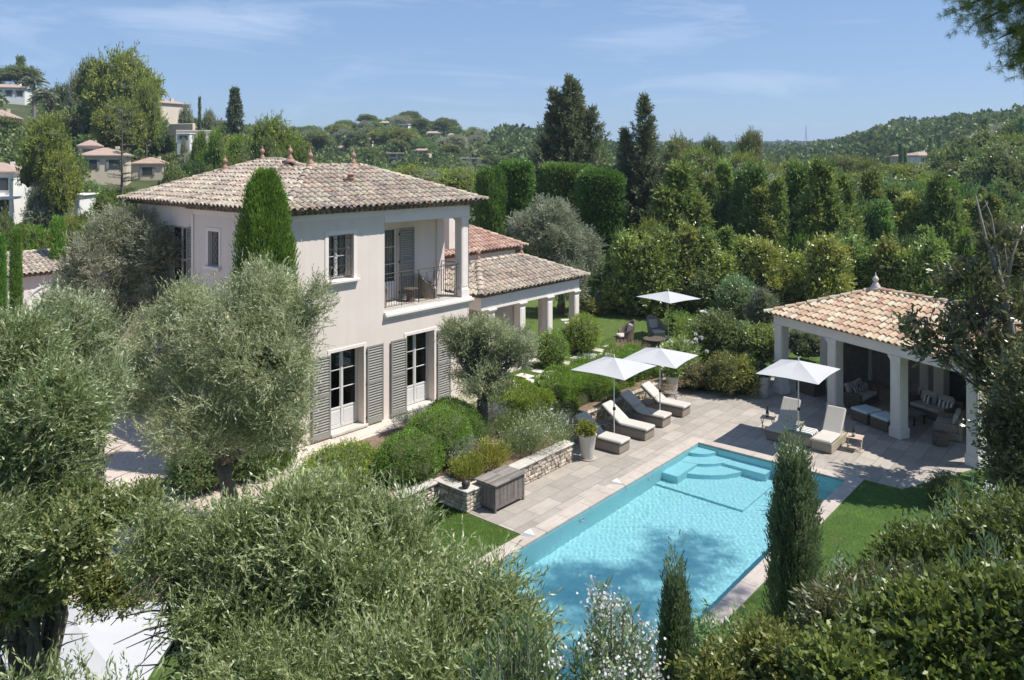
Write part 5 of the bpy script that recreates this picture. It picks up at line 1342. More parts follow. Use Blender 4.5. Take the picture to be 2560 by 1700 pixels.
# round clipped bushes and hedges on the raised bed
def bl(px, y, z, wpx, hpx, label, mat='box', Ln=.05, W=.022, **k):
    p = P0(px, y, z); d = p[0]*VX+p[1]*VY; r = wpx/2*d/F; h = hpx*d/F
    return ball(label, p[0], p[1], z, r, r*k.pop('asp', .95), h/1.85, mat, Ln=Ln, W=W, **k)
bush('large rounded clipped green shrub at the left end of the raised bed above the chest', (15.3, 15.6, .53), [(np.array([15.1,15.5,1.15]), np.array([.95,.85,.72])), (np.array([16.1,15.9,1.1]), np.array([.8,.8,.68])), (np.array([13.9,15.3,1.0]), np.array([1.0,.75,.62])), (np.array([16.4,16.4,1.1]), np.array([.6,.7,.6]))], 15000, .036, .016, 'box', None, 'clipped_shrub', 'shrub', .5, .93, 6, None, None, .93)
bush('low dark clipped shrub in front of the french doors left of the raised bed', (12.4, 16.3, .53), [(np.array([12.4,16.3,.85]), np.array([1.2,.8,.6])), (np.array([11.2,15.7,.8]), np.array([.9,.7,.55]))], 4500, .05, .02, 'box', None, 'clipped_shrub', 'shrub', .5, .88, 6)
bl(1380, 918, .53, 84, 92, 'round green bush standing left of the pair in front of the portico')
bl(1458, 882, .53, 86, 96, 'round green bush standing at the right portico column')
bl(1413, 880, .53, 40, 60, 'small dark bush tucked between the two round bushes', 'bush')
# long clipped hedge behind the sunbeds (two runs)
hedgebox('long clipped hedge behind the four sunbeds', 22.6, 15.65, .50, 4.5, 1.3, .98, 0, 'box', 620, .05, .022, round_=.6, bulge=1)
hedgebox('rounded clipped hedge at the left end of the sunbeds', 19.6, 16.1, .50, 2.0, 1.6, .85, .1, 'box', 620, .05, .022, round_=.8, bulge=1)
hedgebox('clipped hedge continuing to the rough stone wall', 26.0, 15.7, .50, 2.2, 1.2, .85, .05, 'box', 560, .05, .022, round_=.7, bulge=1)
def tuft(label, px, y, z, wpx, hpx, mat, n=700, Ln=.14, W=.012, cat='plant', name='ornamental_plant', flower=None, up=.9, group=None, d=None):
    p = P0(px, y, z); dd = p[0]*VX+p[1]*VY; r = wpx/2*dd/F; h = hpx*dd/F
    root = empty(name, (p[0], p[1], z), 0, label, cat, group)
    a = rng.random(n)*2*PI; q = r*np.sqrt(rng.random(n)); hh = h*np.sqrt(np.clip(1-(q/r)**2*.75, .1, 1))*(.75+.3*rng.random(n))
    D = np.stack([np.cos(a)*q/r*.9, np.sin(a)*q/r*.9, np.full(n, up)], 1) + rng.normal(size=(n, 3))*.12
    P = np.stack([np.cos(a)*q*.8, np.sin(a)*q*.8, hh*.55], 1)
    lv = Leaves(); lv.twigs(P, D, 8, h*.5, Ln, W, .5)
    P2 = P.copy(); P2[:, 2] *= .3; lv.twigs(P2, D, 6, h*.5, Ln, W, .6); lv.build('foliage', LM[mat], root)
    if flower:
        m = flower; i = rng.choice(n, m); F_ = P[i] + unit(D[i])*h*.5*rng.random((m, 1))*1.1 + rng.normal(size=(m, 3))*.02
        F_ = np.repeat(F_, 4, 0); lv = Leaves(); lv.add(F_, rdir(len(F_))+np.array([0,0,.4]), .03, .022); lv.build('flowers', LM['white'], root)['kind'] = 'stuff'
    return root
LM['white'] = leafmat('white_petals', [(.62,.60,.58),(.78,.76,.74)], None, .3, .03, .05, 2)
LM['mauve'] = leafmat('lavender_flowers', [(.30,.26,.34),(.42,.38,.44)], None, .3, .03, .05, 2)
tuft('grey lavender clump between the big rounded shrub and the green rosemary', 1150, 1165, .53, 75, 70, 'grey', 420, .06, .014)
tuft('bluish green rosemary clump in front of the small olive trunk', 1178, 1120, .53, 90, 75, 'oleander', 500, .08, .012)
tuft('yellow green euphorbia clump in the middle of the raised bed', 1222, 1165, .53, 80, 60, 'yellow', 360, .05, .03)
tuft('smaller yellow green clump at the wall edge above the chest', 1168, 1192, .53, 75, 52, 'yellow', 340, .05, .028)
tuft('grey lavender clump to the right of the small olive trunk', 1228, 1065, .53, 60, 62, 'grey', 320, .06, .014)
tuft('small green rosemary right of the small olive trunk', 1270, 1085, .53, 60, 50, 'bush', 300, .07, .014)
tuft('airy gaura clump with many tiny white flowers on top of the retaining wall', 1360, 1120, .53, 120, 95, 'bush', 700, .06, .012, flower=360)
tuft('smaller airy green clump with white flowers left of the big gaura', 1300, 1130, .53, 100, 60, 'bush', 450, .06, .012, flower=90)
tuft('rosy sedum clump behind the round bushes by the stepping stones', 1570, 885, .53, 130, 26, 'dry', 380, .08, .012)
tuft('low row of upright purple stems beside the stepping stones', 1480, 925, .53, 110, 34, 'oleander', 420, .09, .012)
for i, (px, y) in enumerate(((1000, 1068), (1035, 1058), (1065, 1048), (1090, 1042))):
    tuft('thin lavender stems along the top of the big rounded shrub', px, y, .53, 40, 34, 'grey', 90, .07, .008, 'plant', 'lavender_stems', None, 1.2, 'lavender stems behind the big rounded shrub')
# garden shrubs between the terrace, upper lawn and the boundary hedge
SH = [ # px, ybase, w, h, mat, label
 (1812, 985, 92, 96, 'yellow2', 'round clipped golden green shrub at the edge of the terrace'),
 (1862, 985, 70, 80, 'laurel', 'smaller brownish shrub right of the round golden shrub'),
 (1735, 975, 85, 62, 'drygreen', 'low dry looking shrub left of the round golden shrub'),
 (1690, 960, 110, 110, 'bush', 'dark leafy shrub behind the second parasol'),
 (1740, 930, 130, 120, 'box', 'rose bush with white blooms right of the upper lawn'),
 (1725, 880, 80, 80, 'box', 'clipped shrub right of the coffee table'),
 (1790, 900, 110, 110, 'bush', 'leafy shrub above the round golden shrub'),
 (1860, 930, 110, 120, 'bush', 'leafy shrub left of the tall pot'),
 (1905, 920, 90, 100, 'laurel', 'yellow green shrub by the first pavilion column'),
 (1700, 835, 80, 50, 'box', 'low box shrub in front of the urn'),
 (1572, 778, 60, 60, 'grey2', 'bluish rounded shrub behind the dark wicker armchair'),
 (1540, 790, 70, 95, 'laurel', 'upright leafy shrub at the left edge of the upper lawn'),
 (1510, 775, 50, 55, 'grey', 'grey lavender bush near the portico end'),
 (1470, 790, 60, 50, 'yellow', 'golden low shrub at the lawn edge beside the portico'),
 (1620, 770, 100, 110, 'oleander', 'oleander bush behind the upper lawn parasol pole'),
 (1700, 780, 120, 120, 'oleander', 'tall oleander bush right of the upper lawn parasol'),
 (1770, 800, 120, 130, 'bush', 'dark shrub behind the stone urn'),
 (1850, 820, 120, 140, 'oleander', 'oleander bush left of the pavilion roof corner'),
 (1905, 850, 90, 130, 'grey2', 'grey leaved pittosporum by the pavilion eave'),
 (1660, 740, 120, 80, 'bush', 'dark shrub in the second row above the lawn parasol'),
 (1570, 720, 90, 70, 'laurel', 'laurel bush above the left end of the upper lawn'),
 (1780, 740, 120, 90, 'oleander', 'oleander bush in the second row left of the pavilion'),
 (1560, 680, 120, 60, 'bush', 'low dark shrub under the bright pine'),
 (2010, 900, 120, 90, 'grey2', 'grey leaved bush seen between the first pavilion columns'),
 (2060, 850, 120, 120, 'laurel', 'yellow green bush seen through the open pavilion'),
]
LM['grey2'] = leafmat('pittosporum_leaves', [(.10,.125,.07),(.17,.20,.12),(.24,.27,.18)], None, .3, .08, .15, 1)
LM['yellow2'] = leafmat('golden_pittosporum_leaves', [(.13,.16,.035),(.20,.22,.05),(.27,.28,.075)], None, .3, .06, .1, 2)
LM['drygreen'] = leafmat('dry_shrub_leaves', [(.16,.16,.07),(.22,.20,.09),(.30,.24,.12)], None, .3, .04, .1, 2)
for px, y, w, h, mt, lab in SH:
    z = (.5 if y < 930 or px < 1650 else .02) if px < 1960 else .1
    p = P0(px, y, z); d = p[0]*VX+p[1]*VY; r = w/2*d/F; hh = h*d/F
    clip = 'round' in lab or 'clipped' in lab or 'box' in lab
    lb = [(np.array([p[0], p[1], z+hh*.5]), np.array([r, r, hh*.56]))] if clip else lobes((p[0], p[1], z+hh*.5), (r*1.05, r*1.05, hh*.58), 8, .52)
    bg = mt in ('laurel', 'oleander', 'bush')
    bush(lab, (p[0], p[1], z), lb, int(900*r*hh+250), .10 if bg else .06, .034 if mt == 'oleander' else (.05 if bg else .028), mt, None, 'garden_shrub', 'shrub', .4, .8, 6, None, None, .7)
# white roses
p = P0(1740, 850, 1.6); w = empty('rose_blooms', (p[0], p[1], 1.5), 0, 'cluster of white rose blooms on the bush right of the upper lawn', 'flowers')
lv = Leaves()
for i in range(9):
    c0 = np.array([random.uniform(-.5,.5), random.uniform(-.4,.3), random.uniform(-.35,.35)]); lv.add(np.tile(c0, (26, 1)), rdir(26), .10, .09)
lv.build('petals', LM['white'], w)['kind'] = 'stuff'
# ------------------------------------------------------------------ boundary planting
random.seed(61)
for i in range(17):
    px = 1575+i*47+random.uniform(-10, 10); d = 41.5+random.uniform(-1, 1) - i*.18
    top = 622+random.uniform(-34, 26) - (45 if i < 5 else 0)
    c = PD(px, d); h = ZY(top, d)-.1; wpx = 62
    r = wpx/2*d/F
    lb = [(np.array([c[0], c[1], .1+h*.40]), np.array([r*1.2, r*1.2, h*.45])), (np.array([c[0]+.1, c[1], .1+h*.66]), np.array([r*.85, r*.85, h*.34])), (np.array([c[0]-.2, c[1]+.2, .1+h*.80]), np.array([r*.5, r*.5, h*.24]))]
    for _ in range(5):
        ax_ = random.uniform(-.8, .8)*r; tt_ = random.uniform(.72, .95); lb.append((np.array([c[0]+ax_*RX, c[1]+ax_*RY, .1+h*tt_*.86]), np.array([r*.26, r*.26, h*.20])))
    b_ = bush('yellow green laurel shrub of the row in front of the dark conifers', (c[0], c[1], .1), lb, 1500, .15, .07, 'laurel', 'laurels in the boundary row', 'laurel', 'shrub', .7, .82, 6, None, None, .75)
PROT = {}
# several protos per kind, each used many times
PROT['ley1'] = proto_conifer('leylandii', 430, .24, 'ley', .35, .042, .018, 8, 7, .95, blunt=.02)
PROT['ley2'] = proto_conifer('leylandii', 430, .27, 'ley', .30, .042, .018, 8, 7, .85, blunt=.02)
PROT['ley3'] = proto_conifer('leylandii', 380, .30, 'ley', .2, .045, .02, 8, 7, 1.1, blunt=.02)
def plume_conifer(root, nb, Hh, spires_, Ln, W, mat, rise=.5, per=16, thick=.06, k=5, pw=.9):
    lv = Leaves(); mb = MB()
    for ox, oy, h, R_ in spires_:
        n_ = max(12, int(nb*h/Hh)); mb.tube([(ox, oy, 0), (ox, oy, h*.97)], [max(.02, R_*.07), .01], 5)
        for i in range(n_):
            t = .03+.96*((i+random.random())/n_)**.9; a = i*2.4+random.uniform(-.5, .5); r_ = R_*((1-t)**pw+.05)*random.uniform(.55, 1.12)
            b0 = np.array([ox, oy, t*h]); d_ = np.array([math.cos(a), math.sin(a), 0]); s_ = np.linspace(.12, 1, per)[:, None]
            up_ = rise*random.uniform(.6, 1.4); P = b0 + d_*r_*s_ + np.array([0, 0, 1])*r_*up_*(s_**1.7)
            P = np.repeat(P, 2, 0) + rng.normal(size=(per*2, 3))*thick*max(r_, R_*.35)*(1.25-np.repeat(s_, 2, 0))
            T = np.tile(d_*.8+np.array([0, 0, up_]), (per*2, 1)) + rng.normal(size=(per*2, 3))*.45
            lv.twigs(P, T, k, Ln*1.6, Ln, W, .8, rnd=np.clip(rng.random()*.6+rng.random(per*2*k)*.4, 0, 1))
    lv.build('crown', LM[mat], root); mb.build('trunk', M['bark'], root)
for nm_, R0_, rs_, sd_ in (('leyA', .25, .55, 1), ('leyB', .30, .45, 2), ('leyC', .22, .7, 3)):
    r_ = empty('leylandii', (0, 0, -500)); plume_conifer(r_, 120, 1.0, [(0, 0, 1.0, R0_), (.09, .05, .84, R0_*.85), (-.09, .03, .76, R0_*.85), (.02, -.08, .7, R0_*.8)], .036, .013, 'ley', rs_, 14, .09); PROT[nm_] = r_
PROT['fir'] = proto_conifer('fir', 420, .30, 'fir', -.15, .035, .014, 9, 7, .85)
PROT['cyp'] = proto_conifer('slim_cypress', 260, .10, 'cypdark', 1.6, .035, .016, 5, 6, .6, blunt=.3)
PROT['pine1'] = proto_round('stone_pine', 'pine', 14, 3000, (.5,.5,.26), .72, .028, .012, .42, 6, .78, 3, -.25, .035)
PROT['pine2'] = proto_round('stone_pine', 'brightpine', 16, 3000, (.46,.5,.36), .62, .028, .012, .38, 6, .78, 5, -.5, .035)
PROT['br1'] = proto_round('broad_tree', 'broad', 16, 3000, (.5,.5,.45), .52, .030, .018, .40, 6, .8, 8, -.8, .03)
PROT['br2'] = proto_round('broad_tree', 'broad', 12, 2600, (.5,.46,.42), .55, .034, .02, .45, 6, .8, 9, -.8, .03)
PROT['grey'] = proto_round('grey_tree', 'olivefar', 12, 2600, (.5,.5,.4), .56, .030, .012, .42, 6, .75, 12, -.8, .03)
PROT['lite'] = proto_round('light_tree', 'box', 14, 2600, (.5,.5,.43), .52, .030, .016, .42, 6, .8, 14, -.8, .03)
def tree(kind, px, d, ytop, wpx, label, group=None, zb=None):
    c = PD(px, d); z = ground(*c) if zb is None else zb
    z -= .2; h = ZY(ytop, d)-z; w = wpx*d/F
    pw = {'ley1': .48, 'ley2': .54, 'ley3': .6, 'leyA': .5, 'leyB': .55, 'leyC': .40, 'fir': .6, 'cyp': .2}.get(kind, 1.0)
    return place(PROT[kind], c[0], c[1], z, w/pw, h/ (1.0 if kind in ('ley1','ley2','ley3','leyA','leyB','leyC','fir','cyp') else .95), None, label, 'tree', group)
for i in range(20):
    px = 1560+i*44+random.uniform(-22, 22)
    tree(random.choice(['lite', 'br1', 'br2', 'ley3', 'lite']), px, 43.6+random.uniform(-.6, 1.6), 590+random.uniform(-45, 30), 85+random.uniform(-25, 30), 'loose leafy shrub tree mixed in behind the laurel row', 'leafy trees mixed behind the laurels', .1)
G = 'dark conifer row behind the pavilion'
for i in range(34):
    px = 1590+i*27+random.uniform(-8, 8); d = 47+random.uniform(-1.5, 3.5)
    top = 490+random.uniform(-60, 45)+ (20 if px > 2300 else 0) + (40 if px < 1700 else 0) - (26 if 1880 < px < 2080 else 0)
    tree(random.choice(['leyA', 'leyB', 'leyB', 'leyC', 'ley3', 'br1']), px, d, top-18, 125+random.uniform(-20, 30), 'dark green conifer in the tall row behind the laurels and pavilion', G, -.1)
for i in range(14):
    px = 1590+i*70+random.uniform(-15, 15); d = 56+random.uniform(-3, 5)
    tree(random.choice(['br1', 'br2', 'lite']), px, d, 470+random.uniform(-25, 30) - (30 if px > 2250 else 0), 150, 'broad green tree behind the dark conifer row on the right', 'broad trees behind the conifer row')
# ------------------------------------------------------------------ tall conifers behind the garden
def spires(label, px, d, ytop, wpx, z0, sp, mat='cypdark', Ln=.28, W=.09):
    """a conifer of several pointed leaders; sp = (dx fraction, height fraction, radius fraction)"""
    c = PD(px, d); Hh = ZY(ytop, d)-z0; Rw = wpx/2*d/F
    root = empty('tall_conifer', (c[0], c[1], z0), 0, label, 'tree')
    plume_conifer(root, 120, Hh, [(RX*dx*Rw+random.uniform(-.15, .15)*Rw, RY*dx*Rw+random.uniform(-.3, .3)*Rw, Hh*hf, Rw*rf) for dx, hf, rf in sp], Ln, W, mat, .75, 14, .07)
    return root
LM['arizona'] = leafmat('glaucous_conifer_sprays', [(.10,.125,.06),(.17,.20,.10),(.26,.285,.16)], None, .15, .03, .1, .4)
spires('tall many tipped conifer rising into the sky above the portico', 1415, 60, 195, 165, -.1, [(.0,.90,1.9),(.12,1,1.1),(.30,.97,.9),(-.30,.82,1.5),(.45,.84,1.4),(-.16,.94,.9),(.60,.70,1.2),(-.55,.68,1.2),(.42,.91,.8)], 'arizona', .21, .075)
spires('tall thin topped conifer with open branches right of the clipped hedge wall', 1622, 49, 242, 130, -.1, [(0,1,1.5),(-.30,.70,1.5),(.30,.66,1.5),(.1,.84,1.2)], 'arizona', .17, .06)
spires('shorter pointed conifer leaning against the tall thin topped one', 1562, 49.5, 328, 70, -.1, [(0,1,2.0),(.2,.8,1.6)], 'arizona', .17, .06)
tree('lite', 1500, 64, 350, 150, 'yellow green leafy tree between the two tall conifers', None, -.1)
tree('lite', 1450, 56, 425, 110, 'light green tree filling the gap behind the clipped hedge wall', None, -.1)
tree('br2', 1352, 56, 450, 70, 'brownish tree between the clipped hedge blocks', None, -.1)
tree('lite', 1315, 62, 400, 110, 'green tree left of the many tipped conifer', None, -.1)
tree('pine2', 1622, 43.5, 552, 138, 'bright green dense pine above the left end of the laurels', None, .1)
tree('ley1', 1700, 52, 480, 90, 'olive coloured conifer right of the thin topped conifer', None, -.1)
# dark hedge mass behind the grey olive
blk('dark shaded conifer hedge behind the portico and the upper lawn', 1560, 46, 655, 150, 1.5, 0, 'ley', dens=120)
# ------------------------------------------------------------------ middle distance right
G = 'pines and broad trees in the valley on the right'
for px, d, yt, w, k, lab in ((1700,115,345,110,'pine2','brown green pine crown left of the broad skyline pine'),(1778,112,345,70,'pine1','umbrella pine on the skyline left of the biggest valley pine'),(1875,112,328,80,'pine1','biggest umbrella pine standing on the skyline of the valley'),
     (1740,100,372,150,'pine2','bright pine crown below the two skyline pines'),(1850,96,385,150,'pine2','bright pine crown below the biggest valley pine'),(1930,92,420,140,'lite','light green tree in the valley behind the conifer row'),
     (1800,85,430,150,'grey','greyish tree in the valley behind the conifer row'),(1720,82,440,110,'pine1','dark pine at the left edge of the valley trees'),(1650,90,470,60,'br1','low tree beside the pale building sliver'),
     (2000,95,425,110,'br1','dark broad tree in the valley near the pylon'),(2100,120,390,120,'pine1','dark pine right of the pylon'),(2160,95,400,110,'pine2','pine left of the white valley house'),(2240,110,430,100,'lite','light tree below the white valley house')):
    tree(k, px, d, yt, w, lab, None)
for i in range(40):
    px = random.uniform(1600, 2640); d = random.uniform(70, 190)
    base = 400 + (px-1600)/1000*-20
    yt = ZY(0, 1)*0 + (HY - (ground(*PD(px, d))+random.uniform(6, 10)-H)*F/d)
    if 2235 < px < 2380 and yt < 408 and d < 168: yt = 411
    tree(random.choice(['pine1', 'pine2', 'br1', 'grey', 'lite', 'br2']), px, d, yt, random.uniform(7, 11)*F/d, 'rounded tree among the valley trees beyond the dark conifer row', G)
for i in range(30):
    px = random.uniform(2150, 2700); d = random.uniform(60, 130)
    yt = HY - (ground(*PD(px, d))+random.uniform(5, 8)-H)*F/d
    if 2235 < px < 2380 and yt < 408: yt = 411
    tree(random.choice(['br1', 'lite', 'br2', 'pine2']), px, d, yt, random.uniform(6, 9)*F/d, 'green tree on the wooded slope at the right side', 'trees on the wooded slope at the right')
for i, (px, d, yt, w) in enumerate(((2252,130,368,11),(2263,131,378,10),(2326,150,352,12),(2349,150,345,12),(2463,110,308,16),(2450,111,335,16),(2556,95,308,18),(1667,130,385,10),(1970,140,400,10),(2080,150,392,9),(2505,120,335,12))):
    tree('cyp', px, d, yt, w, ['slim dark cypress left of the white valley house','shorter cypress beside it at the left of the white valley house','slim cypress just right of the white valley house roof','taller cypress second to the right of the white valley house','tall dark cypress on the right hand skyline','shorter cypress leaning on the tall skyline cypress','cypress at the right edge of the picture skyline','small cypress left of the valley pines','small cypress near the foot of the pylon','small cypress right of the pylon','small cypress between the two right hand skyline cypresses'][i])
# pylon
c = PD(2015, 420); pz = ground(*c)
py_ = empty('pylon', (c[0], c[1], pz), .3, 'thin lattice radio mast standing on the far wooded ridge', 'mast')
mb = MB(); top = ZY(313, 420)-pz
for s in ((1,1),(1,-1),(-1,1),(-1,-1)): mb.tube([(s[0]*1.3, s[1]*1.3, 0), (s[0]*.25, s[1]*.25, top*.8), (0, 0, top)], .09, 4)
for i in range(16):
    z = top*.8*i/16; z2 = top*.8*(i+1)/16; a = 1.3-1.05*i/16; b2 = 1.3-1.05*(i+1)/16
    mb.tube([(a, a, z), (-b2, b2, z2)], .06, 4); mb.tube([(-a, -a, z), (b2, -b2, z2)], .06, 4); mb.tube([(a, -a, z), (b2, b2, z2)], .06, 4)
mb.build('lattice', M['steel'], py_)
# ------------------------------------------------------------------ houses
def house_far(label, px, d, ybase, w, depth, h, rz=0, wall='farwhite', roof='farroof', rh=1.0, nw=3, st=1, zb=None, flat=False, balc=False, name='distant_house'):
    c = PD(px, d); z0 = ZY(ybase, d)
    if d > 155: z0 = max(z0, ground(*c)-.4)
    r = empty(name, (c[0], c[1], z0), HEAD-PI/2+rz, label, 'house')
    mb = MB(); mb.box(-w/2, w/2, -depth/2, depth/2, -6 if h > 3.2 and d > 150 else -1.6, h); mb.build('wall', M[wall], r)
    mb = MB(); o = min(.4, w*.06)
    if flat: mb.bbox(-w/2-o, w/2+o, -depth/2-o, depth/2+o, h+.005, h+min(.35, h*.12), .03)
    else:
        k = min(w, depth)/2; x0, x1, y0, y1 = -w/2-o, w/2+o, -depth/2-o, depth/2+o
        mb.add([(x0,y0,h),(x1,y0,h),(x1,y1,h),(x0,y1,h),(x0,y0,h+.15),(x1,y0,h+.15),(x1,y1,h+.15),(x0,y1,h+.15),(x0+k,0,h+rh+.15),(x1-k,0,h+rh+.15)],
               [(0,3,2,1),(0,1,5,4),(1,2,6,5),(2,3,7,6),(3,0,4,7),(4,5,9,8),(5,6,9),(6,7,8,9),(7,4,8)])
    rf = mb.build('roof', M[roof], r)
    if not flat: mb = MB(); cs = min(.7, w*.09); mb.box(w*.2, w*.2+cs, .2, .2+cs, h+rh*.4, h+rh+cs*.7); mb.build('chimney', M[wall], rf)
    for s in range(st):
        fz = h/st*s
        for i in range(nw):
            x = -w/2+w*(i+.5)/nw; mb = MB(); a = min(.6, w/nw*.28)
            mb.box(x-a, x+a, -depth/2-.05, -depth/2+.02, fz+h/st*.25, fz+h/st*.8); f = mb.build('window', M['farglass'], r)
            for xa, xb in ((x-a*1.5, x-a-.03), (x+a+.03, x+a*1.5)): mb = MB(); mb.box(xa, xb, -depth/2-.10, -depth/2+.02, fz+h/st*.25, fz+h/st*.8); mb.build('shutter', M['shutter'], f)
    if balc:
        mb = MB(); mb.box(-w/2-.6, w/2+.6, -depth/2-1.8, -depth/2-.03, h/st-.2, h/st-.02); 
        for i in range(5): x = -w/2-.3+(w+.6)*i/4; mb.box(x-.1, x+.1, -depth/2-1.7, -depth/2-1.5, -2, h)
        mb.build('balcony', M[wall], r)
    return r
house_far('white bungalow with tiled roof and chimney high on the left hillside', 22, 200, 249, 9.5, 7, 2.7, .25, 'farwhite', 'farroof', 1.1, 4)
house_far('small pink roofed house at the left edge below the white bungalow', 0, 120, 322, 4.2, 6, 1.6, .3, 'farcream', 'farroof', 1.2, 1)
house_far('cream house with columned terrace just right of the big hillside pine', 412, 185, 308, 7.0, 8, 4.4, -.5, 'farcream', 'farroof', 1.0, 3, 2, balc=True)
house_far('cream house with stepped tiled roofs below the broad dark trees', 265, 95, 432, 5.0, 5, 2.0, .35, 'farcream', 'farroof', .9, 2, 1)
house_far('low cream annex with white garage door left of the villa roof', 378, 105, 446, 3.8, 4, 1.9, .2, 'farcream', 'farroof', .8, 1, 1)
house_far('pink tall gabled part of the house hidden by the thin cedar', 226, 98, 425, 2.2, 3, 2.9, .3, 'farpink', 'farroof', .7, 1, 2)
house_far('white modern villa with balconies at the left edge of the picture', 0, 62, 540, 3.2, 5, 3.4, .3, 'farwhite', 'farroof', .7, 2, 2, balc=True)
house_far('white villa wing partly hidden behind the bright pine on the left', 60, 70, 500, 4.0, 5, 2.2, .3, 'farwhite', 'farroof', .7, 2, 1)
house_far('long white pool house below the bright pine', 165, 62, 520, 3.2, 3, 1.0, .1, 'farwhite', 'farwhite', .3, 1, 1, flat=True)
house_far('small white shed on the dry slope', 465, 95, 353, 1.5, 1.5, .85, 0, 'farwhite', 'farwhite', .3, 1, 1, flat=True)
CH = ((808,345,352,44,'farcream','pale house with red roof near the left end of the distant hill',1,0),(815,300,376,24,'farwhite','low white house below the leftmost hill house',1,0),(962,340,346,27,'farcream','cream house near the top of the distant hill',2,0),
 (1007,320,380,36,'farwhite','white three storey villa in the middle of the distant hill',2,1),(1082,310,369,38,'farcream','wide cream house right of the dark cypress spire',1,0),(983,205,414,62,'farpink','brown flat roofed house with balconies at the foot of the distant hill',2,1),
 (1055,215,409,42,'farcream','pink house with tiled roof right of the balconied house',2,0),(1186,240,409,84,'farwhite','long white flat roofed modern house',1,1),(1165,330,374,22,'farcream','small house in trees above the long white house',1,0),(885,330,368,22,'farcream','small cream roofed house among hill trees',1,0),
 (770,160,418,42,'farwhite','white gabled house just behind the villa ridge',1,0),(1128,330,378,18,'farwhite','small white house between hill trees',1,0),(922,260,358,20,'farcream','small cream house on the upper hill slope',1,0),(1030,340,350,18,'farwhite','tiny white house just under the hill crest',1,0),(858,255,392,26,'farwhite','white house in the trees above the villa ridge',1,0))
for px, d, yb, w, wl, lab, st, fl in CH: house_far(lab, px, d, yb+3, w*d/F, w*d/F*.6, (11 if st < 2 else 10)*st*d/F, random.uniform(-.3, .3), wl, 'farroof' if not fl else wl, 5*d/F, 3, st, flat=bool(fl))
house_far('white gabled house with red roof among cypresses in the right hand valley', 2300, 170, 412, 5.4, 5, 1.9, .3, 'farwhite', 'farroof', .8, 2, 1)
house_far('long low red roofed wing left of the white valley house', 2262, 174, 408, 3.4, 5, 1.4, .3, 'farpink', 'farroof', .7, 2, 1)
house_far('low cream house right of the white valley house', 2362, 172, 408, 4.5, 4, .9, 0, 'farcream', 'farcream', .8, 2, 1, flat=True)
house_far('pale flat building glimpsed between conifer and valley pines', 1702, 150, 490, 6, 8, 1.4, 0, 'farwhite', 'farroof', .7, 1, 1, flat=True)
# ------------------------------------------------------------------ left hillside trees
K = ((318,112,130,175,'pine2','huge spreading pine on the left hill, highest crown against the sky'),(235,114,150,90,'pine1','left shoulder of the huge hillside pines against the sky'),(365,108,200,70,'pine2','right shoulder pine leaning out beside the cream columned house'),
 (300,104,250,160,'pine2','lower pine crown under the huge hillside pine'),
 (50,216,166,120,'pine1','flat umbrella pine behind the palms on the hilltop'),(0,216,172,80,'pine1','umbrella pine at the left end of the hilltop'),(52,220,150,24,'cyp','small dark tree tip above the flat umbrella pine'),(150,135,190,70,'br1','dark broad tree right of the palms'),
 (190,130,178,50,'grey','slender grey green tree left of the huge pine'),
 (130,112,262,150,'br1','dark broad tree below the palms'),(220,118,238,150,'br2','dark broad tree in the middle of the wooded slope'),(310,118,265,150,'br1','dark broad tree below the huge pine'),(395,122,290,110,'br2','dark broad tree below the columned house'),
 (75,98,330,110,'br1','broad tree behind the bright pine'),(165,84,355,90,'br2','broad tree above the stepped house'),(255,108,325,120,'br1','shaded broad tree above the cream house'),
 (110,58,296,150,'pine2','bright green leaning pine standing alone on the left'),(150,56,380,110,'pine2','lower right lobe pine joined to the bright leaning pine'),(100,57,450,80,'grey','grey branched tree under the bright pine'),(110,56,500,120,'grey','grey leafless looking tree under the bright leaning pine'),
 (75,74,430,70,'br1','dark tree behind the white modern villa'),(235,70,450,100,'br2','dark green tree below the stepped house'),(310,66,455,70,'br1','dark green tree in front of the annex'),(290,60,470,120,'lite','green tree above the grey olive'),(230,56,520,90,'br1','dark tree left above the grey olive'),
 (210,72,460,70,'br2','dark green tree between bright pine and cream house'),(587,100,228,70,'fir','dark bluish fir standing on the crest of the dry slope'),(648,108,300,46,'grey','grey leafy tree right of the dark fir'),(465,120,262,44,'grey','grey olive tree right of the columned house'),(525,118,275,50,'grey','grey olive tree left of the dark fir'),
 (499,130,256,8,'cyp','tiny spire against the sky left of the fir'),(690,78,295,130,'pine2','big bright green dome shaped tree behind the villa ridge, left crown'),(735,74,340,110,'lite','lower right crown of the bright green domed tree'),(660,76,345,90,'br2','darker tree left of the bright green dome'),
 (600,84,330,80,'lite','olive green bush below the dark fir'),(545,80,315,70,'lite','yellowish bush on the dry slope'),(500,82,320,50,'lite','dry coloured bush on the slope'),(485,70,385,90,'br1','broad dark tree left of the villa finials'),(440,68,400,90,'br2','dark hedge like tree above the villa eave'),(540,66,395,80,'br1','dark tree behind the villa finials'),
 (575,72,375,70,'lite','light tree behind the second finial'),(620,66,385,90,'br2','dark tree behind the villa ridge'),(700,62,375,80,'br2','green tree right behind the villa ridge'),(505,88,330,26,'grey','small round olive on the terraced slope'),(460,92,345,22,'grey','smaller round olive by the white shed'))
for px, d, yt, w, k, lab in K: tree(k, px, d, yt, w, lab)
ce = PROT.get('cedar')
c = PD(305, 60); z = ground(*c); r = empty('thin_cedar', (c[0], c[1], z), 0, 'thin see-through cedar with layered branches in front of the cream house', 'tree')
Hc = ZY(262, 60)-z; lv = Leaves(); mb = MB(); mb.tube([(0,0,0),(0,0,Hc)], [.16,.02], 6)
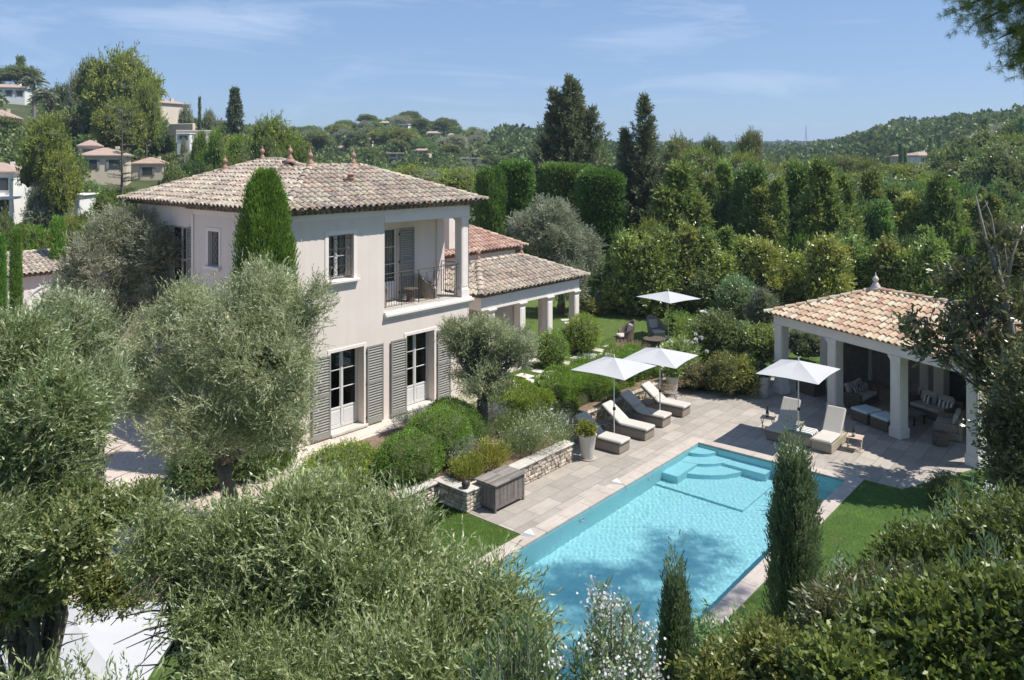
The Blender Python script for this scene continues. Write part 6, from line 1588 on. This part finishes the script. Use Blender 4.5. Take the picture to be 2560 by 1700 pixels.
for i in range(70):
    t = .1+.88*random.random(); a = random.uniform(0, 6.28); R_ = 1.5*(1-t)+.25; e = Vector((math.cos(a)*R_, math.sin(a)*R_, t*Hc+.1*R_)); mb.tube([(0,0,t*Hc), tuple(e)], [.03,.008], 4)
    s = rng.random((10, 1)); P = np.array([[0,0,t*Hc]])*(1-s)+np.array([list(e)])*s; lv.twigs(P, np.tile([math.cos(a), math.sin(a), .3], (10, 1)), 6, .3, .13, .03, 1.0)
lv.build('crown', LM['fir'], r); mb.build('trunk', M['bark'], r)
def palm(px, d, ytop, label):
    c = PD(px, d); z = ground(*c)-.2; h = ZY(ytop, d)-z; r = empty('palm_tree', (c[0], c[1], z), 0, label, 'tree', 'palms on the left hilltop'); mb = MB(); mb.tube([(0,0,0),(0,0,h*.8)], [.3,.25], 7); mb.build('trunk', M['palebark'], r)
    lv = Leaves(); n = 60; a = rng.random(n)*2*PI; el = rng.uniform(-.3, 1.3, n)
    for s in np.linspace(.1, 1, 12):
        P = np.stack([np.cos(a)*np.cos(el)*2.4*s, np.sin(a)*np.cos(el)*2.4*s, h*.8+np.sin(el)*2.4*s-1.1*s*s], 1)
        for sg in (1, -1): lv.add(P, np.stack([np.cos(a)-sg*np.sin(a), np.sin(a)+sg*np.cos(a), np.full(n, -.5)], 1), .75, .12)
    lv.build('fronds', LM['grey2'], r)
palm(85, 138, 172, 'taller palm right of the white hillside bungalow'); palm(114, 134, 208, 'shorter palm just right of the taller one')
# left hedge belt beyond the outbuilding
for i in range(9):
    px = 20+i*38; tree(random.choice(['lite', 'pine2', 'br2']), px, 46+random.uniform(-1, 3), 545+random.uniform(-25, 25), 90, 'yellow green shrub of the belt beyond the outbuilding roof', 'shrubs beyond the outbuilding', .3)
for i in range(46):
    px = random.uniform(-60, 760); d = random.uniform(60, 200)
    if 380 < px < 560 and d < 110 and random.random() < .6: continue
    yt = HY - (ground(*PD(px, d))+random.uniform(3, 6)-H)*F/d
    if any(d < q_[4] and q_[0]-25 < px < q_[1]+25 and yt < q_[3] for q_ in ((200, 420, 355, 448, 112), (0, 85, 210, 255, 205), (385, 455, 245, 312, 190), (0, 75, 385, 540, 72))): continue
    tree(random.choice(['br1', 'br2', 'grey', 'lite', 'pine1']), px, d, yt, random.uniform(5, 7)*F/d, 'rounded tree filling the wooded left hillside', 'trees filling the left hillside')
# central belt behind the villa (between villa roof and the distant hill)
for i in range(44):
    px = random.uniform(700, 1380); d = random.uniform(60, 175)
    yt = HY - (ground(*PD(px, d))+random.uniform(4.5, 7)-H)*F/d
    if yt < 414 and 930 < px < 1250: yt = 416+random.uniform(0, 14)
    elif yt < 400 and d < 150: yt = 400+random.uniform(0, 20)
    tree(random.choice(['br1', 'br2', 'grey', 'lite', 'pine2']), px, d, yt, random.uniform(6, 8)*F/d, 'rounded tree in the dense belt between the villa roof and the distant hill', 'trees in the belt behind the villa')
for px, yt, d, w, lab in ((1060,345,280,9,'tallest dark cypress spire on the distant hill'),(1062,385,200,12,'dark cypress below the hill spire'),(1255,355,300,8,'small cypress near the right end of the distant hill'),(946,312,340,5,'thin cypress on the distant hill crest'),(1080,335,330,5,'thin cypress left of the wide cream house')):
    tree('cyp', px, d, yt, w, lab)
for i in range(265):
    px = random.uniform(735, 1400); d = 380-165*random.random()**1.15
    if any(abs(px-q[0]) < q[3]*.5+9 and d < q[1]+4 and d > q[1]-85 for q in CH): continue
    yt = HY - (ground(*PD(px, d))+random.uniform(4, 8)-H)*F/d
    tree(random.choice(['pine1', 'pine1', 'br1', 'grey', 'pine2', 'lite']), px, d, yt, random.uniform(7, 12)*F/d, 'round crowned pine or oak on the distant hill behind the villa', 'trees on the distant hill')
random.seed(91)
for i, (px, d, y, w) in enumerate(((455, 112, 318, 4), (490, 104, 335, 5), (520, 98, 352, 4))):
    c = PD(px, d); z = ZY(y, d); mb = MB(); o = empty('terrace_wall', (c[0], c[1], z), HEAD-PI/2+random.uniform(-.3, .3), ['highest pale terrace wall on the dry slope', 'second pale terrace wall on the dry slope beside the shed', 'third pale terrace wall down the dry slope', 'left terrace wall on the dry slope', 'lowest pale terrace wall on the dry slope'][i], 'wall', 'terrace walls on the dry slope')
    mb.bbox(-w/2, w/2, -.3, .3, -1.2, .5, .05); mb.build('stones', M['farcream'], o)
# ------------------------------------------------------------------ far wood as one mass
def wood(name, spots, size, mat, lab):
    lv = Leaves(); n = len(spots)
    C = np.array(spots); S = size*(.7+.6*rng.random(n)); k = 60
    dist = np.hypot(C[:, 0], C[:, 1]); ls = np.repeat(np.minimum(dist*.0042, 3.2)*(.8 if size < 5 else 1), k)
    D = rdir(n*k); D[:, 2] = np.abs(D[:, 2]); Cr = np.repeat(C, k, 0); Sr = np.repeat(S, k)
    P = Cr + D*Sr[:, None]*np.array([.55, .55, .75]); lv.add(P, D+rng.normal(size=D.shape)*.6, ls*1.3, ls, rnd=np.clip(np.repeat(rng.random(n), k)*.7+rng.random(n*k)*.3, 0, 1))
    o = lv.build(name, LM[mat]); tag(o, lab, 'wood', None, 'stuff')
sp = []
for i in range(5200):
    px = random.uniform(1250, 2800); d = 200*math.exp(random.random()**.9*math.log(1900/200)); c = PD(px, d)
    if 2240 < px < 2395 and d < 200: continue
    sp.append((c[0], c[1], ground(*c)+random.uniform(1, 4)))
wood('wood', sp, 8.0, 'wood', 'dense far woodland covering the low hills along the horizon')
sp = []
for i in range(4200):
    px = random.uniform(-500, 1300); d = 62*math.exp(random.random()*math.log(700/62)); 
    if 400 < px < 560 and d < 120: continue
    if any(d < q_[4] and q_[0]-12 < px < q_[1]+12 and d > q_[4]*.55 for q_ in ((200, 420, 355, 448, 112), (0, 85, 210, 255, 205), (385, 455, 245, 312, 190), (0, 75, 385, 540, 72))): continue
    if any(abs(px-q[0]) < q[3]*.5+2 and q[1]-50 < d < q[1]+4 for q in CH): continue
    c = PD(px, d); sp.append((c[0], c[1], ground(*c)+random.uniform(-.5, 1.0)))
wood('undergrowth', sp, 3.4, 'wood', 'scrub and undergrowth covering the hillsides behind the villa')

# ------------------------------------------------------------------ right foreground
random.seed(71)
# magnolia reaching over the pavilion, trunk out of the frame
b = PD(2640, 20.8)
mg = olive('dark glossy magnolia tree with brown backed leaves reaching in front of the pavilion roof', (b[0], b[1], -.02),
      split([lobe(2490, 20.6, 830, 300, 280), lobe(2350, 20.2, 860, 190, 130), lobe(2560, 20.8, 1000, 240, 300), lobe(2400, 20.5, 700, 170, 130), lobe(2560, 21, 640, 170, 200), lobe(2300, 20.2, 815, 110, 60), lobe(2480, 20, 960, 100, 100), lobe(2480, 20.5, 600, 110, 90)], 6, .5), 1900, .17, .066, .34, 8, .17, 'magnolia', upbias=.35, fine=10, name='magnolia_tree')
# dead pale limb
c = PD(2500, 20.2); dl = empty('bare_tree', (c[0], c[1], 0), 0, 'bare pale dead tree standing above the magnolia crown at the right', 'tree'); mb = MB()
def q(px, y, d=20.2): a = PD(px, d); return (a[0]-c[0], a[1]-c[1], ZY(y, d))
mb.tube([q(2570, 1150), q(2540, 960), q(2525, 820), q(2500, 700), q(2465, 600), q(2440, 490)], [.16, .13, .11, .08, .045, .015], 8)
mb.tube([q(2503, 715), q(2490, 620), q(2478, 540), q(2462, 500)], [.05, .035, .02, .008], 6); mb.tube([q(2512, 740), q(2530, 640), q(2560, 560)], [.06, .03, .01], 6)
for a, b_ in (((2450,530),(2470,505)),((2480,640),(2445,625)),((2495,680),(2455,660)),((2520,690),(2512,610)),((2490,600),(2515,570)),((2530,640),(2500,590))): mb.tube([q(*a), q(*b_)], [.02, .006], 5)
mb.build('trunk', M['palebark'], dl, True)
# pine branch top right
c = PD(2660, 13.5); pb = empty('pine_tree', (c[0], c[1], 0), 0, 'pine tree whose needle branches hang into the top right corner', 'tree')
lv = Leaves(); mb = MB(); mb.tube([(0,0,-.5), (.1,0,6), (0,0,15)], [.3,.24,.12], 8)
def q2(px, y, d=13.5): a = PD(px, d); return np.array([a[0]-c[0], a[1]-c[1], ZY(y, d)])
for (p0, p1, n) in (((2640,-60),(2400,20),26),((2640,-30),(2440,60),24),((2640,40),(2490,100),20),((2640,100),(2540,150),14),((2640,60),(2560,110),14),((2560,90),(2552,170),8),((2640,-120),(2450,-30),20)):
    A, B_ = q2(*p0), q2(*p1); mb.tube([tuple(A), tuple(A*.5+B_*.5+np.array([0,0,.06])), tuple(B_)], [.05,.03,.008], 5)
    for i in range(n*2):
        t = random.random()**.7; p = A*(1-t)+B_*t + rng.normal(size=3)*.12; e = p+(B_-A)/np.linalg.norm(B_-A)*.12+rng.normal(size=3)*.10
        mb.tube([tuple(p), tuple(e)], .004, 3); T = unit((e-p)[None])
        for s in (0, .5, 1):
            k = 34; D = T*.55+rdir(k)*.75; lv.add(np.tile(p*(1-s)+e*s, (k, 1)), D, .13, .006)
for (wx_, wy_, wz_, r_, h_) in ((15.3, 1.9, 12.8, 1.9, .9), (17.0, 1.2, 13.6, 2.0, 1.0), (19.2, 1.4, 13.5, 1.7, .8), (21.0, 2.0, 13.0, 1.3, .6), (18.5, 2.9, 13.2, 1.2, .6)):
    P, D = crown_points(lobes((wx_-c[0], wy_-c[1], wz_), (r_, r_, h_), 7, .34), 120, .4); P, D, _ = clump(P, D+np.array([0, 0, .4]), 7, .16, .6); lv.twigs(P, D, 14, .3, .15, .013, 1.0)
    mb.tube([(0, 0, 10.5), ((wx_-c[0])*.5, (wy_-c[1])*.5, wz_-.9), (wx_-c[0], wy_-c[1], wz_)], [.1, .07, .02], 5)
lv.build('crown', LM['pine'], pb); mb.build('trunk', M['bark'], pb)
# oleander with white flowers at the bottom and others
def oleander(label, px, d, ytop, wpx, flowers=0, n=70, ybot=1750, Ln=.11, W=.017, mat='oleander', depth=.45):
    c = PD(px, d); root = empty('oleander', (c[0], c[1], -.02), 0, label, 'shrub'); zt = ZY(ytop, d); zb_ = max(.3, ZY(ybot, d)); R_ = wpx/2*d/F
    lv = Leaves(); mb = MB(); fl = Leaves()
    for i in range(n):
        a = random.uniform(0, 6.28); rr = R_*math.sqrt(random.random()); zz = zb_+(zt-zb_)*(1-(rr/R_)**2*.5)*random.uniform(.45, 1.0)
        tip = np.array([math.cos(a)*rr, math.sin(a)*rr*depth*2, zz]); base = np.array([tip[0]*.35, tip[1]*.35, max(0, zz-1.8)])
        mb.tube([tuple(base), tuple(base*.4+tip*.6+np.array([0,0,.05])), tuple(tip)], [.012,.009,.004], 4)
        T = unit((tip-base)[None]); m = 12
        ts = np.linspace(0, 1, m)[:, None]; P = tip-T*.62*(1-ts)
        for k in range(3):
            D = T*(.5+.5*ts)+unit(np.cross(np.tile(T, (m, 1)), rdir(m)))*(1.05-.45*ts); lv.add(P+rng.normal(size=P.shape)*.01, D, Ln*(.8+.4*rng.random(m)), W)
        if i < flowers:
            m = 60; Cc = tip+np.array([0,0,.04])+rng.normal(size=(m, 3))*.045; fl.add(Cc, rdir(m)+np.array([0,0,.3]), .024, .021, belly=.6)
    lv.build('foliage', LM[mat], root); mb.build('stems', M['palebark'], root)
    if flowers: fl.build('flowers', LM['white'], root)['kind'] = 'stuff'
    return root
oleander('oleander with clusters of white flowers in front of the pool at the bottom', 1530, 5.6, 1440, 230, 26, 75, 1800)
oleander('green oleander shoots at the bottom edge below the foreground olive', 1280, 5.0, 1540, 300, 2, 90, 1850)
oleander('tall oleander stems right beside the narrow dark cypress', 2130, 8.2, 1340, 230, 5, 110, 1800)
oleander('oleander bush with a few white flowers below the last pavilion column', 2450, 10.5, 1150, 330, 14, 130, 1600)
oleander('dark oleander bush between the pool end and the right hand shrubs', 2350, 9.0, 1200, 220, 5, 110, 1700)
oleander('fresh green oleander stems rising out of the shrubs at the lower right', 2200, 6.2, 1420, 300, 3, 120, 1900)
oleander('green oleander stems at the far right above the ivy clad shrub', 2440, 6.4, 1330, 300, 3, 120, 1800, mat='oleander')
oleander('leafy oleander at the foot of the narrow dark cypress', 2040, 6.6, 1520, 200, 2, 80, 1850)
def leafmass(label, ls, n, Ln, W, mat, name='garden_shrub', cat='shrub', k=7, hull=.74, up=.35):
    c = ls[0][0]; return bush(label, (c[0], c[1], -.02), split(ls, 8, .42), n, Ln, W, mat, None, name, cat, up, hull, k, Ln*2.4, None, .6)
leafmass('dense green mixed shrub filling the right foreground', [lobe(2360, 7.6, 1450, 380, 340), lobe(2500, 7.8, 1350, 330, 340), lobe(2190, 7.4, 1560, 280, 280), lobe(2580, 7.0, 1480, 360, 420)], 9500, .055, .024, 'ivy')
leafmass('dark ivy clad shrub at the bottom right corner', [lobe(2400, 5.8, 1600, 420, 330), lobe(2180, 5.8, 1690, 360, 260), lobe(2560, 5.6, 1560, 300, 320)], 5200, .055, .036, 'ivy')
LM['olivedeep'] = leafmat('oleaster_leaves', [(.07,.09,.025),(.12,.14,.045),(.19,.20,.08)], (.25,.16,.08), .35, .08, .1, 1.5)
leafmass('olive green shrub in the middle of the right foreground, beside the tall cypress', [lobe(2140, 6.6, 1600, 240, 300), lobe(2250, 6.8, 1540, 220, 260)], 3800, .06, .018, 'olivedeep')
leafmass('yellow green leafy shrub at the foot of the tall narrow cypress', [lobe(1900, 6.4, 1690, 260, 220), lobe(2010, 6.2, 1680, 240, 230), lobe(1810, 6.3, 1740, 180, 150)], 3000, .05, .024, 'yellow2')
leafmass('low green shrub between the two foreground cypresses', [lobe(1790, 7.6, 1640, 140, 100)], 500, .07, .02, 'oleander')
leafmass('dense green shrub on the left behind the foreground olive', [lobe(110, 8.0, 1440, 240, 220), lobe(20, 7.6, 1480, 260, 240), lobe(210, 7.6, 1340, 260, 240), lobe(330, 7.8, 1270, 130, 100)], 5600, .05, .02, 'bush')
leafmass('yellow green shrub glimpsed through the olive twigs at lower left', [lobe(290, 7.4, 1470, 200, 110)], 1300, .045, .018, 'yellow2')
leafmass('dark shrub at the lower left corner behind the parasol', [lobe(20, 9, 1500, 160, 260), lobe(60, 9.4, 1420, 200, 160)], 1200, .08, .04, 'bush')
p = P0(2365, 1265, .0); ball('round clipped dark shrub in front of the last pavilion column', p[0], p[1], 0, .42, .42, .42, 'ivy', Ln=.04, W=.02)
leafmass('dark creeper clad bush hiding the right end of the pavilion', [lobe(2540, 16, 1080, 150, 300), lobe(2560, 16, 1200, 200, 200), lobe(2560, 15.6, 960, 140, 200)], 3200, .09, .04, 'magnolia')
# low plant cover under the foreground and grass blades
def blades(name, region, n, h, mat, lab, z=0.0):
    P = []
    x0, x1, y0, y1, test = region
    while len(P) < n:
        a = rng.uniform([x0, y0], [x1, y1], (n, 2)); P += [p for p in a if test(p)]
    P = np.array(P[:n]); P = np.c_[P, np.full(len(P), z)]
    lv = Leaves(); lv.add(P, rng.normal(size=P.shape)*.35+np.array([0,0,1]), h*(.6+.8*rng.random(len(P))), .008)
    o = lv.build(name, LM[mat]); tag(o, lab, 'grass', None, 'stuff')
blades('grass', (8.5, 14.1, 11.8, 14.4, lambda p: True), 42000, .045, 'grass', 'bright green grass below the wooden chest at the end of the terrace', -.01)
blades('grass', (9.0, 22.9, 2.0, 6.5, lambda p: p[1] < 5.6 or p[0] < 22.6), 60000, .045, 'grass', 'grass strip along the right side of the pool', -.01)
blades('grass', (16.5, 30.5, 17.2, 20.0, lambda p: (p[1] > 18.0+ (p[0]-18)*.02) or p[0] > 28), 50000, .05, 'grass', 'grass round the stepping stones', .53)
blades('grass', (28.2, 38, 18, 26, lambda p: True), 40000, .05, 'grass', 'sunlit grass of the upper lawn', .53)
lv = Leaves(); n = 9000; P = np.c_[rng.uniform(14.5, 27, n), rng.uniform(13.8, 15.2, n), np.full(n, .525)]; lv.add(P, rng.normal(size=(n, 3))*.8+np.array([0,0,.3]), .04, .02)
o = lv.build('leaf_litter', LM['dry']); tag(o, 'dry leaf litter and bark chips on the planting bed', 'leaf litter', None, 'stuff')

# ------------------------------------------------------------------ light, sky, air, camera
w = bpy.data.worlds.new('World'); sc.world = w; w.use_nodes = True; nt = w.node_tree; nt.nodes.clear()
sx_, sy_, sz_ = .305, -.505, 1.0
el = math.atan2(sz_, math.hypot(sx_, sy_)); az = math.atan2(sx_, sy_)   # azimuth from +Y towards +X
sky = nt.nodes.new('ShaderNodeTexSky'); sky.sky_type = 'NISHITA'; sky.sun_disc = False; sky.sun_elevation = el; sky.sun_rotation = az
sky.altitude = 200; sky.air_density = 1.0; sky.dust_density = .4; sky.ozone_density = 3.0
bg = nt.nodes.new('ShaderNodeBackground'); bg.inputs[1].default_value = SKYS = .095
tc = nt.nodes.new('ShaderNodeTexCoord')
rot = nt.nodes.new('ShaderNodeMapping'); rot.inputs['Rotation'].default_value = (0, 0, -HEAD); nt.links.new(tc.outputs['Generated'], rot.inputs['Vector'])
mp = nt.nodes.new('ShaderNodeMapping'); mp.inputs['Rotation'].default_value = (.12, 0, 0); mp.inputs['Scale'].default_value = (2.2, 2.0, 13)
nt.links.new(rot.outputs[0], mp.inputs['Vector'])
masks = None
for (mx_, my_, wx_, wy_) in ((560, 60, 420, 75), (1660, 80, 380, 80), (1900, 190, 500, 60)):
    # a patch of high thin cloud: centre and size as directions (x forward, y left, z up)
    sb_ = nt.nodes.new('ShaderNodeVectorMath'); sb_.operation = 'SUBTRACT'; nt.links.new(rot.outputs[0], sb_.inputs[0])
    cv = Vector((1, -(mx_-CX)/F, (HY-my_)/F)).normalized(); sb_.inputs[1].default_value = cv
    ml_ = nt.nodes.new('ShaderNodeVectorMath'); ml_.operation = 'MULTIPLY'; nt.links.new(sb_.outputs[0], ml_.inputs[0]); ml_.inputs[1].default_value = (4, F/wx_, F/wy_)
    ln_ = nt.nodes.new('ShaderNodeVectorMath'); ln_.operation = 'LENGTH'; nt.links.new(ml_.outputs[0], ln_.inputs[0])
    mr_ = nt.nodes.new('ShaderNodeMapRange'); mr_.inputs['From Min'].default_value = 1.0; mr_.inputs['From Max'].default_value = .1; mr_.interpolation_type = 'SMOOTHSTEP'; nt.links.new(ln_.outputs['Value'], mr_.inputs['Value'])
    if masks is None: masks = mr_.outputs[0]
    else:
        ad_ = nt.nodes.new('ShaderNodeMath'); ad_.operation = 'MAXIMUM'; nt.links.new(masks, ad_.inputs[0]); nt.links.new(mr_.outputs[0], ad_.inputs[1]); masks = ad_.outputs[0]
nz = nt.nodes.new('ShaderNodeTexNoise'); nz.inputs['Scale'].default_value = 2.1; nz.inputs['Detail'].default_value = 8; nz.inputs['Roughness'].default_value = .62; nz.inputs['Distortion'].default_value = .9
nt.links.new(mp.outputs[0], nz.inputs['Vector'])
cm_ = nt.nodes.new('ShaderNodeMath'); cm_.operation = 'MULTIPLY_ADD'; nt.links.new(masks, cm_.inputs[0]); cm_.inputs[1].default_value = .24; nt.links.new(nz.outputs['Fac'], cm_.inputs[2])
rp = ramp(nt, [(.56, (0,0,0)), (.95, (.60,.60,.60))]); nt.links.new(cm_.outputs[0], rp.inputs['Fac'])
tint = mixc(nt, .55, mixc(nt, 1.0, sky.outputs[0], (.86, .92, 1.08), 'MULTIPLY'), (1.85, 2.9, 4.6))
mx = mixc(nt, rp.outputs['Color'], tint, (5.2, 6.0, 7.4))
nt.links.new(mx, bg.inputs[0])
wo = nt.nodes.new('ShaderNodeOutputWorld'); nt.links.new(bg.outputs[0], wo.inputs[0])
sl = bpy.data.lights.new('sun', 'SUN'); sl.energy = 4.5; sl.angle = math.radians(.53); sl.color = (1, .955, .89)
sl.cycles.is_caustics_light = True; so = bpy.data.objects.new('sun', sl); COL.objects.link(so); so.rotation_euler = Vector((sx_, sy_, sz_)).to_track_quat('Z', 'Y').to_euler()
# air
HZ = 2500
mb = MB(); mb.box(-HZ, HZ, -HZ, HZ, -8, 75)
m, nt2, out = newmat('haze_air'); pv = nt2.nodes.new('ShaderNodeVolumePrincipled'); pv.inputs['Density'].default_value = .0003; pv.inputs['Color'].default_value = (.62, .78, .98, 1); pv.inputs['Anisotropy'].default_value = .2
nt2.links.new(pv.outputs[0], out.inputs['Volume'])
if HAZE: tag(mb.build('haze', m), 'pale blue summer haze over the valley', 'haze', None, 'stuff')
for pr in PROT.values():   # spare tree kinds that were never placed
    if 'label' not in pr:
        for ch_ in list(pr.children): bpy.data.objects.remove(ch_)
        bpy.data.objects.remove(pr)
cam = bpy.data.cameras.new('camera'); co = bpy.data.objects.new('camera', cam); COL.objects.link(co)
co.location = (0, 0, H); co.rotation_euler = (PI/2, 0, HEAD-PI/2)
cam.sensor_width = 36; cam.lens = 36*F/2560; cam.shift_y = -(850-HY)/2560; cam.clip_start = .1; cam.clip_end = 8000
sc.camera = co
sc.view_settings.view_transform = 'Standard'; sc.view_settings.look = 'None'; sc.view_settings.exposure = EXPO; sc.view_settings.gamma = 1
sc.render.engine = 'CYCLES'
sc.cycles.max_bounces = 10; sc.cycles.diffuse_bounces = 6; sc.cycles.transparent_max_bounces = 12; sc.cycles.volume_bounces = 0
